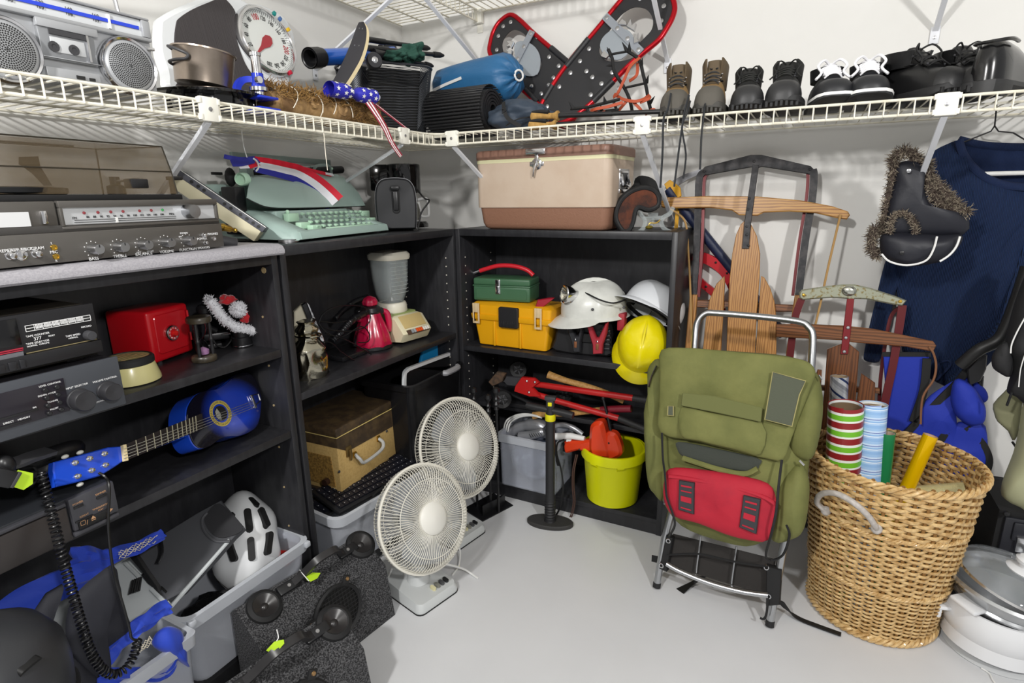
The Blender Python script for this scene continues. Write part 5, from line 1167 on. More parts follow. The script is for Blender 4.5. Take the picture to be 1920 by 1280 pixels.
# ---- swim fin
FP = mat('fin_rubber', '4b4c50', .55, bump=.06, bs=50); FW_ = mat('fin_white', 'c3c8ca', .35, alpha=.95)
a, c, e = at(450, 985, 'z', .37), at(322, 1130, 'z', .275), at(205, 1065, 'z', .36)
X = (at(405, 960, 'z', .385)-at(285, 1080, 'z', .31)); Zd = at(360, 1000, 'z', .36)-at(400, 1050, 'z', .325)
X.normalize(); Nn = X.cross(Zd).normalized()
if Nn.dot(CAM-a) < 0: Nn = -Nn
Y = -Nn; Z = X.cross(Y); o = at(345, 1050, 'z', .325)
fi = Th('swim_fin', 'grey rubber swim fin with a pale blade, lying across the clear bin', 'swim fin', mw=Matrix(((X.x, Y.x, Z.x, o.x), (X.y, Y.y, Z.y, o.y), (X.z, Y.z, Z.z, o.z), (0, 0, 0, 1))))
MB().prism(tr(fi, [(415, 938), (458, 988), (440, 1005), (405, 1045), (345, 1108), (312, 1125), (285, 1096), (262, 1062), (250, 1040), (300, 1005), (370, 962)]), -.004, .02, b=.004).build('foot_pocket', FP, fi)
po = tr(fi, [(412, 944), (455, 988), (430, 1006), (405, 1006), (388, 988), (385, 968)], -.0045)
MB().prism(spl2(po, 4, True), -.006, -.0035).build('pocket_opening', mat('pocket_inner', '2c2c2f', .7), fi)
MB().tube([(x, -.005, z) for x, z in spl2(tr(fi, [(388, 962), (379, 975), (384, 996), (405, 1014), (432, 1014)], -.005), 5)], .004, 8).build('pocket_seam', FP, fi)
MB().prism(tr(fi, [(250, 1042), (210, 1062), (180, 1090), (110, 1110), (76, 1120), (84, 1240), (150, 1245), (235, 1205), (300, 1140), (320, 1130)], .004), .004, .010, b=.002).build('blade', FW_, fi)
for q in (((212, 1061), (300, 1004)), ((320, 1138), (430, 1012)), ((235, 1055), (262, 1082)), ((284, 1104), (313, 1133))): MB().tube([fi.L(*q[0], .0), fi.L(*q[1], .0)], .005, 8).build('blade_rail', FW_, fi)
MB().tube([fi.L(302, 1100, -.005), fi.L(312, 1110, -.005)], .0025, 6).build('drain_slot', LETB, fi)
m_ = Th('fin_strap', 'black ribbed rubber buckle strap hanging off the grey swim fin', 'strap', tuple(fi.w(fi.L(290, 1080, -.02))))
def ms(u, v, d=-.02): return m_.l(fi.w(fi.L(u, v, d)))
MB().prism([(p.x, p.z) for p in (ms(318, 990), ms(326, 1000), ms(300, 1060), ms(285, 1105), ms(268, 1128), ms(255, 1165), ms(250, 1160), ms(256, 1120), ms(243, 1115), ms(250, 1085), ms(275, 1075), ms(276, 1015), ms(290, 1002))], ms(280, 1080).y-.004, ms(280, 1080).y+.004, b=.001).build('strap_body', BLKM, m_)
for k in range(5): MB().tube([ms(249+k*4, 1087-k*1.5, -.026), ms(243+k*4.5, 1113-k*1.5, -.026)], .0022, 6).build('rib', BLKM, m_)
MB().tube(spl([ms(300, 1010, -.03), ms(303, 1035, -.035), ms(295, 1056, -.03)], 5), .006, 8, sy=.5).build('buckle', BLKP, m_)
# ---- other things in the bin
MB_ = Th('goggles_case', 'glossy black mask lying in the clear bin beneath the white helmet', 'mask', (.34, -1.33, .15), 60)
cloth_blob((0, 0, .0), .09, .05, .05, .2, 2, 7, 18).build('mask_body', mat('gloss_dark', '131314', .2), MB_, 60)
MB().tube(circ3 if 0 else [(.075*cos(t), -.052+.01*sin(t*2), .02+.028*sin(t)) for t in [2*pi*k/24 for k in range(24)]], .006, 8, closed=True).build('skirt', BLKM, MB_)
rr_ = Th('red_ring', 'red plastic ring at the right end of the clear bin', 'ring', (.34, -1.14, .185), 0)
MB().tube([(.035*cos(t), .02*sin(t), .004*sin(2*t)) for t in [2*pi*k/28 for k in range(28)]], .008, 8, closed=True).build('ring', mat('red_plastic', 'd8322c', .35), rr_)
# ---- blue mesh vest
BV = mat('royal_blue_cloth', '1f3fb4', .7, bump=.25, bs=40, sheen=.2)
ve = Th('blue_vest', 'royal blue cloth vest with white netting spread over the lower left pile', 'vest', (.38, -1.6, .40), 90)
def vp(u, v, x=.39): return ve.l(at(u, v, 'x', x))
def ribbon(pts, ws, x=.39, t=.004, dx=0):
    """cloth band through pixel points with half-widths; returns a grid mesh"""
    P_ = spl([vp(u, v, x+dx*i) for i, (u, v) in enumerate(pts)], 6); n = len(P_); G = []
    for i, p in enumerate(P_):
        d = (P_[min(i+1, n-1)]-P_[max(i-1, 0)]).normalized(); s_ = d.cross(Vector((0, -1, .2))).normalized()
        w_ = ws[0]+(ws[1]-ws[0])*i/(n-1); G.append([p+s_*w_*a+Vector((0, .012*a*a+.006*sin(9*a+i*.5), 0)) for a in (-1, -.6, -.2, .2, .6, 1)])
    return MB().sheet(G, t)
ribbon([(-40, 1215), (30, 1160), (90, 1115), (150, 1085), (215, 1070)], (.045, .02), .36).build('shoulder_band', BV, ve, 70)
ribbon([(135, 1050), (165, 1045), (192, 1050), (222, 1042), (262, 1030), (310, 1002)], (.022, .012), .34).build('flap', BV, ve, 70)
ribbon([(-10, 1215), (40, 1225), (25, 1235)], (.05, .03), .40).build('side_fold', BV, ve, 70)
NET = mat('white_net', 'd8d0bd', .8)
def netting(P0, P1, P2, P3, n, m, th, nm):
    b = MB(); q = lambda a, c: P0.lerp(P1, a).lerp(P3.lerp(P2, a), c)+Vector((0, .004*sin(a*20+c*9), 0))
    for i in range(n+1):
        for j in range(m):
            b.tube([q(i/n, j/m), q(min(1, (i+.5)/n), (j+.5)/m), q(i/n, (j+1)/m)], .0008, 3)
            if i: b.tube([q(i/n, j/m), q((i-.5)/n, (j+.5)/m), q(i/n, (j+1)/m)], .0008, 3)
    b.build(nm, NET, th, kind='stuff')
netting(vp(222, 1035, .37), vp(300, 1000, .33), vp(306, 1008, .33), vp(224, 1048, .37), 12, 3, ve, 'netting')
v2 = Th('blue_pouch_strap', 'royal blue cloth pouch and webbing strap in front of the clear bin corner', 'pouch', (.46, -1.55, .27), 90)
ve, keep = v2, ve
ribbon([(185, 1255), (215, 1222), (255, 1185), (290, 1160), (322, 1140)], (.02, .016), .455).build('rolled_band', BV, v2, 70)
o_ = [(282, 1205), (290, 1185), (312, 1172), (336, 1180), (342, 1205), (345, 1240), (349, 1248), (335, 1240), (318, 1228), (295, 1218)]
pq = [vp(u, v, .455) for u, v in o_]; MB().pillow(spl2([(p.x, p.z) for p in pq], 4, True), 0, .022, .005, wr=.006, ws=25).build('pouch', BV, v2, 70)
ribbon([(338, 1222), (325, 1250), (300, 1272), (250, 1272), (185, 1278)], (.011, .018), .47).build('webbing', BV, v2, 70)
netting(vp(258, 1215, .456), vp(282, 1193, .456), vp(285, 1208, .456), vp(258, 1225, .456), 6, 3, v2, 'netting')
ve = keep
# ---- black neoprene sleeve, frosted box, black pad, dark helmet
ne = Th('neoprene_sleeve', 'black neoprene sleeve draped over the pale fin blade', 'sleeve', (.44, -1.6, .35), 90)
NEO = mat('neoprene', '1b1c24', .75, bump=.1, bs=60)
P_ = [ne.l(at(u, v, 'x', .43)) for u, v in ((148, 1098), (175, 1075), (206, 1056), (214, 1085), (222, 1130), (235, 1170), (210, 1195), (182, 1222), (195, 1262), (180, 1300), (150, 1265), (122, 1222), (118, 1160), (130, 1120))]
MB().pillow(spl2([(p.x, p.z) for p in P_], 4, True), 0, .03, .006, wr=.004, ws=20).build('sleeve', NEO, ne, 70)
P_ = [ne.l(at(u, v, 'x', .43)) for u, v in ((120, 1215), (150, 1240), (185, 1262), (215, 1300), (90, 1300), (88, 1255), (95, 1248))]
MB().pillow([(p.x, p.z) for p in P_], .004, .03, .006, wr=.006, ws=20).build('cuff', NEO, ne, 70)
P_ = [ne.l(at(u, v, 'x', .40)) for u, v in ((105, 1088), (80, 1110), (75, 1160), (84, 1245), (50, 1250), (30, 1215), (45, 1150), (75, 1105))]
MB().pillow([(p.x, p.z) for p in P_], .02, .025, .006, wr=.005).build('lining', NEO, ne, 70)
fb2 = bin_('small frosted plastic box low on the left behind the blue webbing', (.47, -1.72, .12), 90, .24, .2, .13, .95, .015)
hl = Th('skate_helmet', 'dark grey round helmet at the bottom left corner', 'helmet', tuple(at(-38, 1285, 'x', .56)), 90)
DGH = mat('helmet_grey', '2c2d30', .4)
MB().lathe([(.105, -.06), (.108, -.01), (.104, .03), (.085, .065), (.05, .088), (0, .096)], 40).build('shell', DGH, hl)
for a, z in ((-60, .045), (-20, .05), (20, .045), (-40, .0), (0, .0)):
    m = RZ(a) @ T(0, -.103 if z < .02 else -.093, z) @ RX(25 if z > .02 else 0); MB(m).rings([[(x, y, zz) for x, zz in rrect(-.016, -.006, .016, .006, .005)] for y in (-.004, .012)]).build('vent', mat('vent_black', '0c0c0d', .6), hl)
MB().torus((0, 0, -.058), .106, .005, n=40).build('edge_trim', RUB, hl)
# ============================================================ CARPETED SPEAKER BOXES
CPT = mat('speaker_carpet', '5a5a5c', .95, col2='1e1e20', ns=300, nb=(.40, .56), bump=.8, bs=380)
sp2 = Th('speaker_box', 'carpeted speaker box with handle and lime tag, the rear one by the white fan', 'speaker', (.454, -1.367, 0), 82)
WS_ = .38; PF = [(0, .001), (-.121, .001), (-.120, .004), (-.0955, .152), (-.093, .156), (-.003, .219), (0, .22), (.02, .2), (.02, .001)]
MB().rings([[(x, y, z) for y, z in PF] for x in (0, .003, WS_-.003, WS_)]).build('cabinet', CPT, sp2)
n1 = Vector((0, -.57, .822)).normalized(); p1 = Vector((0, 0, .2205)); n2 = Vector((0, -.986, .166)); p2 = Vector((0, -.121, 0))
def S1(u, v): return sp2.Lp(u, v, p1, n1)
def S2(u, v): return sp2.Lp(u, v, p2, n2)
for u, v, k in ((496, 1137, 0), (676, 1021, 1)):
    m = frm(S1(u, v), n1, (1, 0, 0)); r = .0285
    q = MB(m).lathe([(r*1.5, 0), (r*1.42, .007), (r*1.1, .012), (r, .011), (r*.9, .006)], 36, cap=False).build('tweeter_rim', BLKM, sp2)
    MB(m).lathe([(r, .0108), (r*.6, .0055), (r*.32, .0015)], 32, cap=False).lathe([(r*.33, .0012), (r*.25, .004), (0, .0055)], 20).build('tweeter_cone', mat('cone_black', '2a2828', .3), q)
ha, hb_ = S1(540, 1101), S1(650, 1034); hm = S1(600, 1066)
dx = (hb_-ha).normalized()
for q in (ha, hb_):
    m = frm(q, n1, dx); b = MB(m).box(-.030, -.013, -.001, .030, .013, .012, .004).build('handle_mount', BLKP, sp2); MB(m).lathe([(.005, .012), (.0045, .0135), (0, .0135)], 12).build('screw', STL, b)
sdv = n1.cross(dx)
MB().strap(spl([ha+dx*.015+n1*.008, ha+dx*.035+n1*.03, ha.lerp(hb_, .33)+n1*.068, ha.lerp(hb_, .5)+n1*.075, ha.lerp(hb_, .67)+n1*.068, hb_-dx*.035+n1*.03, hb_-dx*.015+n1*.008], 6), .018, .011, n1).build('handle_grip', mat('handle_rubber', '2b2a2b', .35), sp2)
LIME = mat('lime_tag', 'b4d92a', .6)
gr0 = S2(632, 1146); m = frm(gr0, n2, (1, 0, 0)); R_ = .072
grr = MB(m).lathe([(R_, 0), (R_*1.02, .006), (R_*.97, .012), (R_*.88, .008), (R_*.86, 0)], 44, cap=False).build('grille_ring', BLKM, sp2)
MB(m).disc(R_*.9, .0015, 40).build('cone', mat('woofer_dark', '141312', .7), sp2)
b = MB(m)
for k in range(-6, 7):
    t = k*.0105; h_ = math.sqrt(max(0, (R_*.87)**2-t*t))
    b.tube([(t, -h_, .006), (t, h_, .006)], .0011, 5); b.tube([(-h_, t, .0065), (h_, t, .0065)], .0011, 5)
b.build('grille_mesh', BLKM, grr, kind='stuff')
MB(m).box(-.02, .005, .002, .006, .012, .0045, .001).build('copper_tab', mat('copper', '8a5a3c', .5, .5), grr)
for a in (60, 168, 280):
    q = MB(m @ RZ(a)).box(R_*.9, -.010, .004, R_*1.26, .010, .011, .002).build('grille_clamp', BLKM, grr); MB(m @ RZ(a) @ T(R_*1.15, 0, .011)).lathe([(.005, 0), (.004, .003), (0, .0035)], 12).build('clamp_screw', mat('brass_dull', '9a7a52', .4, .7), q)
sp1 = dup(sp2, T(.604, -1.629, 0) @ RZ(81), 'carpeted speaker box with handle and lime tag, the front one at the bottom edge')
sp2.o['group'] = sp1['group'] = 'pair of carpeted speaker boxes'
M1 = T(.604, -1.629, 0) @ RZ(81)
def tag_(label, anchor, top, outl, nn):
    t = Th('price_tag', label, 'tag', tuple(outl[0]), group='lime price tags'); L_ = [t.l(p) for p in outl]
    b = MB(); q = [p+nn*.0006 for p in L_]; b.rings([L_, q]); b.build('card', LIME, t)
    MB().tube([t.l(p) for p in spl([anchor, top, outl[0].lerp(outl[-1], .5)], 5)], .0011, 5).build('tag_string', WHT, t)
def wz(u, v, z): return at(u, v, 'z', z)
tag_('blank lime green tag on the rear carpeted speaker handle', wz(562, 1068, .235), wz(568, 1076, .24), [wz(576, 1088, .226), wz(572, 1082, .228), wz(586, 1073, .226), wz(601, 1074, .218), wz(595, 1084, .212), wz(583, 1090, .222)], Vector((.4, -.1, .9)))
tag_('blank lime green tag on the front carpeted speaker handle', wz(519, 1180, .30), wz(522, 1194, .295), [wz(523, 1200, .29), wz(532, 1199, .285), wz(533, 1206, .28), wz(514, 1228, .262), wz(499, 1219, .27), wz(514, 1203, .29)], Vector((.4, -.1, .9)))
# ============================================================ MIDDLE BOOKCASE
ZB = .6565
# ---- blender
AVO = mat('avocado_enamel', '8e9c62', .35); CRM = mat('cream_plastic', 'd8d0b0', .4); TANP = mat('tan_panel', 'c0aa74', .4)
bl = Th('blender', 'avocado green and cream blender with glass jar on the middle shelf', 'blender', mw=T(.322, -.478, ZB) @ RZ(82) @ Matrix.Scale(1.16, 4))
def B(u, v, y=0): return bl.L(u, v, y)
MB().prism([(-.058, .006), (.062, .006), (.055, .088), (-.052, .088)], .02, .125, b=.004).build('motor_base', AVO, bl)
MB().rings([[(-.058, y, z) for y, z in ((.02, .006), (.02, .08), (.0, .078), (-.035, .035), (-.02, .010))], [(-.050, y, z) for y, z in ((.02, .006), (.02, .084), (-.002, .082), (-.04, .036), (-.022, .008))], [(.054, y, z) for y, z in ((.02, .006), (.02, .084), (-.002, .082), (-.04, .036), (-.022, .008))], [(.062, y, z) for y, z in ((.02, .006), (.02, .08), (.0, .078), (-.035, .035), (-.02, .010))]]).build('front_housing', CRM, bl)
fn = Vector((0, -.77, .63)); MB(frm((.002, -.0175, .064), fn, (1, 0, 0))).box(-.046, -.018, -.001, .046, .026, .0012, .001).build('face_panel', TANP, bl)
m = frm((.002, -.0385, .0395), fn, (1, 0, 0)); pn = MB(m).box(-.046, -.008, -.001, .046, .008, .0014, .001).build('button_strip', mat('strip_brown', '4a382a', .4), bl)
for k, c_ in enumerate(('8a8f92', '9a9fa2', 'd4511e', 'd4511e', 'd4511e', 'd9d6cc', 'd9d6cc', 'd9d6cc')): MB(m).box(-.030+k*.0095, -.006, .001, -.0225+k*.0095, .006, .006, .0012).build('push_button', mat('btn_'+c_, c_, .35), pn)
for x in (-.045, .045): MB().cyl((x, .04, 0), (x, .04, .007), .007, 10).cyl((x, .11, 0), (x, .11, .007), .007, 10).build('foot', CRM, bl)
MB(T(0, .07, .088)).lathe([(.046, 0), (.048, .003), (.046, .024), (.043, .03), (.038, .031), (.038, .02)], 36, cap=False).build('jar_collar', mat('ivory', 'dcd8c8', .35), bl)
GL = mat('clear_glass', 'cdd6d6', .06, alpha=.28, coat=.5)
def jsec(r, z, sq): return [((abs(cos(a))**sq)*r*(1 if cos(a) > 0 else -1), .07+(abs(sin(a))**sq)*r*(1 if sin(a) > 0 else -1), .088+z) for a in [2*pi*k/40 for k in range(40)]]
MB().rings([jsec(.034, .022, .9), jsec(.036, .032, .85), jsec(.043, .055, .75), jsec(.048, .1, .65), jsec(.051, .165, .6), jsec(.048, .165, .6), jsec(.045, .1, .65), jsec(.040, .056, .75), jsec(.031, .036, .9), jsec(.02, .034, 1)]).build('glass_jar', GL, bl)
b = MB()
for k in range(9): 
    for rr in (.0498,): b.tube([p for p in jsec(rr-.0035*(8-k)/8*.7, .062+k*.0115, .66)[26:36]], .0009, 5)
b.build('measure_ridges', mat('glass_ridge', 'dfe6e6', .1, alpha=.5), bl, kind='stuff')
MB().strap(spl([(.048, .075, .235), (.066, .075, .225), (.068, .075, .17), (.05, .075, .155)], 5), .012, .006, (0, 1, 0)).build('jar_handle', GL, bl)
MB().rings([jsec(.053, .163, .55), jsec(.055, .168, .55), jsec(.055, .178, .55), jsec(.049, .186, .6), jsec(.02, .19, .8)]).build('lid', mat('ivory', 'dcd8c8', .35), bl)
MB(T(0, .07, .112)).lathe([(.03, 0), (.03, .006), (.012, .01), (.008, .02), (0, .02)], 20).build('blade_hub', CHR, bl)
MB().tube(spl([(.06, .06, .01), (.085, .05, .012), (.10, .06, .010), (.095, .09, .006)], 5), .004, 6).build('cord', CRM, bl)
# ---- steam cleaner
CRIM = mat('crimson_plastic', 'b3163f', .22, coat=.5)
st = Th('steam_cleaner', 'shiny crimson handheld steam cleaner next to the blender', 'steam cleaner', (.262, -.605, ZB), 60)
R = []
for r, z in ((.064, .012), (.066, .018), (.058, .05), (.046, .085), (.036, .11), (.031, .128)): R.append([(r*(1+.035*cos(9*a)*(1 if z < .11 else .3))*cos(a), r*(1+.035*cos(9*a)*(1 if z < .11 else .3))*sin(a), z) for a in [2*pi*k/72 for k in range(72)]])
MB().rings(R).build('body', CRIM, st)
MB().lathe([(.064, 0), (.067, .004), (.066, .014), (.06, .016)], 40).build('black_base', BLKP, st)
MB().lathe([(.0315, .120), (.036, .128), (.033, .142), (.02, .148), (.016, .15)], 28).build('collar', BLKP, st)
MB().box(-.05, -.014, .115, .045, .014, .138, .008).build('nozzle_block', BLKP, st)
R = [[(r*(1+.05*cos(8*a))*cos(a), r*(1+.05*cos(8*a))*sin(a), z) for a in [2*pi*k/48 for k in range(48)]] for r, z in ((.02, .148), (.025, .152), (.0265, .162), (.02, .174), (.006, .181))]
MB().rings(R).build('filler_cap', CRIM, st)
MB().tube(spl([(.028, 0, .128), (.055, 0, .118), (.062, 0, .085), (.058, 0, .05)], 6), .0095, 10, sx=1, sy=1.2).build('handle', CRIM, st)
MB().ball((-.045, -.01, .11), .013, n=12).build('trigger', CRIM, st)
# ---- hose and cable
ho = Th('steam_hose', 'black ribbed hose and tangled cable beside the crimson steam cleaner', 'hose', (.25, -.72, ZB), 90)
def H(u, v, x=.25): return ho.l(at(u, v, 'x', x))
def ribbed(pts, r, n, nm):
    P_ = spl(pts, 14); P_ = [P_[int(i*(len(P_)-1)/n)] for i in range(n+1)]; Q = []; 
    for i in range(len(P_)-1): Q += [P_[i], P_[i].lerp(P_[i+1], .5)]
    MB().tube(Q, [r*(1.0 if k % 2 else .84) for k in range(len(Q))], 12).build(nm, mat('hose_black', '17171a', .3), ho)
ribbed([H(621, 640, .30), H(640, 622, .30), H(660, 600, .29), H(690, 583, .27)], .0125, 26, 'hose'); ribbed([H(628, 598, .22), H(645, 580, .21), H(665, 565, .20), H(690, 556, .19)], .009, 22, 'hose')
ribbed([H(665, 650, .24), H(672, 625, .23), H(682, 605, .22)], .008, 14, 'hose')
for q in ([(597, 607), (606, 588), (630, 575), (665, 572), (690, 580), (694, 600), (680, 615), (650, 621), (615, 617), (597, 605)], [(598, 606), (610, 620), (640, 632), (676, 612), (692, 625), (690, 640), (672, 642)], [(594, 642), (620, 642), (640, 660), (670, 678), (705, 682), (716, 678), (690, 660), (650, 638), (610, 625)], [(600, 602), (630, 605), (650, 601)]):
    MB().tube(spl([H(u, v, .315) for u, v in q], 6), .0021, 6).build('cable', mat('cable_black', '141416', .3), ho)
MB(T(*H(655, 672, .27)) @ T(0, 0, -H(655, 672, .27).z)).box(-.06, -.03, .001, .055, .03, .016, .003).build('floor_nozzle', mat('nozzle_dark', '232326', .25), ho)
# ---- iron on end and foil bag
ir = Th('flat_iron', 'cream and black flat appliance standing on edge behind the foil bag', 'iron', (.245, -.87, ZB), 62)
def I(u, v, y=0): p = ir.L(u, v, y); return (p.x, p.z)
MB().prism([I(566, 571), I(574, 568), I(600, 632), I(611, 672), I(611, 694), I(598, 688), I(552, 640), I(552, 585)], .0, .02, b=.003).build('cream_plate', mat('cream_plate', 'cfc8b2', .4), ir)
MB().prism([I(564, 571), I(572, 566), I(597, 625), I(612, 672), I(606, 678), I(590, 635)], -.012, .004, b=.002).build('black_edge', mat('edge_black', '1b1b1e', .25), ir)
MB().prism([I(573, 566), I(577, 569), I(604, 632), I(612, 670), I(608, 671), I(598, 635)], -.015, -.010, b=.001).build('chrome_strip', CHR, ir)
fo = Th('foil_bag', 'crumpled shiny silver foil bag at the left of the middle shelf', 'bag', (.315, -.935, ZB))
FOIL = mat('foil', 'aca795', .16, 1, bump=.35, bs=18)
R = []; rn = random.Random(5)
for i in range(40):
    z = .165*i/39; w_ = .052 if z < .085 else .052-.024*min(1, (z-.085)/.025) if z < .13 else .03+.006*sin((z-.13)*180)
    R.append([(w_*cos(a)*.8*(1+.22*noise.noise((cos(a)*2, sin(a)*2, z*26))), w_*sin(a)*(1+.25*noise.noise((cos(a)*2.4, sin(a)*2.4, z*22+7))), z+.004*noise.noise((a*2, z*40, 1))) for a in [2*pi*k/44 for k in range(44)]])
MB().rings(R).build('bag', FOIL, fo, 50)
MB().tube([(.04*cos(a), .031*sin(a), .123) for a in [2*pi*k/20 for k in range(20)]], .003, 6, closed=True).build('neck_tie', FOIL, fo)
# ---- keyboard bin, keyboards, record player case, black bin
b2 = bin_('clear storage bin filled with old black keyboards under the record player case', (.425, -1.00, .059), 84, .58, .27, .185, .93, .035)
KB = mat('key_black', '1b1c24', .35)
for i, (x, y, z, rz, ry) in enumerate(((.40, -.965, .232, 82, 0), (.34, -.99, .205, 86, 3))):
    k = Th('keyboard', ('upper black computer keyboard lying across the clear bin below the case', 'lower black computer keyboard pushed deep in the clear bin below the case')[i], 'keyboard', mw=T(x, y, z) @ RZ(rz) @ RX(12) @ RY(-ry))
    MB().box(0, 0, 0, .42, .14, .013, .003).build('case', BLKP, k)
    q = MB()
    for r in range(5):
        for c in range(21): q.rings([[(.012+c*.0191+a, .012+r*.0245+b_, z_) for a, b_ in ((0, 0), (.016, 0), (.016, .019), (0, .019))] for z_ in (.012, .019)])
    q.build('keys', KB, k, kind='stuff')
    q = MB()
    for r in range(5):
        for c in range(21): q.box(.016+c*.0191, .022+r*.0245, .0191, .0182+c*.0191, .0238+r*.0245, .0193)
    q.build('key_legends', LETW, k, kind='stuff')
MB().tube(spl([(.44, -.86, .255), (.445, -.82, .268), (.44, -.79, .262), (.40, -.78, .25)], 6), .003, 6).build('keyboard_cable', BLKM, k).matrix_parent_inverse = k.matrix_world.inverted() if 0 else k.I
TAN = mat('tan_leatherette', 'c9a96c', .55, col2='bd9c60', ns=120, bump=.08, bs=150); BRN = mat('brown_leatherette', '3e3226', .45, col2='55452f', ns=30, bump=.1, bs=140)
ca = Th('record_player_case', 'tan and brown record player suitcase standing on the keyboard bin', 'suitcase', (.345, -.895, .249), 91.8)
CW, CD, CH = .315, .21, .228
MB().box(0, 0, 0, CW, CD, .014, .004).build('brown_foot_trim', BRN, ca)
MB().box(.0, 0, .012, CW, CD, CH*.86, .004).build('tan_body', TAN, ca)
zq = [ca.XZ(624, 845)[1], ca.XZ(640, 853)[1], ca.XZ(740, 797)[1]]
MB().prism([(-.001, zq[0]), (.045, zq[1]), (CW+.001, zq[2]), (CW+.001, CH*.87), (-.001, CH*.87)], -.0012, CD+.001, b=.0006).build('brown_wrap', BRN, ca)
MB().box(-.002, -.002, CH*.86, CW+.002, CD+.002, CH, .006).build('lid', BRN, ca)
g = MB().tube([(0, CD, CH*.87), (-.002, -.002, CH*.87), (CW+.002, -.002, CH*.87), (CW+.002, CD, CH*.87)], .0015, 6).build('gold_piping', mat('piping', 'd8c27a', .4), ca)
g = MB().prism([(.02, .03), (.15, .03), (.15, .13), (.03, .13)], -.003, .001, RZ(90) @ Matrix.Diagonal((1, -1, 1, 1)) if 0 else Matrix(((0, 1, 0, 0), (1, 0, 0, 0), (0, 0, 1, 0), (0, 0, 0, 1)))).build('speaker_cloth', mat('grille_cloth', '6e5326', .8, col2='a07c3c', ns=170, nb=(.4, .6)), ca)
MB().cyl((-.002, .05, .045), (-.018, .05, .045), .011, 18).build('knob', mat('knob_brown', '33211a', .3), g)
h0, h1 = ca.L(666, 852, -.004), ca.L(710, 822, -.004)
MB().tube(spl([h0, h0+Vector((.0, -.018, -.012)), h0+Vector((.018, -.022, -.03)), h1+Vector((-.018, -.022, -.03)), h1+Vector((0, -.018, -.012)), h1], 6), .0058, 8).build('grey_handle', mat('handle_grey', 'a9a9a6', .4), ca)
for p_ in (h0, h1): MB().box(p_.x-.007, -.006, p_.z-.010, p_.x+.007, 0, p_.z+.010, .002).build('handle_loop', BRASS, ca)
x, z = ca.XZ(653, 848); c = MB().box(x-.012, -.006, z-.012, x+.012, 0, z+.022, .002).build('clasp_plate', mat('old_brass', '8a744a', .35, .8), ca)
MB().tube([(x, -.008, z-.022), (x, -.012, z-.005), (x, -.009, z+.012)], [.008, .009, .006], 10, sy=.6).build('clasp_lever', mat('old_brass', '8a744a', .35, .8), c)
for u, v in ((636, 884), (725, 808)): x, z = ca.XZ(u, v); MB(T(x, 0, z) @ RX(90)).lathe([(.005, 0), (.004, .002), (0, .0022)], 12).build('stud', DGRY, ca)
bb = bin_('tall shiny black plastic bin behind the fans, holding a tablet and blue folder', (.432, -.625, .252), 91, .33, .225, .288, .92, .03, mat('bin_black', '141416', .25), mat('bin_black', '141416', .25), .02)
MB().tube(spl([(.19, -.006, .285), (.20, -.016, .285), (.27, -.016, .285), (.28, -.006, .285)], 4), .011, 8).build('grey_handle_grip', mat('grip_grey', '8c8c90', .4), bb)
tb = Th('white_framed_panel', 'white rounded panel with dark face sticking out of the black bin', 'panel', (.375, -.575, .36), 91)
o_ = [(p.x, p.z) for p in (tb.L(u, v, 0) for u, v in ((758, 735), (758, 703), (763, 694), (775, 688), (840, 664), (850, 663), (856, 669), (857, 695)))]
WP = mat('panel_white', 'd4d6d8', .35)
MB().tube([(x, 0, z) for x, z in spl2(o_, 3)], .0085, 4, sy=.9, up=(0, 1, 0)).build('white_frame', WP, tb)
MB().prism(o_[:1]+[(x-.004*(x > .05), z-.004) for x, z in o_[1:]]+[(o_[-1][0], o_[0][1])], -.002, .006).build('dark_face', mat('panel_dark', '161618', .4), tb)
bf = Th('blue_folder', 'bright blue folder with a grey edge standing in the black bin', 'folder', (.30, -.50, .36), 85)
q = [(p.x, p.z) for p in (bf.L(u, v, 0) for u, v in ((785, 700), (794, 655), (842, 637), (848, 690)))]
MB().prism(q, 0, .012, b=.002).build('folder', mat('cyan_blue', '1f86c2', .4), bf)
q = [(p.x, p.z) for p in (bf.L(u, v, 0) for u, v in ((840, 690), (838, 655), (844, 633), (855, 637), (851, 690)))]
MB().prism(q, -.01, .02, b=.002).build('grey_edge', mat('folder_grey', '7d8492', .5), bf)
# ============================================================ BACK BOOKCASE, TOP
co = Th('cooler', 'vintage tan and brown metal cooler on the back bookcase', 'cool box', (.503, -.285, 1.0475), -2.6)
CW, CD, CH = .502, .243, .265
LB = mat('cooler_lid', '8d6a5b', .4, bump=.05, bs=20); TN = mat('cooler_tan', 'c8b5a2', .4, col2='c2ad99', ns=9, bump=.02, bs=12); BR2 = mat('cooler_base', '8a6450', .55, bump=.35, bs=190); CB = mat('cooler_band', 'ded9b0', .45)
def rsec(k, z, r=.025): return [(x, y, z) for x, y in rrect(k, k, CW-k, CD-k, r, 5)]
MB().rings([rsec(.026, 0), rsec(.018, .006), rsec(.012, .02), rsec(.006, .074)]).build('base', BR2, co)
MB().rings([rsec(.001, .074), rsec(0, .078), rsec(0, .222)]).build('body', TN, co)
MB().rings([rsec(-.001, .222), rsec(-.001, .234)]).build('cream_band', CB, co)
MB().rings([rsec(-.003, .234), rsec(-.003, .258), rsec(.002, .264), rsec(.01, CH)]).build('lid', LB, co)
x = co.XZ(1007, 290)[0]
MB().box(x-.036, -.016, .243, x+.036, .004, .262, .003).build('lid_plate', CHR, co)
m = T(x, 0, .214) @ RX(90); la = MB(m).lathe([(.020, 0), (.019, .003), (.012, .005), (.010, .011), (0, .012)], 20); la.box(-.026, -.007, 0, .026, .007, .004, .002); la.box(-.007, 0, 0, .007, .032, .006, .002); la = la.build('latch', CHR, co)
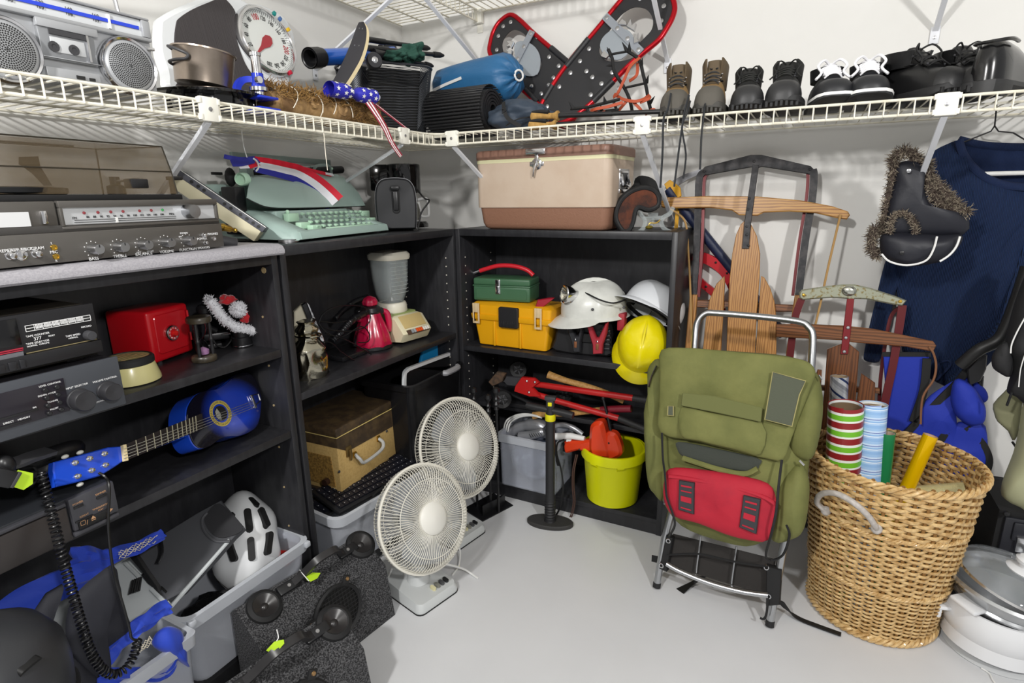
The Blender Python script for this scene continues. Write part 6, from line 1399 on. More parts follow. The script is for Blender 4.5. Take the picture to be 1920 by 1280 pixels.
MB(m).tube([(0, 0, .010), (-.006, -.02, .014), (-.010, -.040, .011)], [.007, .0065, .005], 8, sy=.6).build('latch_lever', CHR, la)
hm = Matrix(((0, -1, 0, CW), (1, 0, 0, CD*.5), (0, 0, 1, .155), (0, 0, 0, 1)))
hh = MB(hm)
for q in ((-.045, -.038, .045, -.026), (-.045, .026, .045, .038), (-.045, -.026, -.033, .026), (.033, -.026, .045, .026)): hh.box(q[0], -.004, q[1], q[2], .002, q[3], .001)
hh = hh.build('side_handle_plate', CHR, co); MB(hm).box(-.033, -.001, -.026, .033, .001, .026).build('handle_recess', mat('recess_dark', '3a3a3c', .3, .8), hh)
MB(hm).tube(spl([(-.028, -.002, .02), (-.03, -.012, -.012), (0, -.014, -.016), (.03, -.012, -.012), (.028, -.002, .02)], 4), .005, 8).build('bail_handle', CHR, hh)
# ---- goggles
go = Th('ski_goggles', 'black ski goggles with brown mirrored lens leaning on the cooler', 'goggles', (1.03, -.245, 1.0475), 22)
GO = [go.XZ(u, v, 0) for u, v in ((1166, 430), (1156, 412), (1157, 392), (1168, 372), (1186, 358), (1208, 352), (1226, 357), (1235, 370), (1233, 386), (1216, 393), (1199, 388), (1191, 396), (1188, 412), (1182, 428), (1174, 433))]
gs = spl2(GO, 4, True)
MB().tube([(x, .0, z) for x, z in gs], .0075, 8, closed=True).build('frame', RUB, go)
MB().prism([(x, z) for x, z in gs], -.002, .001).build('lens', mat('amber_lens', '3a1c10', .08, .2, coat=.8, col2='6b3418', ns=22), go)
MB().tube([(x, .022, z) for x, z in gs], .010, 8, closed=True).build('foam', BLKM, go)
MB().strap(spl([go.L(1232, 372, .01), go.L(1222, 345, .04), go.L(1200, 338, .06), go.L(1195, 350, .07), go.L(1170, 380, .06), go.L(1160, 410, .04)], 5), .03, .004, (0, 1, .3)).build('strap', BLKM, go)
# ---- clear acrylic stand
ac = Th('acrylic_stand', 'clear acrylic plate stand with gold trinkets beside the ski goggles', 'stand', (1.095, -.20, 1.0475), 15)
for P_ in ([(1196, 388), (1202, 402), (1209, 412), (1208, 424), (1202, 432), (1195, 436)], [(1262, 388), (1256, 400), (1243, 408), (1240, 418), (1245, 428), (1255, 434), (1262, 436)], [(1205, 410), (1225, 409), (1243, 408)]):
    MB().tube(spl([ac.L(u, v, 0) for u, v in P_], 5), .0055, 8, sy=1.6).build('arm', GL, ac)
for P_ in ([(1225, 409), (1222, 425)], [(1215, 402), (1234, 402)]): MB().tube([ac.L(u, v, .02) for u, v in P_], .006, 8).build('back_arm', GL, ac)
q = ac.L(1217, 428, -.005); MB().ball((q.x, q.y, .008), .013, .01, .006, 12).build('trinket', mat('olive_gold', '9c8a3c', .3, .7), ac); MB().tube(spl([ac.L(1216, 424), ac.L(1219, 418), ac.L(1230, 418), ac.L(1238, 412)], 4), .002, 6).build('gold_hook', BRASS, ac)
# ---- pole pruner
pp = Th('pole_pruner', 'navy pruning pole with yellow bracket and curved saw blade leaning on the wall', 'pole saw', tuple(at(1265, 360, 'y', -.03)))
def pq(u, v, y=-.03): return pp.l(at(u, v, 'y', y))
MB().tube([pq(1252, 354, -.05), pq(1360, 490, -.03), pq(1470, 628, -.02)], .0165, 12).build('pole', mat('navy_pole', '1b2340', .45, bump=.2, bs=160), pp)
bpts = [pq(u, v) for u, v in ((1246, 352), (1262, 338), (1285, 326), (1310, 318), (1330, 316), (1330, 322), (1308, 328), (1288, 337), (1268, 350), (1258, 362))]
MB().prism([(p.x, p.z) for p in bpts], bpts[0].y, bpts[0].y+.002).build('saw_blade', mat('blade_steel', '77777a', .35, .9), pp)
YL = mat('mustard_yellow', 'd19a1a', .4)
bpts = [pq(u, v, -.06) for u, v in ((1245, 345), (1255, 337), (1266, 344), (1275, 352), (1277, 368), (1268, 372), (1262, 360), (1250, 356))]
MB().prism([(p.x, p.z) for p in bpts], bpts[0].y, bpts[0].y+.014, b=.002).build('bracket', YL, pp)
MB().strap([pq(1272, 368, -.05), pq(1270, 400, -.05), pq(1267, 440, -.05)], .012, .006, (0, 1, 0)).build('yellow_lever', YL, pp)
# ---- red saw frame behind the sled
rs = Th('red_saw_frame', 'red curved plastic saw frame behind the large wooden sled', 'saw', tuple(at(1340, 520, 'y', -.02)))
def rq(u, v, y=-.03): return rs.l(at(u, v, 'y', y))
RPL = mat('saw_red', 'b81a26', .35)
MB().strap(spl([rq(1300, 478), rq(1330, 487), (rq(1358, 508)), rq(1378, 545), rq(1386, 600), rq(1386, 660)], 6), .034, .016, (0, 1, 0)).build('outer_bar', RPL, rs)
MB().strap(spl([rq(1300, 515), rq(1318, 532), rq(1345, 556), rq(1362, 590)], 6), .024, .014, (0, 1, 0)).build('inner_bar', RPL, rs)
for u, v in ((1342, 492), (1324, 537), (1363, 512)): MB().ball(rq(u, v, -.04), .004, n=8).build('screw', LETB, rs)
# ============================================================ BACK BOOKCASE, SHELF
TBY = mat('toolbox_yellow', 'dfa00c', .42, bump=.03, bs=120); TBK = mat('toolbox_black', '1e1e20', .5)
yb = Th('toolbox', 'yellow plastic toolbox with black latch on the back shelf', 'toolbox', (.452, -.262, .607), -.6)
W_, D_, H_ = .335, .15, .168
def ys(z, k): f = .025*(1-z/H_); return [(x, y, z) for x, y in rrect(f+k, f*.5+k, W_-f-k, D_-f*.5-k, .012)]
MB().rings([ys(0, .006), ys(.004, 0), ys(.105, 0)]).build('tub', TBY, yb)
MB().rings([ys(.102, -.006), ys(.106, -.008), ys(.122, -.008), ys(.124, -.003), ys(.158, 0), ys(.166, .012)]).build('lid', TBY, yb)
for a, c in ((.10, .0), (.21, 0)): MB().box(a-.004, .002, .004, a+.004, .02, .10, .002).build('rib', TBY, yb)
x0, x1 = yb.XZ(935, 600, -.01)[0], yb.XZ(971, 600, -.01)[0]
b = MB().prism(rrect(x0, .082, x1, .158, .006), -.014, .004, b=.003); 
for k in range(9): b.box(x0+.004+k*(x1-x0-.008)/9, -.0165, .085, x0+.0065+k*(x1-x0-.008)/9, -.013, .108, .0006, 1)
b.build('latch', TBK, yb)
for u in (893, 1009):
    x = yb.XZ(u, 590, -.008)[0]; b = MB()
    for q in ((x-.014, .088, x-.008, .165), (x+.008, .088, x+.014, .165), (x-.008, .088, x+.008, .096), (x-.008, .13, x+.008, .165)): b.box(q[0], -.0115, q[1], q[2], -.006, q[3], .001)
    b.build('side_clip', mat('clip_translucent', 'e0c9a0', .35, alpha=.75), yb)
rd = Th('red_scraper', 'dark red plastic tool handle lying on the yellow toolbox lid', 'tool', (.70, -.25, .777), 20)
MB().prism(tr(rd, [(1003, 577), (1008, 562), (1030, 558), (1040, 558), (1022, 573), (1010, 580)], 0), -.008, .012, b=.003).build('handle', mat('dark_red', '96182a', .4), rd)
gb = Th('tackle_box', 'small green metal box with red tube handle on top of the yellow toolbox', 'box', (.452, -.238, .776), 7)
GRE = mat('green_enamel', '3d6347', .4, bump=.04, bs=60); W_, D_, H_ = .228, .115, .086
MB().box(0, 0, 0, W_, D_, .056, .006, 3).build('tub', GRE, gb); MB().box(-.002, -.002, .055, W_+.002, D_+.002, .060, .002).build('rolled_edge', GRE, gb); MB().box(0, 0, .059, W_, D_, H_, .007, 3).build('lid', GRE, gb)
MB().prism(rrect(.012, .008, W_-.012, .047, .006), -.0015, .001, b=.001).build('embossed_panel', GRE, gb)
x = gb.XZ(934, 535)[0]; MB().box(x-.010, -.005, .028, x+.010, .001, .082, .0015).box(x-.007, -.009, .032, x+.007, -.004, .058, .002).build('hasp', CHR, gb)
h = spl([gb.L(888, 512, .05), gb.L(908, 505, .05), gb.L(935, 498, .05), gb.L(965, 499, .05), gb.L(988, 506, .05), gb.L(1000, 516, .05)], 6)
MB().tube(h[4:], .0085, 12).build('red_tube_handle', mat('red_vinyl', 'c82430', .3), gb); MB().tube(h[:5], .006, 8).build('handle_bracket', ALU, gb)
# ---- hard hats
def hardhat(label, mw, M, ridge=3, lamp=False, susp=False, name='hard_hat', peak=.055):
    h = Th(name, label, 'helmet', mw=mw); N = 56; G = []
    for i in range(19):
        th = rad(1+89*i/18); r_ = []
        for k in range(N):
            a = 2*pi*k/N; d = 1+(.03*max(0, cos(th*.9))**.5*(abs(sin(a*1)) < .16)+.022*(abs(abs(cos(a+pi/2))-0) > 2)) if ridge else 1
            r_.append((.104*sin(th)**.85*cos(a)*d, .124*sin(th)**.85*sin(a)*d, .122*cos(th)**.8+(.012*math.exp(-(cos(a)*sin(th)*5)**2) if ridge else 0)*sin(min(pi/2, th*3))*cos(th)**.3))
        G.append(r_)
    MB().sheet(G, -.004, closed=True).build('shell', M, h, 50)
    R = []
    for k in range(N):
        a = 2*pi*k/N; f = max(0, cos(a+pi/2))**.6; e = .010+peak*f
        x, y = .104*cos(a), .124*sin(a); R.append([(x*(1+e/.11), y*(1+e/.124), -.004-.022*f), (x*1.0, y*1.0, .004), (x*.975, y*.975, .001), (x*(1+e/.11)*.998, y*(1+e/.124)*.998, -.007-.022*f)])
    MB().rings(R, loop=True).build('brim', M, h, 60)
    if ridge == 3: MB().strap([(0, .124*sin(t)*1.0, .122*cos(t)+.010) for t in [rad(-70+140*k/14) for k in range(15)]], .014, .006, (1, 0, 0)) .build('crown_ridge', M, h)
    if susp:
        MB().tube([(.088*cos(2*pi*k/30), .10*sin(2*pi*k/30), -.012) for k in range(30)], .012, 4, closed=True, sx=.25).build('headband', BLKP, h)
        for a in (0, 60, 120): MB().strap([(.086*cos(rad(a)+pi*k/8), 0, 0) if 0 else (.086*cos(rad(a))*cos(pi*k/8), .098*sin(rad(a))*cos(pi*k/8), .085*sin(pi*k/8)) for k in range(9)], .018, .002, (-sin(rad(a)), cos(rad(a)), 0)).build('crown_strap', BLKM, h)
        MB(frm((0, .112, -.012), (0, 1, 0))).lathe([(.017, 0), (.017, .012), (.013, .015), (0, .015)], 14).build('ratchet_knob', BLKP, h)
    return h
WHH = mat('hat_white_aged', 'd8d9d3', .3, col2='c9cac4', ns=12, coat=.2); WH2 = mat('hat_white', 'd6d9dd', .3, coat=.2); YLH = mat('hat_yellow', 'e2d20a', .3, coat=.3)
zt_ = .607+.135
c = at(1114, 590, 'y', -.185)
mh = hardhat('white miner helmet with a chrome headlamp, on top of the black jump starter', T(c.x, -.185, c.z+.002) @ RZ(-62) @ RX(3) @ Matrix.Scale(.95, 4), WHH, 3, peak=.042)
lc = mh.l(at(1061, 551, 'y', -.285)); ld = (mh.I.to_3x3() @ Vector((-.62, -.72, .12))).normalized()
m = frm(lc, ld); q = MB(m).lathe([(.016, -.045), (.022, -.03), (.030, -.012), (.033, .006), (.031, .009), (.028, .007)], 28, cap=False).build('lamp_housing', CHR, mh)
MB(m).lathe([(.029, .006), (.02, -.004), (.006, -.012), (.004, -.006), (0, -.005)], 24, cap=False).build('lamp_reflector', mat('reflector', 'e9e6d6', .12, .9), q)
MB(m).box(-.012, -.03, -.05, .012, -.012, -.02, .003).build('lamp_bracket', STL, q)
MB().tube(spl([mh.l(at(u, v, 'y', y)) for u, v, y in ((1085, 545, -.235), (1100, 550, -.262), (1125, 562, -.285), (1150, 568, -.275), (1172, 562, -.22))], 6), .003, 6).build('lamp_cord', BLKM, mh)
for u, v, y in ((1111, 580, -.284), (1170, 576, -.235)): MB().ball(mh.l(at(u, v, 'y', y)), .0055, n=8).build('vent_stud', DGRY, mh)
# ---- jump starter
js = Th('jump_starter', 'black battery jump starter with black and red clamps under the miner helmet', 'jump starter', (.795, -.262, .607), 3)
MB().prism(spl2([(.0, .004), (.195, .004), (.205, .05), (.195, .105), (.17, .125), (.03, .125), (.008, .1), (-.004, .05)], 3, True), .02, .13, b=.008).build('case', TBK, js)
for k in range(5): MB().box(.165, .012, .03+k*.016, .203, .03, .038+k*.016, .002).build('grip_rib', BLKP, js)
MB().lathe([(.011, 0), (.010, .008), (0, .009)], 18, T(*js.L(1105, 602, .02)) @ RX(90)).build('dial_knob', BLKP, js)
MB().prism(rrect(.085, .05, .14, .085, .006), .010, .025, b=.003).build('handle_recess', mat('recess_black', '0c0c0d', .5), js)
def clamp(M, P_, nm):
    c = MB().prism([js.XZ(u, v, 0) for u, v in P_], -.012, .012, b=.004).build(nm, M, js); return c
BC_ = clamp(mat('clamp_black', '26272b', .5), [(1066, 597), (1097, 600), (1098, 606), (1090, 640), (1089, 659), (1083, 660), (1080, 638), (1075, 610)] if 0 else [(1060, 600), (1068, 598), (1080, 628), (1086, 628), (1090, 603), (1097, 600), (1090, 640), (1089, 659), (1077, 659), (1073, 640)], 'black_clamp')
RC_ = clamp(mat('clamp_red', '9c2733', .5), [(1100, 604), (1106, 602), (1119, 632), (1124, 632), (1136, 606), (1141, 603), (1138, 625), (1131, 645), (1130, 662), (1113, 663), (1112, 645)], 'red_clamp')
for q, u, v in ((BC_, 1079, 636), (RC_, 1120, 640)): p = js.L(u, v, -.013); MB().ball(p, .004, n=8).build('rivet', CHR, q); MB().box(p.x-.005, -.014, p.z-.03, p.x+.005, -.011, p.z-.008, .001).build('copper_jaw', mat('copper', '8a5a3c', .5, .5), q)
c = js.L(1167, 602, .05); MB().box(c.x-.014, .03, c.z-.03, c.x+.012, .07, c.z+.03, .004).build('red_block', mat('clamp_red', '9c2733', .5), js)
c = at(1203, 640, 'y', -.235)
hardhat('yellow hard hat tipped forward with its peak hanging over the shelf edge', frm((c.x+.002, -.225, c.z-.018), (.20, -.66, .52), (1, 0, .0)) @ Matrix.Scale(.80, 4), YLH, 3, peak=.03)
c = at(1222, 590, 'y', -.19)
hardhat('white hard hat with black ratchet suspension lying upside on the yellow hat', frm((c.x-.008, -.165, c.z+.002), (.34, .50, .74), (.35, -.80, .40)) @ Matrix.Scale(.84, 4), WH2, 1, susp=True, peak=.03)
# ============================================================ BACK BOOKCASE, BOTTOM
cf = Th('folding_cart', 'folded black luggage cart with wheels on the back bookcase low shelf', 'cart', (.60, -.25, .359))
def C_(u, v, y=-.22): return cf.l(at(u, v, 'y', y))
def wheel(u, v, y, r, ax, nm='wheel'):
    m = frm(C_(u, v, y), ax); w_ = MB(m).lathe([(r*.55, -.008), (r*.92, -.011), (r, -.005), (r, .005), (r*.92, .011), (r*.55, .008), (r*.5, .004), (r*.18, .006), (r*.15, .012), (0, .012)], 30).build(nm, RUB, cf)
    for k in range(5): MB(m @ RZ(72*k)).box(r*.15, -.003, .003, r*.56, .003, .009, .001).build('spoke', DGRY, w_)
wheel(942, 748, -.262, .036, (.5, -.85, .1)); wheel(972, 692, -.10, .036, (.4, -.9, .1)); wheel(1058, 742, -.14, .034, (.2, -.5, .8))
MB().tube([C_(930, 725, -.2), C_(1000, 758, -.23), C_(1060, 770, -.22)], .007, 8).tube([C_(935, 712, -.12), C_(1075, 755, -.12)], .007, 8).build('frame_tube', BLKP, cf)
MB().tube([C_(1048, 738, -.13), C_(1068, 762, -.13)], .002, 6).tube([C_(1068, 738, -.13), C_(1050, 764, -.13)], .002, 6).build('wire_brace', CHR, cf)
MB().box(-.09, .02, .002, .12, .14, .02, .004).build('platform', BLKP, cf)
MB().prism([(p.x, p.z) for p in (C_(922, 712), C_(938, 693), (C_(954, 697)), C_(948, 712), C_(930, 720))], -.0, .02, b=.003).build('rusty_plate', mat('rusty', '5b4636', .6, col2='3d342c', ns=60), cf)
bc = Th('bolt_cutter', 'long red bolt cutter with black grips on the folded cart', 'bolt cutter', (.75, -.25, .40))
def K(u, v, y=-.255): return bc.l(at(u, v, 'y', y))
RDC = mat('cutter_red', 'b01c1c', .35, coat=.2)
for P_, G_ in ([(( 985, 718), (1020, 722), (1187, 746)), ((1187, 746), (1222, 752))], [((975, 728), (1015, 742), (1050, 753), (1160, 784)), ((1160, 784), (1214, 806))]):
    a = MB().tube([K(u, v, -.245) for u, v in P_], [.010]+[.0115]*(len(P_)-1), 10).build('arm', RDC, bc); MB().tube([K(u, v, -.245) for u, v in G_], .013, 10).build('rubber_grip', RUB, a)
MB().prism([(p.x, p.z) for p in (K(968, 722), K(980, 706), K(1003, 708), K(1012, 716), K(1000, 726), K(1015, 742), K(995, 742), K(966, 732))], K(980, 720).y-.012, K(980, 720).y+.008, b=.003).build('cutter_head', RDC, bc)
MB().prism([(p.x, p.z) for p in (K(950, 705, -.25), K(982, 708, -.25), K(978, 724, -.25), K(952, 722, -.25), K(945, 714, -.25))], K(960, 715, -.25).y-.006, K(960, 715, -.25).y+.01, b=.003).build('jaws', DGRY, bc)
for u, v in ((988, 714), (992, 735), (1003, 716)): MB().ball(K(u, v, -.268), .005, n=8).build('bolt', STL, bc)
HW_ = mat('hickory', 'b98f55', .55, col2='a2763e', ns=14, stretch=(8, 1, 8))
for i, (P_, y, lb) in enumerate((([(1028, 702), (1060, 713), (1100, 724), (1140, 738), (1170, 752)], -.20, 'upper pale wooden tool handle behind red bolt cutter arm'), ([(1000, 779), (1020, 776), (1060, 775), (1110, 770), (1150, 767), (1184, 766)], -.225, 'lower pale wooden tool handle with a red end, below the bolt cutter'))):
    o = at(*P_[0], 'y', y); w_ = Th('tool_handle', lb, 'tool handle', tuple(o)); Q = spl([w_.l(at(u, v, 'y', y)) for u, v in P_], 5)
    MB().tube(Q, [.0155-.004*min(1, k/6) for k in range(len(Q))], 12, sy=.8).build('wooden_shaft', HW_, w_)
    if i: MB().tube(Q[-9:], .0132, 12).build('red_end', mat('handle_red', '7c1a2a', .4), w_)
bn = bin_('clear storage bin of clothing and appliances on the back bookcase floor', (.583, -.30, .0605), 0, .235, .20, .212, .97, .015, mat('clear_bin_plastic', 'e9eefa', .15, trans=.5, ior=1.05, alpha=.4), mat('clear_bin_rim', 'c9cdd4', .4, alpha=.6))
cloth_blob((.117, .10, .09), .105, .085, .085, .12, 3, 3, 18).build('clothing', mat('dark_clothing', '4a5468', .8, col2='8b90a0', ns=9, nb=(.45, .6)), bn)
SVP = mat('silver_plastic', 'a9abb0', .25, .6)
hd2 = Th('hair_dryer', 'silver hair dryer resting on top of the clear back bin', 'hair dryer', tuple(at(985, 812, 'y', -.22)))
def Hd(u, v, y=-.22): return hd2.l(at(u, v, 'y', y))
MB().tube(spl([Hd(955, 815), Hd(970, 803), Hd(992, 797), Hd(1012, 798), Hd(1020, 803)], 5), [.012]+[.022]*9+[.027]*10+[.02], 14).build('barrel', SVP, hd2)
MB().tube(spl([Hd(975, 818, -.26), Hd(1000, 815, -.26), Hd(1020, 808, -.25)], 5), [.018]*10+[.014], 12).build('handle', SVP, hd2)
b = MB()
for k in range(6): b.tube([Hd(992+k*4, 813-k*.6, -.281), Hd(996+k*4, 820-k*.8, -.281)], .0012, 5)
b.build('vents', LETB, hd2, kind='stuff')
cr = Th('curling_iron', 'silver curved styling iron and white handle on the clear back bin', 'styling iron', tuple(at(1060, 805, 'y', -.24)))
def Cr(u, v, y=-.23): return cr.l(at(u, v, 'y', y))
MB().tube(spl([Cr(1036, 800), Cr(1055, 796), Cr(1075, 802), Cr(1092, 814)], 5), .010, 12).build('silver_body', SVP, cr); MB().tube([Cr(1040, 818, -.26), Cr(1070, 817, -.26), Cr(1096, 822, -.26)], [.013, .012, .009], 12).build('white_handle', WHT, cr)
wc_ = Th('white_cable', 'coil of white cable over the clear back bin', 'cable', tuple(at(970, 790, 'y', -.22)))
for d in (0, 4, 8): MB().tube(spl([wc_.l(at(u+d, v+d*.4, 'y', -.24)) for u, v in ((944, 806), (950, 788), (968, 778), (990, 776), (1008, 780))], 6), .0032, 6).build('loop', WHT, wc_)
# ---- bucket and orange power tool
BY = mat('bucket_yellow', 'd9dc08', .35, spec=.4)
bk = Th('bucket', 'bright yellow plastic bucket on the back bookcase floor', 'bucket', (.99, -.185, .0605))
c = at(1137, 955, 'z', .0605); bk.o.location = (c.x-.01, c.y+.098, .0605); bk.M = T(*bk.o.location); bk.I = bk.M.inverted()
MB().lathe([(.0, 0), (.088, 0), (.094, .005), (.110, .19), (.111, .192), (.111, .206), (.109, .208), (.106, .206), (.105, .19), (.090, .008), (0, .006)], 56).build('pail', BY, bk)
MB().lathe([(.111, .172), (.1185, .174), (.1195, .204), (.117, .209), (.110, .209)], 56, cap=False).build('rim_band', BY, bk)
for a in (10, 190, 250, 300): MB(RZ(a)).prism([(.100, .15), (.118, .17), (.118, .178), (.1, .178)], -.012, .012).build('handle_lug', BY, bk)
ORG = mat('tool_orange', 'd23c18', .32, coat=.2)
og = Th('heat_gun', 'orange-red electric power tool resting on the yellow bucket rim', 'power tool', tuple(at(1120, 845, 'y', -.26)))
def O(u, v, y=-.26): p = og.l(at(u, v, 'y', y)); return (p.x, p.z)
oy = 0
MB().prism(spl2([O(1110, 845), O(1109, 805), O(1113, 791), O(1125, 786), (O(1134, 790)), O(1140, 812), O(1148, 850), O(1135, 855)], 4, True), -.028, .028, b=.012).build('gear_case', ORG, og)
MB().prism(spl2([O(1138, 812), O(1152, 808), O(1162, 818), O(1169, 845), O(1160, 855), O(1142, 856)], 4, True), -.022, .022, b=.010).build('motor_case', ORG, og)
MB().prism(spl2([O(1060, 826), O(1090, 825), O(1110, 822), O(1118, 835), O(1108, 846), O(1085, 842), O(1062, 847)], 3, True), -.016, .016, b=.008).build('handle', ORG, og)
MB().prism([O(1056, 829), O(1062, 828), O(1063, 845), O(1057, 844)], -.014, .014, b=.003).build('handle_end', BLKP, og); MB().prism([O(1063, 823), O(1072, 823), O(1072, 827), O(1063, 827)], -.01, .01, b=.002).build('cord_clip', WHT, og)
MB().tube([og.l(at(1146, 812, 'y', -.26)), og.l(at(1138, 775, 'y', -.25)), og.l(at(1130, 744, 'y', -.24))], .0045, 8).build('support_rod', BLKP, og); MB().ball(og.l(at(1131, 746, 'y', -.24)), .008, n=10).build('rod_knob', BLKP, og)
for u, v in ((1090, 838), (1145, 826)): q = O(u, v); MB().ball((q[0], -.022, q[1]), .0035, n=8).build('screw', LETB, og)
MB().tube(spl([og.l(at(u, v, 'y', y)) for u, v, y in ((1058, 824, -.28), (1046, 830, -.30), (1044, 850, -.31), (1052, 880, -.32), (1056, 915, -.33), (1050, 950, -.335), (1043, 965, -.33))], 6), .0035, 6).build('power_cord', BLKM, og)
MB().tube(spl([og.l(at(u, v, 'y', -.31)) for u, v in ((1040, 828), (1042, 850), (1048, 872))], 4), [.004]*6+[.007]*3, 8).build('plug', BLKM, og)
lt = Th('leather_cord', 'thin brown leather cord hanging in front of the back bookcase by the bucket', 'cord', tuple(at(1076, 900, 'y', -.31)))
for k in (0, 3): MB().tube(spl([lt.l(at(u+k, v, 'y', y)) for u, v, y in ((1080, 852, -.29), (1074, 880, -.305), (1073, 910, -.31), (1075, 940, -.31), (1071, 962, -.31), (1068, 970, -.31))], 6), .0022, 5).build('strand', mat('leather_brown', '4a332b', .7), lt)
# ---- bicycle pump
pu = Th('floor_pump', 'black and yellow bicycle floor pump standing on the white floor', 'pump', (.838, -.385, 0), 14)
PB = mat('pump_black', '242426', .45); PY = mat('pump_yellow', 'd8d012', .4)
b = MB().rings([[(x*k, y*k, z) for x, y in circ(0, 0, .085, 40, .043)] for z, k in ((0, .97), (.003, 1), (.012, 1), (.016, .96))]).build('foot_plate', mat('pump_foot', '333231', .6, bump=.3, bs=90), pu)
MB(T(0, 0, .012)).lathe([(.024, 0), (.021, .008), (.020, .012)]+[(.0205-.0025*(k % 2), .014+k*.0055) for k in range(14)]+[(.0185, .095), (.0165, .11), (.0165, .395)], 28).build('barrel', PB, pu)
MB(T(0, 0, .405)).lathe([(.0175, 0), (.0185, .003), (.0185, .020), (.0172, .024)], 28).build('yellow_collar', PY, pu)
MB(T(0, 0, .428)).lathe([(.016, 0), (.014, .012), (.012, .05)], 20).build('neck', PB, pu)
a, c = pu.l(at(988, 752, 'y', -.36)), pu.l(at(1070, 783, 'y', -.40))
zc = (a.z+c.z)/2
MB().tube([(-.088, .018, zc+.006), (-.05, .01, zc+.003), (0, 0, zc), (.05, -.01, zc-.003), (.082, -.018, zc-.006)], [.010, .0125, .011, .0125, .012], 14).build('handle_bar', PB, pu)
zt = pu.l(at(1027, 742, 'y', -.385)).z
MB().box(-.014, -.012, zc+.008, .014, .012, zt-.012, .004).build('pump_head', PB, pu); MB().box(-.019, -.012, zt-.012, .019, .012, zt, .002).build('head_clip', DGRY, pu); MB().box(-.007, -.0145, zt-.032, .007, -.010, zt-.018, .002).build('yellow_button', PY, pu)
# ---- black turned stand behind the fans
bs = Th('candle_stand', 'black turned-spindle stand with square foot plates behind the rear fan', 'stand', (.55, -.40, 0))
for u, v, zt in ((888, 735, 0), (930, 735, 0), (915, 748, 0)):
    x = at(u, v, 'y', -.40).x; z1 = at(u, v-10, 'y', -.40).z; d = at(u, v, 'y', -.40)
    MB(T(x-.55, 0, 0)).lathe([(.005, .0), (.005, z1-.09), (.009, z1-.085), (.006, z1-.075), (.011, z1-.066), (.006, z1-.055), (.010, z1-.045), (.005, z1-.036), (.005, z1-.03), (.013, z1-.018), (.011, z1-.004), (0, z1)], 16).build('spindle', SEM, bs)
q = [bs.l(at(u, v, 'z', .0)) for u, v in ((868, 955), (905, 978), (962, 948), (925, 925))]
MB().rings([[(p.x, p.y, z) for p in q] for z in (0.0, .004)]).build('foot_plate', SEM, bs)
q = [bs.l(at(u, v, 'z', .03)) for u, v in ((905, 955), (940, 938))]; MB().rings([[(p.x, p.y+dy, z) for p, dy, z in ((q[0], 0, 0.004), (q[1], 0, .004), (q[1], .0, .045), (q[0], 0, .045))], [(p.x, p.y+dy, z) for p, dy, z in ((q[0], .03, 0.004), (q[1], .03, .004), (q[1], .03, .045), (q[0], .03, .045))]]).build('bracket', SEM, bs)
# ============================================================ RIGHT-HAND WALL
OAK = mat('golden_oak', 'b07f46', .38, col2='8a5c2c', ns=9, wave=7, stretch=(5, 1, .5), nb=(.3, 1.0), bump=.06)
OAKX = mat('golden_oak_bar', 'b58749', .38, col2='8a5d2e', ns=9, wave=6, stretch=(.5, 1, 4), wdir='Z', nb=(.3, 1.0))
DKW = mat('dark_oak', '6e4224', .4, col2='52301a', ns=8, wave=7, stretch=(5, 1, .5), nb=(.3, 1), coat=.2)
DKX = mat('dark_oak_bar', '7a4c2c', .4, col2='55341c', ns=8, wave=6, stretch=(.5, 1, 4), wdir='Z', nb=(.3, 1), coat=.2)
IRON = mat('worn_iron', '2b2b2d', .5, .5, col2='3d3b3c', ns=40, bump=.1); RIR = mat('dark_red_steel', '5e1c20', .4, .3)
sl = Th('wooden_sled', 'large golden oak and black iron sled standing on end against the wall', 'sled', mw=T(1.40, -.235, .004) @ RX(-8.5))
def px_(t, P_, y=0): return [t.XZ(u, v, y) for u, v in P_]
def slab_(t, P_, y0, y1, M, nm, par=None, b=.0015, sm=0):
    q = px_(t, P_, y0); q = spl2(q, sm, True) if sm else q
    return MB().prism(q, y0, y1, b=b).build(nm, M, par or t)
slab_(sl, [(1316, 318), (1322, 312), (1408, 290), (1428, 290), (1520, 311), (1527, 318), (1523, 327), (1510, 325), (1428, 312), (1420, 315), (1408, 313), (1325, 328), (1318, 326)], -.004, .004, IRON, 'bumper')
for L_, d in (([(1320, 322), (1311, 335), (1309, 380), (1306, 470), (1300, 556)], 1), ([(1524, 318), (1526, 332), (1522, 380), (1510, 450), (1497, 555)], -1)):
    P_ = [sl.L(u, v, 0) for u, v in L_]; MB().tube(spl(P_, 5), .0125, 4, sx=1.2, sy=.5, up=(0, 1, 0)).build('runner_outer', IRON, sl)
    MB().tube([p+Vector((d*.016, .012, 0)) for p in spl(P_, 5)], .009, 4, sx=.7, sy=1.4, up=(0, 1, 0)).build('runner_inner', RIR, sl)
for P_ in ([(1293, 552), (1307, 552), (1296, 700), (1282, 950), (1266, 950), (1280, 700)], [(1490, 553), (1502, 553), (1488, 660), (1470, 900), (1454, 900), (1474, 660)]): slab_(sl, P_, -.012, .012, OAK, 'side_rail', b=.003)
slab_(sl, [(1238, 378), (1250, 370), (1330, 367), (1420, 368), (1500, 375), (1560, 386), (1590, 396), (1594, 403), (1588, 411), (1572, 409), (1530, 399), (1480, 396), (1432, 398), (1420, 404), (1385, 403), (1372, 394), (1330, 389), (1250, 390), (1240, 388)], -.022, -.006, OAKX, 'steering_bar', b=.003)
slab_(sl, [(1411, 308), (1423, 310), (1408, 420), (1404, 466), (1391, 466), (1395, 420)], -.026, -.021, IRON, 'iron_strap')
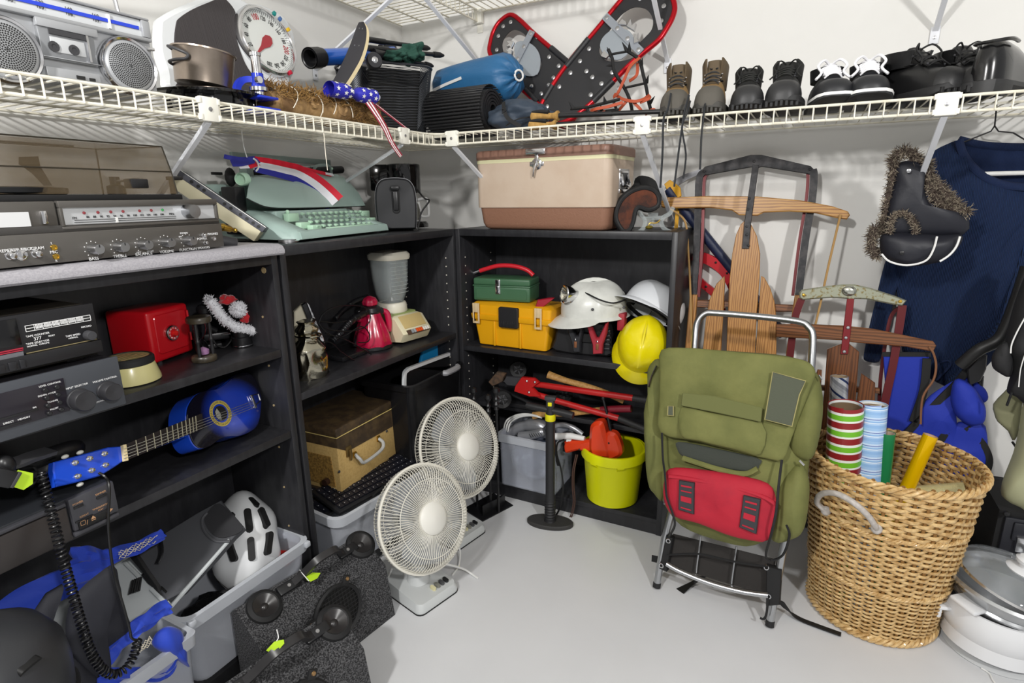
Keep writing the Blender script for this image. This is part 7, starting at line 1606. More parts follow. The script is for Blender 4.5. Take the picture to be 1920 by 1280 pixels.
sc_ = [slab_(sl, [(1397, 413), (1408, 420), (1419, 442), (1425, 475), (1424, 520), (1418, 600), (1413, 720), (1360, 720), (1364, 600), (1368, 520), (1373, 475), (1380, 440), (1389, 420)], -.020, -.008, OAK, 'slat', b=.002)]
slab_(sl, [(1358, 517), (1359, 530), (1355, 600), (1348, 720), (1312, 720), (1323, 600), (1330, 562), (1343, 532)], -.016, -.004, OAK, 'slat', b=.002)
slab_(sl, [(1427, 517), (1433, 520), (1444, 540), (1452, 565), (1456, 600), (1455, 720), (1412, 720), (1421, 600)], -.016, -.004, OAK, 'slat', b=.002)
slab_(sl, [(1292, 562), (1330, 562), (1460, 570), (1503, 572), (1502, 585), (1455, 584), (1330, 577), (1294, 576)], .0, .02, DKX, 'cross_beam', b=.003)
slab_(sl, [(1360, 575), (1430, 578), (1428, 586), (1360, 583)], -.003, .0, IRON, 'iron_brace')
for u, v in ((1400, 424), (1400, 440), (1403, 460), (1320, 321), (1519, 317), (1414, 302), (1405, 372), (1402, 392)): p = sl.L(u, v, -.027 if 1390 < u < 1410 else -.005); MB(T(*p) @ RX(90)).lathe([(.0045, 0), (.004, .002), (0, .003)], 10).build('rivet', IRON, sl)
ROPE = mat('rope', 'a88452', .85)
for P_ in ([(1256, 392, -.03), (1270, 400, -.03), (1286, 420, -.03), (1291, 480, -.03), (1295, 560, -.03), (1296, 640, -.03)], [(1576, 402, -.03), (1567, 440, -.03), (1553, 500, -.03), (1538, 570, -.03), (1526, 620, -.03)]): MB().tube(spl([sl.L(*q) for q in P_], 5), .0034, 7).build('steering_rope', ROPE, sl)
# ---- small sled
s2 = Th('wooden_sled', 'small dark wood and red steel sled with a speckled metal bumper, behind the wicker basket', 'sled', mw=T(1.78, -.225, .004) @ RX(-5))
SPK = mat('speckled_metal', 'a9ab97', .32, .6, col2='8a7a4a', ns=85, nb=(.52, .62))
P_ = px_(s2, [(1498, 549), (1503, 543), (1550, 536), (1580, 533), (1602, 533), (1630, 539), (1680, 555), (1700, 563), (1692, 573), (1675, 571), (1625, 561), (1603, 560), (1597, 566), (1588, 560), (1560, 558), (1505, 562), (1499, 558)], -.006)
bm_ = MB().prism(P_, -.012, .004, b=.004).build('bumper', SPK, s2)
MB().ball(s2.L(1592, 545, -.012), .020, .01, .016, 14).build('bumper_boss', mat('bumper_chrome', 'c9cabf', .2, .9), bm_)
for u, v in ((1507, 553), (1597, 548), (1688, 565)): MB(T(*s2.L(u, v, -.0125)) @ RX(90)).lathe([(.005, 0), (.004, .002), (0, .0025)], 10).build('rivet', BRASS, bm_)
for L_ in ([(1503, 560), (1490, 600), (1480, 680), (1470, 760), (1458, 860)], [(1692, 572), (1688, 600), (1675, 680), (1661, 745), (1652, 800), (1646, 860)]): MB().tube(spl([s2.L(u, v, .0) for u, v in L_], 5), .011, 4, sx=1.3, sy=.45, up=(0, 1, 0)).build('runner', RIR, s2)
MB().tube(spl([s2.L(u, v, .03) for u, v in ((1688, 575), (1672, 590), (1663, 625), (1652, 700), (1648, 760))], 5), .008, 4, sx=.8, sy=.8, up=(0, 1, 0)).build('runner_inner', RIR, s2)
slab_(s2, [(1455, 608), (1520, 608), (1585, 611), (1640, 617), (1750, 640), (1756, 648), (1750, 660), (1730, 656), (1700, 650), (1600, 642), (1580, 638), (1455, 632)], -.020, -.006, DKX, 'steering_bar', b=.003)
slab_(s2, [(1588, 560), (1602, 560), (1595, 625), (1590, 664), (1576, 664), (1580, 625)], -.024, -.019, mat('red_strap', '7a1f25', .4, .2), 'red_strap')
slab_(s2, [(1577, 645), (1593, 645), (1611, 660), (1605, 740), (1600, 860), (1535, 860), (1545, 740), (1551, 655)], -.018, -.006, DKW, 'slat', b=.002)
slab_(s2, [(1615, 700), (1641, 718), (1640, 770), (1632, 860), (1600, 860), (1607, 750)], -.016, -.004, DKW, 'slat', b=.002)
slab_(s2, [(1533, 693), (1541, 694), (1538, 760), (1530, 860), (1505, 860), (1518, 740)], -.016, -.004, DKW, 'slat', b=.002)
slab_(s2, [(1530, 722), (1650, 728), (1650, 738), (1530, 732)], .0, .015, DKX, 'cross_beam')
for u, v in ((1583, 659), (1590, 614), (1586, 633)): MB(T(*s2.L(u, v, -.0245)) @ RX(90)).lathe([(.0055, 0), (.004, .003), (0, .0035)], 10).build('rivet', STL, s2)
MB().tube(spl([s2.L(*q) for q in ((1742, 650, -.022), (1750, 662, -.024), (1755, 685, -.02), (1750, 712, -.02), (1730, 745, -.02), (1726, 795, -.02))], 5), .003, 6).build('steering_rope', mat('rope_brown', '7a5238', .8), s2)
# ---- pack on its frame
PK = mat('olive_canvas', '606334', .8, col2='727340', ns=11, nb=(.35, .7), bump=.7, bs=13); PK2 = mat('olive_canvas_dark', '62653a', .85, bump=.3, bs=30); PCH = mat('grey_green_patch', '4f5345', .9, bump=.2, bs=200); PRED = mat('red_canvas', 'a8172c', .75, bump=.2, bs=40, col2='96142a', ns=9)
bp_ = Th('frame_backpack', 'olive green canvas backpack with red pouch on an aluminium frame', 'backpack', mw=T(1.425, -.574, .002) @ RZ(-4) @ RX(-15))
def bq(P_, y, sm=3): return spl2([bp_.XZ(u, v, y) for u, v in P_], sm, True)
def loc_(u, v, y): return bp_.L(u, v, y)
MB().pillow(bq([(1243, 664), (1320, 656), (1400, 660), (1480, 668), (1522, 690), (1530, 740), (1528, 800), (1518, 860), (1512, 930), (1505, 985), (1480, 1006), (1440, 1012), (1400, 1024), (1340, 1010), (1280, 985), (1245, 940), (1232, 880), (1228, 800), (1234, 720)], -.06), -.06, .085, .04, wr=.012, ws=9).build('main_bag', PK, bp_, 70)
for P_, nm, t in (([(1234, 672), (1216, 690), (1219, 722), (1211, 770), (1212, 840), (1216, 905), (1228, 926), (1245, 930), (1252, 800), (1250, 700)], 'side_pocket', .045), ([(1512, 700), (1532, 700), (1543, 745), (1540, 800), (1527, 852), (1508, 862), (1480, 842), (1476, 800), (1492, 740)], 'side_pocket', .06), ([(1470, 890), (1500, 866), (1516, 895), (1517, 935), (1508, 990), (1488, 1008), (1450, 1012), (1448, 950)], 'side_pocket', .06)):
    MB().pillow(bq(P_, -.09), -.09, t, .06, wr=.010, ws=14, seed=len(nm)+P_[0][0]).build(nm, PK2 if 0 else PK, bp_, 70)
yf = -.150
fl_ = MB().pillow(bq([(1240, 656), (1290, 652), (1330, 655), (1400, 661), (1460, 667), (1510, 676), (1529, 696), (1521, 726), (1502, 775), (1484, 822), (1468, 862), (1440, 860), (1380, 846), (1310, 828), (1238, 811), (1236, 760), (1237, 700)], yf), yf, .022, .07, wr=.010, ws=10, seed=3, steps=12).build('top_flap', PK, bp_, 70)
yp = yf-.024
MB().pillow(bq([(1278, 764), (1330, 772), (1428, 792), (1426, 850), (1380, 843), (1310, 826), (1276, 816)], yp), yp, .012, .004, wr=.008, ws=14, seed=8).build('map_pocket', PK, fl_, 70)
MB().prism([bp_.XZ(u, v, yp-.012) for u, v in ((1280, 736), (1340, 742), (1430, 764), (1427, 791), (1340, 773), (1277, 760))], yp-.015, yp-.010, b=.002).build('pocket_flap', PK2, fl_)
for P_ in ([(1449, 697), (1511, 714), (1499, 740), (1485, 799), (1434, 786)], [(1253, 761), (1263, 761), (1263, 779), (1252, 778)]):
    q = [bp_.XZ(u, v, yp-.006) for u, v in P_]; o = MB().prism(q, yp-.008, yp, b=.001).build('mesh_patch', PCH, fl_); MB().tube([(x, yp-.008, z) for x, z in q], .0016, 5, closed=True).build('patch_stitching', mat('stitch', '9a9260', .8), o)
MB().pillow(bq([(1272, 828), (1330, 838), (1420, 858), (1424, 872), (1410, 884), (1350, 876), (1285, 858), (1270, 842)], -.148), -.148, .006, .003).build('dark_opening', mat('opening_shade', '3a3e38', .9, bump=.3, bs=120), bp_, 70)  # dark pad: shade inside the opening below the flap, put into the colour
MB().tube(spl([loc_(u, v, -.158) for u, v in ((1280, 858), (1310, 868), (1350, 880), (1395, 888), (1420, 878))], 5), .008, 8, sy=.6).build('pocket_hem', PK, bp_)
yr = -.165
rdp = MB().pillow(bq([(1246, 898), (1256, 878), (1300, 878), (1380, 890), (1440, 906), (1455, 935), (1455, 965), (1440, 1012), (1405, 1012), (1360, 1000), (1310, 980), (1262, 966), (1245, 935)], yr), yr, .030, .05, wr=.006, ws=14, steps=10).build('red_pouch', PRED, bp_, 70)
MB().tube(spl([loc_(u, v, yr-.022) for u, v in ((1254, 892), (1300, 898), (1380, 914), (1430, 930), (1455, 945))], 5), .006, 8, sy=.5).build('pouch_flap_edge', PRED, rdp)
for P_ in ([(1273, 900), (1302, 905), (1301, 964), (1272, 955)], [(1394, 928), (1426, 936), (1418, 1001), (1386, 988)]):
    q = [bp_.XZ(u, v, yr-.032) for u, v in P_]; b = MB().prism(q, yr-.034, yr-.022, b=.002).build('buckle_plate', mat('buckle_grey', '2d2d31', .6), rdp)
    for t0, t1 in ((.12, .2), (.30, .36), (.46, .72), (.86, .92)):
        qq = [Vector(q[0]).lerp(Vector(q[3]), t0), Vector(q[1]).lerp(Vector(q[2]), t0), Vector(q[1]).lerp(Vector(q[2]), t1), Vector(q[0]).lerp(Vector(q[3]), t1)]; c = sum(qq, Vector((0, 0)))/4
        MB().prism([tuple(c+(p-c)*.68) for p in qq], yr-.0355, yr-.033).build('red_slot', PRED, b)
AL = mat('frame_alloy', 'b9bbbd', .28, 1, bump=.03, bs=120)
fr_ = MB().tube(spl([loc_(u, v, .0) for u, v in ((1300, 690), (1303, 640), (1307, 606), (1322, 588), (1345, 587), (1420, 593), (1495, 602), (1515, 612), (1524, 632), (1521, 690))], 6), .0095, 12).build('top_bar', AL, bp_)
for P_ in ([(1300, 690), (1262, 950), (1246, 1010), (1231, 1100)], [(1521, 690), (1482, 960), (1466, 1040), (1443, 1172)]):
    L_ = [loc_(u, v, .0) for u, v in P_]; L_[-1].z = .012; MB().tube(L_, .0105, 12).build('frame_leg', AL, bp_); MB().tube([L_[-1]+(L_[-1]-L_[-2])*-.03, L_[-1]+Vector((0, .0, -.010))], .0118, 12).build('foot_cap', RUB, bp_)
MB().tube(spl([loc_(u, v, -.02) for u, v in ((1250, 1056), (1275, 1070), (1330, 1092), (1390, 1108), (1440, 1115))], 5), .0085, 10, sy=.8).build('lower_bow', AL, bp_)
G = [[loc_(u0+(u1-u0)*t, v0+(v1-v0)*t, .01+.008*sin(pi*t)) for t in (0, .25, .5, .75, 1)] for u0, v0, u1, v1 in ((1262, 1000, 1455, 1048), (1255, 1030, 1447, 1085), (1250, 1058, 1440, 1116))]
MB().sheet(G, .003).build('mesh_back_panel', mat('panel_mesh', '2a2725', .8, bump=.2, bs=90), bp_)
for a in ([(1314, 1005), (1305, 1074)], [(1381, 1024), (1371, 1096)]): MB().tube([loc_(u, v, -.005) for u, v in a], .0026, 8).build('rod', AL, bp_)
for P_ in ([(1250, 1003), (1262, 1008), (1250, 1072), (1236, 1066)], [(1437, 1060), (1466, 1068), (1462, 1134), (1436, 1136)]):
    b = MB().prism([bp_.XZ(u, v, -.014) for u, v in P_], -.016, .014, b=.003).build('leg_sleeve', BLKM, bp_)
for u, v in ((1253, 1014), (1240, 1060), (1437, 1064), (1441, 1118)): MB(T(*loc_(u, v, -.019)) @ RX(90)).torus((0, 0, 0), .0055, .0022, n=16, k=6).build('eyelet', CHR, bp_)
for P_ in ([(1241, 811, -.17), (1243, 860, -.175), (1247, 890, -.2), (1250, 930, -.2), (1262, 965, -.2), (1265, 985, -.18), (1255, 1005, -.02)], [(1466, 862, -.16), (1460, 910, -.18), (1455, 960, -.2), (1445, 1005, -.19), (1436, 1040, -.1), (1445, 1050, -.06), (1468, 1040, -.08), (1480, 1005, -.14), (1475, 985, -.17)], [(1252, 1040, -.02), (1310, 1038, -.03), (1375, 1052, -.03), (1440, 1062, -.03)], [(1440, 1120, -.02), (1437, 1150, -.03), (1432, 1160, -.03), (1425, 1158, -.03)]): MB().tube(spl([loc_(*q) for q in P_], 5), .0032, 6).build('cord', BLKM, bp_)
for P_ in ([(1231, 685), (1222, 705), (1216, 725)], [(1535, 703), (1541, 712)], [(1499, 863), (1508, 872)], [(1247, 920), (1245, 945)]): MB().tube([loc_(u, v, -.13) for u, v in P_], .0028, 6).build('zip_pull', CHR, bp_)
wl = lambda u, v, z=.003: bp_.l(at(u, v, 'z', z))
MB().strap(spl([loc_(1462, 1125, .02), wl(1478, 1145, .02), wl(1500, 1160, .004), wl(1530, 1172), wl(1577, 1189)], 5), .024, .0025, (0, 0, 1)).build('waist_strap', BLKM, bp_); MB().strap([loc_(1315, 1080, .03), wl(1300, 1092, .01), wl(1275, 1108, .002)], .03, .0025, (0, 0, 1)).build('waist_strap', BLKM, bp_); MB().strap([loc_(1238, 1050, .03), loc_(1222, 1046, .03)], .02, .003, (0, 1, 0)).build('strap_end', BLKM, bp_)
# ---- wicker basket (real weave)
WK = mat('wicker', 'd6b680', .36, col2='b08a54', ns=55, nb=(.4, .64), coat=.3); WK2 = mat('wicker_dark', '8a6434', .6)
bk_ = Th('wicker_basket', 'tall round woven wicker basket holding wrapping paper rolls', 'basket', (1.832, -.37, 0))
RB_, RT_, HB_ = .150, .196, .478
def rad_(z): return RB_+(RT_-RB_)*(z/HB_)**.92
NS = 40
b = MB()
for k in range(NS): a = 2*pi*k/NS; b.tube([((rad_(z)-.001)*cos(a), (rad_(z)-.001)*sin(a), z) for z in (.012, .15, .3, HB_)], .0042, 6)
b.build('stakes', WK2, bk_, kind='stuff')
b = MB(); z = .022; row = 0
while z < HB_-.02:
    band_ = (.150 < z < .162) or (.318 < z < .330)
    th = .0036 if z < .15 else .0046 if z < .32 else .0056
    n = NS*4; P_ = []
    for k in range(n):
        a = 2*pi*k/n; w_ = cos(a*NS/2+(row % 2)*pi)
        P_.append(((rad_(z)+.0052*w_)*cos(a), (rad_(z)+.0052*w_)*sin(a), z+.0012*sin(a*7+row)))
    b.tube(P_, th*.86, 6, closed=True, sx=.62, sy=1.05, up=(0, 0, 1)); z += th*1.72; row += 1
b.build('weave', WK, bk_, kind='stuff')
for z, nm in ((.155, 'twined_band'), (.325, 'twined_band'), (.012, 'foot_border'), (HB_-.012, 'rim_border')):
    R0_ = rad_(z)+.003
    for ph in (0, 2*pi/3, 4*pi/3):
        m_ = NS*(1 if 'band' in nm else .5); rr = .0045 if 'band' in nm else .008
        MB().tube([((R0_+rr*.75*cos(m_*a+ph))*cos(a), (R0_+rr*.75*cos(m_*a+ph))*sin(a), z+rr*.8*sin(m_*a+ph)) for a in [2*pi*k/320 for k in range(320)]], rr*.62, 6, closed=True).build(nm, WK, bk_)
MB().lathe([(.0, .008), (.145, .008), (.145, .014)], 40).build('bottom', WK2, bk_)
ha, hb_ = bk_.l(at(1549, 955, 'y', -.49)), bk_.l(at(1643, 992, 'y', -.555))
def onr(u, v, dr):
    # point on the basket's outer cone under pixel u, v
    c = bk_.I @ CAM; d = (FW*FPX+RT*(u-960)+UP*(640-v)).normalized(); t = .6
    for _ in range(400):
        p = c+d*t
        if hypot(p.x, p.y) < rad_(min(max(p.z, 0), HB_))+.006: break
        t += .003
    q = Vector((p.x, p.y, 0)).normalized(); return p+q*dr
HG = mat('handle_vinyl', 'a9a39d', .4, col2='bfb9b4', ns=50)
P_ = spl([onr(1551, 957, .004), onr(1546, 940, .022), onr(1560, 922, .034), onr(1585, 918, .038), onr(1612, 932, .038), onr(1632, 955, .032), onr(1641, 975, .02), onr(1644, 990, .004)], 6)
MB().tube(P_, .0075, 10).build('grey_handle', HG, bk_)
for q in (P_[0], P_[-1]): MB().ball(q, .013, .008, .014, 12).build('handle_end', HG, bk_)
# ---- wrapping paper rolls
def stripes(name, cols, period, axis='z', rough=.3, diag=0):
    M = D.materials.new(name); M.use_nodes = True; n = M.node_tree; B_ = n.nodes['Principled BSDF']; B_.inputs['Roughness'].default_value = rough
    tc = n.nodes.new('ShaderNodeTexCoord'); sp = n.nodes.new('ShaderNodeSeparateXYZ'); n.links.new(tc.outputs['Object'], sp.inputs[0]); src = sp.outputs['Z']
    if diag:
        a = n.nodes.new('ShaderNodeMath'); a.operation = 'ARCTAN2'; n.links.new(sp.outputs['Y'], a.inputs[0]); n.links.new(sp.outputs['X'], a.inputs[1])
        m = n.nodes.new('ShaderNodeMath'); m.operation = 'MULTIPLY_ADD'; m.inputs[1].default_value = diag/(2*pi); n.links.new(a.outputs[0], m.inputs[0]); n.links.new(src, m.inputs[2]); src = m.outputs[0]
    d = n.nodes.new('ShaderNodeMath'); d.operation = 'DIVIDE'; d.inputs[1].default_value = period; n.links.new(src, d.inputs[0])
    f = n.nodes.new('ShaderNodeMath'); f.operation = 'FRACT'; n.links.new(d.outputs[0], f.inputs[0])
    r = n.nodes.new('ShaderNodeValToRGB'); r.color_ramp.interpolation = 'CONSTANT'; e = r.color_ramp.elements; e[0].color = lin(cols[0][1]); e[0].position = 0; e.remove(e[1])
    for p_, c_ in cols[1:]: q = e.new(p_); q.color = lin(c_)
    n.links.new(f.outputs[0], r.inputs[0]); n.links.new(r.outputs[0], B_.inputs['Base Color']); return M
def roll(label, pt, pb, r, M, core='8a7860', inner=None, curl=0, ztop=None, metal=False):
    """pt: pixel of the top centre, leaning; pb: world foot inside the basket"""
    a = Vector(pb); t_ = Vector(pt); t = Th('wrapping_paper_roll', label, 'paper roll', mw=frm(a, t_-a, (1, 0, 0)), group='wrapping paper rolls in the basket'); L_ = (t_-a).length
    n = 40; S = []
    for k in range(int(n*(1.0+curl))+1): an = 2*pi*k/n-pi*.75; rr = r*(1+.16*max(0, k/n-1+.0)*(1 if curl else 0)); S.append((rr*cos(an), rr*sin(an)))
    MB().sheet([[(x, y, z+(.02*max(0, i/n-.9) if curl and z > 0 else 0)) for z in (0, L_*.5, L_)] for i, (x, y) in enumerate(S)], .0009).build('paper', M, t, 60)
    MB().lathe([(r*.965, L_-.16), (r*.965, L_-.002)], 36, cap=False).build('paper_inside', inner or mat('paper_white', 'd8dad8', .6), t)
    if core: MB().lathe([(r*.93, 0), (r*.93, L_-.008*(1 if curl else .1)), (r*.86, L_-.008*(1 if curl else .1)), (r*.86, 0)], 32, cap=False).build('card_core', mat('card_'+core, core, .9), t)
    return t
zb_ = .02
def topat(u, v, z): return at(u, v, 'z', z)
SILVR = stripes('silver_stripe', [(0, 'a9abb0'), (.18, '8c8e94'), (.40, 'c9cacd'), (.62, '2c3a63'), (.76, 'c0c2c6')], .052, rough=.22, diag=.104)
SILVR.node_tree.nodes['Principled BSDF'].inputs['Metallic'].default_value = .55
roll('silver roll with dark blue diagonal stripes standing at the back', topat(1574, 705, .65), (1.735, -.33, zb_), .0225, SILVR)
roll('wide roll with red green and white stripes', topat(1586, 758, .615), (1.748, -.40, zb_), .041, stripes('festive_stripe', [(0, '6fb52c'), (.17, 'e4e4de'), (.33, '8a2024'), (.72, 'e4e4de'), (.84, '6fb52c')], .044, rough=.35), '6e5a44', curl=.12)
roll('light blue striped roll with a curled top edge', topat(1637, 757, .615), (1.80, -.415, zb_), .033, stripes('blue_stripe', [(0, '8db4e0'), (.22, 'aac8ea'), (.34, 'e6eef6'), (.40, '8db4e0'), (.52, 'b9d2ee'), (.62, '4453a0'), (.67, 'c4d8f0'), (.80, '9cbfe6')], .036, rough=.3), '8a7860', curl=.22)
roll('plain green shiny roll', topat(1665, 811, .545), (1.83, -.40, zb_), .0165, mat('green_foil_paper', '1f7d4a', .25, .2), 'a58f7c')
gf = mat('gold_foil', 'f0c000', .18, .35); roll('gold foil roll leaning to the right', topat(1745, 816, .525), (1.80, -.385, zb_), .0165, gf, 'b59a94')
ce = Th('cellophane_roll', 'clear amber cellophane roll lying low in the wicker basket', 'paper roll', mw=frm((1.865, -.33, .34), (.80, -.05, .30), (0, 0, 1)))
MB().lathe([(.026, 0), (.026, .15), (.024, .15), (.024, 0)], 32, cap=False).build('cellophane', mat('cellophane', 'd8cf9a', .08, alpha=.38, coat=.6), ce)
# ---- floor cooker at right edge
WE = mat('white_enamel', 'dfe0e2', .18, coat=.5)
rk = Th('rice_cooker', 'white electric steamer pot with silver tray and glass lid on the floor at right', 'cooker', (2.105, -.405, 0))
MB().lathe([(.0, .022), (.055, .022), (.085, .03), (.112, .055), (.126, .095), (.127, .125), (.122, .145), (.116, .145), (.116, .03), (0, .028)], 56).build('pot', WE, rk)
MB().lathe([(.105, 0), (.108, .004), (.085, .012), (.0, .014)], 48).build('base_plate', mat('base_clear', 'd3d5d6', .3, alpha=.9), rk)
for a in (150, 270, 30): MB().cyl((.07*cos(rad(a)), .07*sin(rad(a)), .010), (.06*cos(rad(a)), .06*sin(rad(a)), .03), .010, 12).build('foot', WE, rk)
mt_ = T(.004, 0, .136) @ RY(5) @ RX(2)
tr_ = MB(mt_).lathe([(.085, .0), (.112, .006), (.118, .02), (.114, .026), (.118, .032), (.119, .05), (.138, .056), (.142, .064), (.136, .070), (.12, .066), (.112, .05), (.11, .02), (.08, .010), (0, .010)], 56).build('steamer_tray', mat('tray_alloy', 'b4b6b8', .25, .9), rk)
ml = mt_ @ T(.006, .0, .072) @ RY(7)
gl = MB(ml).lathe([(.124, 0), (.118, .012), (.09, .027), (.05, .036), (0, .039), ], 48, cap=False).build('glass_lid', mat('lid_glass', 'b6bcc0', .05, alpha=.32, coat=.6), rk)
MB(ml).lathe([(.122, -.003), (.127, 0), (.122, .004)], 48, cap=False).build('lid_rim', CHR, gl)
MB(ml).lathe([(.034, .033), (.036, .037), (.03, .042), (.014, .046), (.013, .055), (.024, .058), (.026, .066), (.02, .072), (0, .073)], 28).build('lid_knob', WE, gl)
MB(RZ(196)).box(.112, -.026, .112, .152, .026, .124, .005).box(.14, -.022, .086, .152, .022, .124, .005).build('pot_handle', WE, rk)
MB(mt_ @ RZ(222)).box(.108, -.032, .016, .150, .032, .028, .005).build('tray_handle', WE, rk)
MB().tube(spl([rk.l(at(u, v, 'z', .003)) for u, v in ((1840, 1252), (1855, 1262), (1862, 1275), (1880, 1300))], 5), .002, 6).build('cord', WHT, rk)
# ---- black case
cs = Th('black_case', 'black equipment case with chrome latch under the khaki jacket', 'case', (2.115, -.255, 0), 2)
hz = cs.XZ(1867, 954)[1]; x0 = cs.XZ(1862, 1010)[0]
MB().rings([[(x0, y, z) for y, z in ((0.0, 0), (.0, hz), (.20, hz+.012), (.215, 0))], [(x0+.36, y, z) for y, z in ((0.0, 0), (.0, hz), (.20, hz+.012), (.215, 0))]]).build('shell', BLKM, cs)
MB().box(x0+.012, -.012, .02, x0+.36, .0, hz-.012, .006).build('front_panel', mat('case_panel', '25262c', .4), cs)
MB().box(x0+.03, -.02, hz-.075, x0+.34, -.008, hz-.02, .006).build('grip_recess', mat('case_panel', '25262c', .4), cs)
b = MB()
for k in range(12): b.box(x0+.06+k*.007, -.0225, hz-.06, x0+.063+k*.007, -.019, hz-.035)
b.build('vent_slots', LETB, cs, kind='stuff')
q = cs.L(1912, 1018, -.015); MB().box(q.x-.012, -.03, q.z-.022, q.x+.014, -.012, q.z+.022, .004).build('latch', CHR, cs); MB(T(*cs.L(1887, 962, -.02)) @ RX(90)).lathe([(.008, 0), (.006, .006), (0, .007)], 14).build('knob', BLKP, cs)
MB().tube(spl([cs.l(at(u, v, 'y', -.2)) for u, v in ((1845, 917), (1850, 905), (1870, 898), (1895, 900))], 5), .002, 6).build('wire', DGRY, cs)
MB().tube([cs.l(at(1847, 912, 'y', -.03)), cs.l(at(1826, 1075, 'y', -.03))], .006, 8).build('side_rod', DGRY, cs)
# ---- navy sweater and hanger
KN = mat('navy_cable_knit', '10254a', .95, col2='18335f', ns=30, wave=1.2, stretch=(3.0, .2, .12), nb=(.2, .8), bump=1.0)
KNR = mat('navy_rib', '182c57', .95, col2='10203f', ns=60, wave=1, stretch=(3, 1, .1), nb=(.2, .8), bump=.6)
hg_ = Th('wire_hanger', 'wire coat hanger hooked on the shelf, carrying the navy sweater', 'hanger', tuple(at(1866, 240, 'y', -.15)))
def hq(u, v, y=-.055): return hg_.l(at(u, v, 'y', y))
MB().tube(spl([hq(1862, 168, -.16), hq(1868, 178, -.16), hq(1868, 205, -.155), hq(1865, 236)], 5), .0019, 6).build('hook', IRON, hg_)
MB().tube([hq(1865, 236), hq(1858, 246), hq(1818, 262), hq(1720, 300)], .0019, 6).tube([hq(1865, 236), hq(1872, 246), hq(1900, 249), hq(1960, 285), hq(2060, 330)], .0019, 6).build('shoulder_wire', IRON, hg_)
MB().tube([hq(1845, 326, -.06), hq(2000, 322, -.06)], .006, 10).build('trouser_tube', WHT, hg_)
sw = Th('navy_sweater', 'navy blue cable knit sweater hanging from a wire hanger', 'sweater', (1.97, -.050, .95))
def sq(P_, y=-.0, sm=3): return spl2([sw.XZ(u, v, y) for u, v in P_], sm, True)
MB().pillow(sq([(1800, 262), (1806, 285), (1822, 308), (1850, 332), (1890, 347), (1950, 350), (1995, 335), (2030, 290), (2040, 265), (2110, 320), (2080, 480), (2050, 600), (2000, 690), (1940, 690), (1880, 640), (1840, 672), (1800, 730), (1768, 722), (1735, 705), (1705, 690), (1690, 650), (1684, 580), (1678, 500), (1690, 400), (1710, 320), (1745, 286)], 0), 0, .035, .02, wr=.016, ws=8, steps=9, c=sw.XZ(1840, 500)).build('body', KN, sw, 70)
MB().pillow(sq([(1690, 430), (1668, 470), (1654, 510), (1640, 570), (1628, 620), (1620, 662), (1622, 676), (1648, 678), (1656, 650), (1668, 600), (1682, 540), (1700, 500)], .01), .01, .025, .02, wr=.006, ws=14).build('sleeve', KN, sw, 70)
MB().pillow(sq([(1930, 430), (1900, 520), (1870, 600), (1835, 650), (1800, 690), (1775, 715), (1790, 735), (1830, 705), (1880, 650), (1920, 580), (1960, 480)], -.02), -.02, .03, .02, wr=.008, ws=14).build('sleeve', KN, sw, 70)
MB().pillow(sq([(1803, 266), (1850, 276), (1920, 278), (1990, 272), (2036, 268), (2020, 320), (1980, 345), (1900, 348), (1850, 332), (1815, 300)], .018), .018, .004, .004).build('back_neck', KNR, sw, 70)
MB().tube(spl([sw.L(u, v, -.012) for u, v in ((1797, 262), (1805, 288), (1822, 312), (1850, 334), (1890, 348), (1950, 350), (2000, 335), (2035, 285))], 6), .013, 10, sy=.7).build('neck_band', KNR, sw)
MB().tube(spl([sw.L(u, v, .02) for u, v in ((1797, 262), (1840, 272), (1900, 276), (1980, 274), (2040, 264))], 6), .011, 10).build('back_neck_band', KNR, sw)
MB().tube(spl([sw.L(u, v, -.03) for u, v in ((1755, 700), (1760, 682), (1777, 676), (1782, 684), (1768, 700), (1755, 712), (1750, 704))], 5), .0035, 6).build('hem_edge', KNR, sw)
# ---- trapper hat
TB_ = mat('hat_nylon', '1d1e26', .5, bump=.25, bs=22); F1 = mat('fur_light', '8d8272', .95); F2 = mat('fur_dark', '4a3f38', .95)
th_ = Th('trapper_hat', 'black winter hat with grey brown fur flaps hanging from the shelf brace', 'hat', (1.83, -.235, 1.1))
def tq(u, v, y=0): return th_.L(u, v, y)
def tz(P_, y=0, sm=3): return spl2([th_.XZ(u, v, y) for u, v in P_], sm, True)
MB().pillow(tz([(1684, 305), (1730, 306), (1732, 350), (1745, 385), (1775, 400), (1812, 402), (1806, 440), (1690, 442), (1660, 440), (1664, 390), (1676, 340)], 0), 0, .03, .02, wr=.006, ws=16).build('ear_flap', TB_, th_, 70)
MB().pillow(tz([(1653, 440), (1700, 436), (1760, 440), (1803, 440), (1800, 458), (1780, 480), (1755, 493), (1700, 499), (1668, 490), (1652, 475)], -.012), -.012, .045, .02, wr=.008, ws=16).build('crown', TB_, th_, 70)
def furp(P_, r, n, ln, nm, seed, w=1.0):
    rn = random.Random(seed); Q = spl([tq(*q) for q in P_], 8); o = MB().tube(Q, r*.8, 10).build(nm, F2, th_); a, b_ = MB(), MB()
    for i in range(n):
        c = rn.choice(Q); d = Vector((rn.gauss(0, 1), rn.gauss(0, 1)-.35, rn.gauss(0, 1))).normalized(); p = c+d*r*.7; e = p+(d+Vector((rn.gauss(0, .6), rn.gauss(0, .5), rn.gauss(-.1, .6)))).normalized()*ln*rn.uniform(.5, 1.2)
        (a if rn.random() < .55 else b_).tube([p, p.lerp(e, .6), e], [.0011, .0009, .0003], 3)
    a.build(nm+'_light_hair', F1, o, kind='stuff'); b_.build(nm+'_dark_hair', F2, o, kind='stuff')
furp([(1674, 308), (1680, 292), (1698, 284), (1714, 290), (1720, 302), (1738, 306)], .012, 700, .016, 'fur_brow', 1)
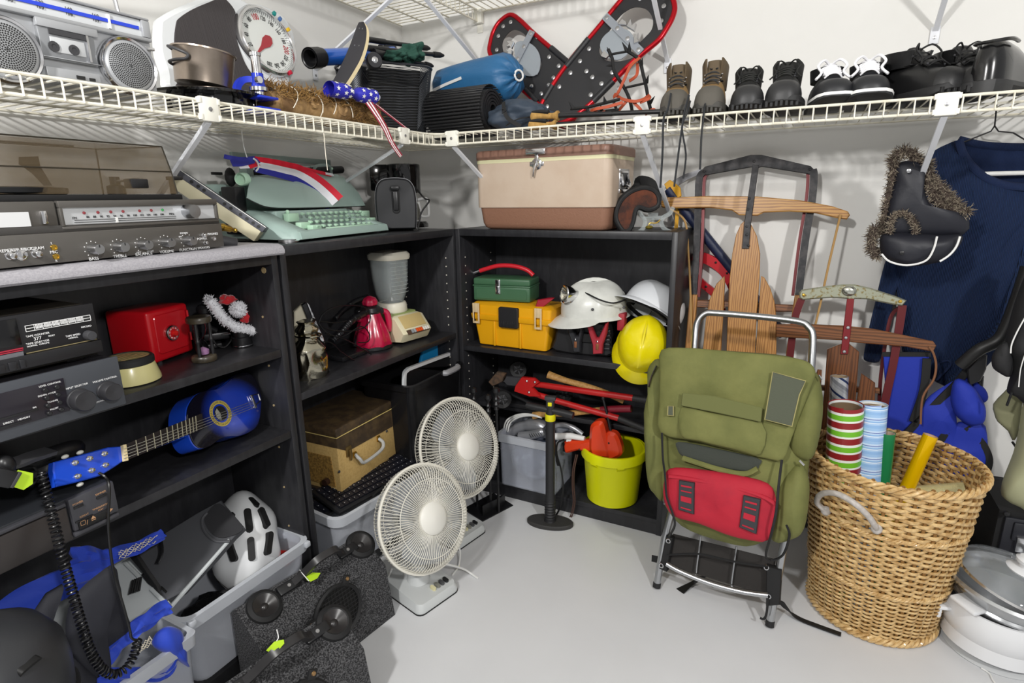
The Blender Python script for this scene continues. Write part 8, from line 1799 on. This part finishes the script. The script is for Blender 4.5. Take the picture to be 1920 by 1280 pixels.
furp([(1676, 310), (1670, 345), (1664, 380), (1656, 415), (1652, 440)], .010, 800, .014, 'fur_left_edge', 2)
furp([(1642, 425), (1634, 445), (1636, 468), (1646, 478)], .013, 600, .014, 'fur_left_flap', 3)
furp([(1737, 310), (1742, 340), (1750, 362), (1768, 384), (1785, 394), (1812, 398)], .014, 1200, .016, 'fur_right_flap', 4)
furp([(1744, 330), (1764, 352), (1780, 372), (1795, 384)], .012, 700, .014, 'fur_right_lining', 5)
furp([(1668, 434, -.03), (1670, 414, -.03), (1684, 400, -.03), (1700, 402, -.03), (1713, 416, -.03), (1718, 436, -.03)], .006, 600, .010, 'fur_peak', 6)
for P_ in ([(1653, 476), (1668, 490), (1700, 497), (1735, 489), (1750, 468), (1757, 443)], [(1800, 443), (1793, 462), (1780, 478), (1762, 490)]): MB().tube(spl([tq(u, v, -.058) for u, v in P_], 5), .0026, 6).build('white_piping', WHT, th_)
for u, v in ((1704, 320), (1691, 474)): MB(T(*tq(u, v, -.034 if v < 400 else -.058)) @ RX(90)).lathe([(.0055, 0), (.005, .002), (.002, .003), (0, .003)], 12).build('snap', CHR if v < 400 else BLKP, th_)
# ---- blue folding chair
BC__ = mat('chair_blue', '1a2f9c', .75, bump=.15, bs=60)
ch = Th('folding_chair', 'royal blue and black folding chair leaning behind the wicker basket', 'chair', (1.93, -.16, .004))
def cq(u, v, y=0): return ch.L(u, v, y)
def cz_(P_, y=0, sm=3): return spl2([ch.XZ(u, v, y) for u, v in P_], sm, True) if sm else [ch.XZ(u, v, y) for u, v in P_]
MB().prism(cz_([(1656, 668), (1742, 668), (1738, 720), (1712, 790), (1690, 840), (1640, 840), (1662, 760)], 0, 0), -.004, .004, b=.002).build('back_panel', BC__, ch)
MB().tube([cq(1654, 664), cq(1745, 664)], .006, 4, sx=1.5, sy=.7, up=(0, 1, 0)).build('black_hem', BLKM, ch)
MB().pillow(cz_([(1745, 740), (1790, 712), (1812, 700), (1812, 735), (1792, 770), (1800, 830), (1790, 880), (1690, 870), (1700, 810), (1720, 770)], .0), 0, .02, .01, wr=.012, ws=14).build('seat_cloth', BC__, ch, 70)
MB().pillow(cz_([(1790, 712), (1815, 716), (1840, 745), (1848, 770), (1842, 790), (1820, 796), (1795, 782), (1782, 750)], -.03), -.03, .035, .02, wr=.012, ws=16).build('bunched_cloth', BC__, ch, 70)
MB().pillow(cz_([(1825, 712), (1848, 730), (1852, 748), (1838, 755), (1820, 740)], -.0), 0, .015, .01).build('cloth_flap', BC__, ch, 70)
MB().pillow(cz_([(1780, 800), (1840, 790), (1852, 830), (1848, 870), (1800, 900), (1770, 870)], .0), 0, .02, .01, wr=.01, ws=14).build('lower_cloth', BC__, ch, 70)
for P_, w_ in (([(1700, 812), (1740, 770), (1790, 722), (1815, 692), (1840, 668)], .018), ([(1738, 672), (1732, 730), (1712, 790)], .02), ([(1785, 780), (1770, 815), (1745, 850)], .018), ([(1812, 800), (1842, 830), (1855, 860), (1850, 885)], .016)): MB().strap(spl([cq(u, v, -.012) for u, v in P_], 5), w_, .006, (0, 1, 0)).build('black_tape', BLKM, ch)
MB().prism(cz_([(1812, 690), (1842, 660), (1850, 664), (1848, 690), (1838, 712), (1816, 722)], -.02, 0), -.03, -.01, b=.003).build('frame_bracket', BLKP, ch)
for P_ in ([(1820, 705), (1812, 880)], [(1838, 705), (1826, 830)], [(1800, 815), (1835, 812)], [(1818, 815), (1810, 900)]): MB().tube([cq(u, v, .0) for u, v in P_], .0085, 10).build('frame_tube', BLKP, ch)
MB().tube(spl([cq(1928, 500, -.05), cq(1908, 560, -.05), cq(1885, 618, -.05), cq(1868, 640, -.05), cq(1835, 656, -.05), cq(1800, 685, -.04)], 6), .016, 12).build('foam_handle', mat('foam_black', '1a1a1b', .45), ch)
# ---- jackets at the right edge
jk = Th('black_jacket', 'black hooded jacket with white zip cord at the right edge', 'jacket', (2.05, -.29, .85))
def jz(P_, y=0): return spl2([jk.XZ(u, v, y) for u, v in P_], 3, True)
JB = mat('jacket_black', '1a1a1c', .7, bump=.25, bs=25)
MB().pillow(jz([(1990, 480), (1935, 495), (1910, 545), (1893, 600), (1884, 650), (1896, 672), (1893, 715), (1888, 735), (1906, 744), (1930, 760), (2000, 760)]), 0, .05, .02, wr=.012, ws=14).build('body', JB, jk, 70)
MB().pillow(jz([(1888, 640), (1862, 662), (1860, 686), (1872, 698), (1892, 706), (1900, 680)], -.01), -.01, .02, .01).build('cuff', JB, jk, 70)
MB().tube(spl([jk.L(u, v, -.052) for u, v in ((1925, 590), (1908, 620), (1897, 645), (1895, 662))], 5), .0016, 6).build('white_zip', WHT, jk); MB().tube(spl([jk.L(u, v, -.052) for u, v in ((1925, 655), (1914, 690), (1910, 725))], 5), .0012, 6).build('white_zip', WHT, jk)
MB().tube([jk.L(1897, 735, -.03), jk.L(1888, 760, -.02)], .0028, 6).build('drawcord', BLKM, jk)
kj = Th('khaki_jacket', 'khaki cloth jacket hanging below the black jacket at the right edge', 'jacket', (2.08, -.22, .5))
def kz(P_, y=0): return spl2([kj.XZ(u, v, y) for u, v in P_], 2, True)
KH = mat('khaki_cloth', '7c7c60', .85, bump=.25, bs=22); KH2 = mat('khaki_pale', 'a5a685', .8, bump=.2, bs=20)
MB().pillow(kz([(1905, 712), (1882, 735), (1862, 757), (1864, 775), (1870, 790), (1890, 808), (1898, 825), (1908, 815), (1915, 760), (1930, 700)]), 0, .02, .01, wr=.006).build('sleeve', KH, kj, 70)
MB().pillow(kz([(1985, 700), (1925, 735), (1912, 800), (1900, 850), (1884, 890), (1876, 920), (1884, 935), (1910, 948), (1990, 970)], -.03), -.03, .05, .02, wr=.012, ws=10).build('body', KH2, kj, 70)
MB().tube([kj.L(1898, 828), kj.L(1905, 838)], .003, 6).build('drawcord', BLKM, kj)
# ============================================================ TWO TABLE FANS
FANW = mat('fan_ivory', 'd6d3c8', .4); FANG = mat('fan_grey', 'c3c6c6', .38); BLD = mat('fan_blade', 'a9adb2', .25, alpha=.5)
def fan(label, loc, rz, ctr, nrm_, RG=.162):
    f = Th('table_fan', label, 'fan', loc, rz, group='white table fans on the floor')
    bs_ = MB(); R = []
    for z, k, zf in ((0, .95, 0), (.004, 1, 0), (.016, 1, 0), (.03, .93, .016)):
        R.append([(x*k, .1+(y-.1)*k, z+zf*(y/.2)) for x, y in rrect(-.078, 0, .078, .20, .02, 4)])
    bs_.rings(R).build('base', FANG, f)
    MB().rings([[(x, y, z) for x, y in rrect(-.079, -.001, .079, .201, .02, 4)] for z in (.0, .004)]).build('base_pad', BLKM, f)
    for k, c_ in enumerate(('d8d2a8', '7d7d74', '4f5052', '232426')): MB(T(.002+k*.0165, .034, .033) @ RX(6)).rings([[(x, y, z) for x, y in rrect(-.0055, -.011, .0055, .011, .005, 3)] for z in (-.003, .006)]).build('push_button', mat('fanbtn_'+c_, c_, .4), f)
    c = f.l(ctr); n_ = f.I.to_3x3() @ Vector(nrm_).normalized(); H = frm(c, -n_, (1, 0, 0))   # head: local -z faces out
    MB().tube([(0, .10, .03), (0, .105, .06), c-n_*.075+Vector((0, 0, -.04))], [.038, .028, .024], 18).build('neck', FANG, f)
    MB(H).lathe([(.042, .02), (.045, .04), (.044, .095), (.034, .115), (0, .12)], 28).build('motor_housing', FANG, f)
    g = MB(H).tube([(RG*cos(a), RG*sin(a), 0) for a in [2*pi*k/64 for k in range(64)]], .0052, 8, closed=True, sx=1, sy=1.5).build('ring', FANW, f)
    b = MB(H); N = 96
    for k in range(N):
        a = 2*pi*k/N; a2 = a+.05
        b.tube([(r*cos(a+t), r*sin(a+t), z) for r, z, t in ((.040, -.040, 0), (.10, -.041, .02), (RG-.020, -.034, .03), (RG-.005, -.020, .04), (RG, -.002, .045))], .0011, 4)
    b.build('front_grille', FANW, g, kind='stuff')
    MB(H).tube([(.73*RG*cos(a), .73*RG*sin(a), -.0405) for a in [2*pi*k/64 for k in range(64)]], .0013, 5, closed=True).build('grille_ring', FANW, g)
    b = MB(H)
    for k in range(N):
        a = 2*pi*k/N; b.tube([(r*cos(a-t), r*sin(a-t), z) for r, z, t in ((RG, .002, 0), (RG-.002, .03, .03), (RG-.022, .055, .08), (.05, .062, .16))], .0011, 4)
    for rr, zz in ((RG-.012, .045), (.10, .06)): b.tube([(rr*cos(a), rr*sin(a), zz) for a in [2*pi*k/64 for k in range(64)]], .0013, 5, closed=True)
    b.build('rear_grille', FANW, g, kind='stuff')
    MB(H).lathe([(.047, -.036), (.046, -.045), (.036, -.052), (0, -.054)], 36).build('hub_badge', mat('fan_cap', 'dcdad2', .4), g)
    MB(H).lathe([(.03, -.02), (.032, .01), (.02, .02)], 24).build('blade_hub', FANG, f)
    for k in range(3):
        G = []
        for i in range(7):
            r = .03+(RG-.054)*i/6; w_ = .5+.32*sin(pi*i/7); G.append([(r*cos(2*pi*k/3+w_*(t-.5)*1.5), r*sin(2*pi*k/3+w_*(t-.5)*1.5), -.012+.03*(t-.5)*(1.2-.5*i/6)) for t in (0, .25, .5, .75, 1)])
        MB(H).sheet(G, .0015).build('blade', BLD, f)
    return f
NRM = Vector((.90, -.22, .34))
f1 = fan('white table fan in front, overlapping the other fan', (.718, -.911, 0), 76, (.662, -.892, .258), NRM, .151)
f2 = fan('white table fan behind, nearer the black bookcase', (.640, -.602, 0), 79, (.590, -.580, .335), NRM, .166)
for f, P_ in ((f1, [(735, 1066, .06), (731, 1075, .05), (728, 1082, .045)]), (f1, [(800, 1052, .10), (840, 1058, .06), (868, 1066, .02), (882, 1074, .006), (896, 1084, .004)]), (f2, [(850, 1010, .08), (862, 1030, .03), (860, 1060, .006), (848, 1078, .004)])): MB().tube(spl([f.l(at(u, v, 'z', z)) for u, v, z in P_], 6), .0032, 6).build('power_cord', WHT, f)
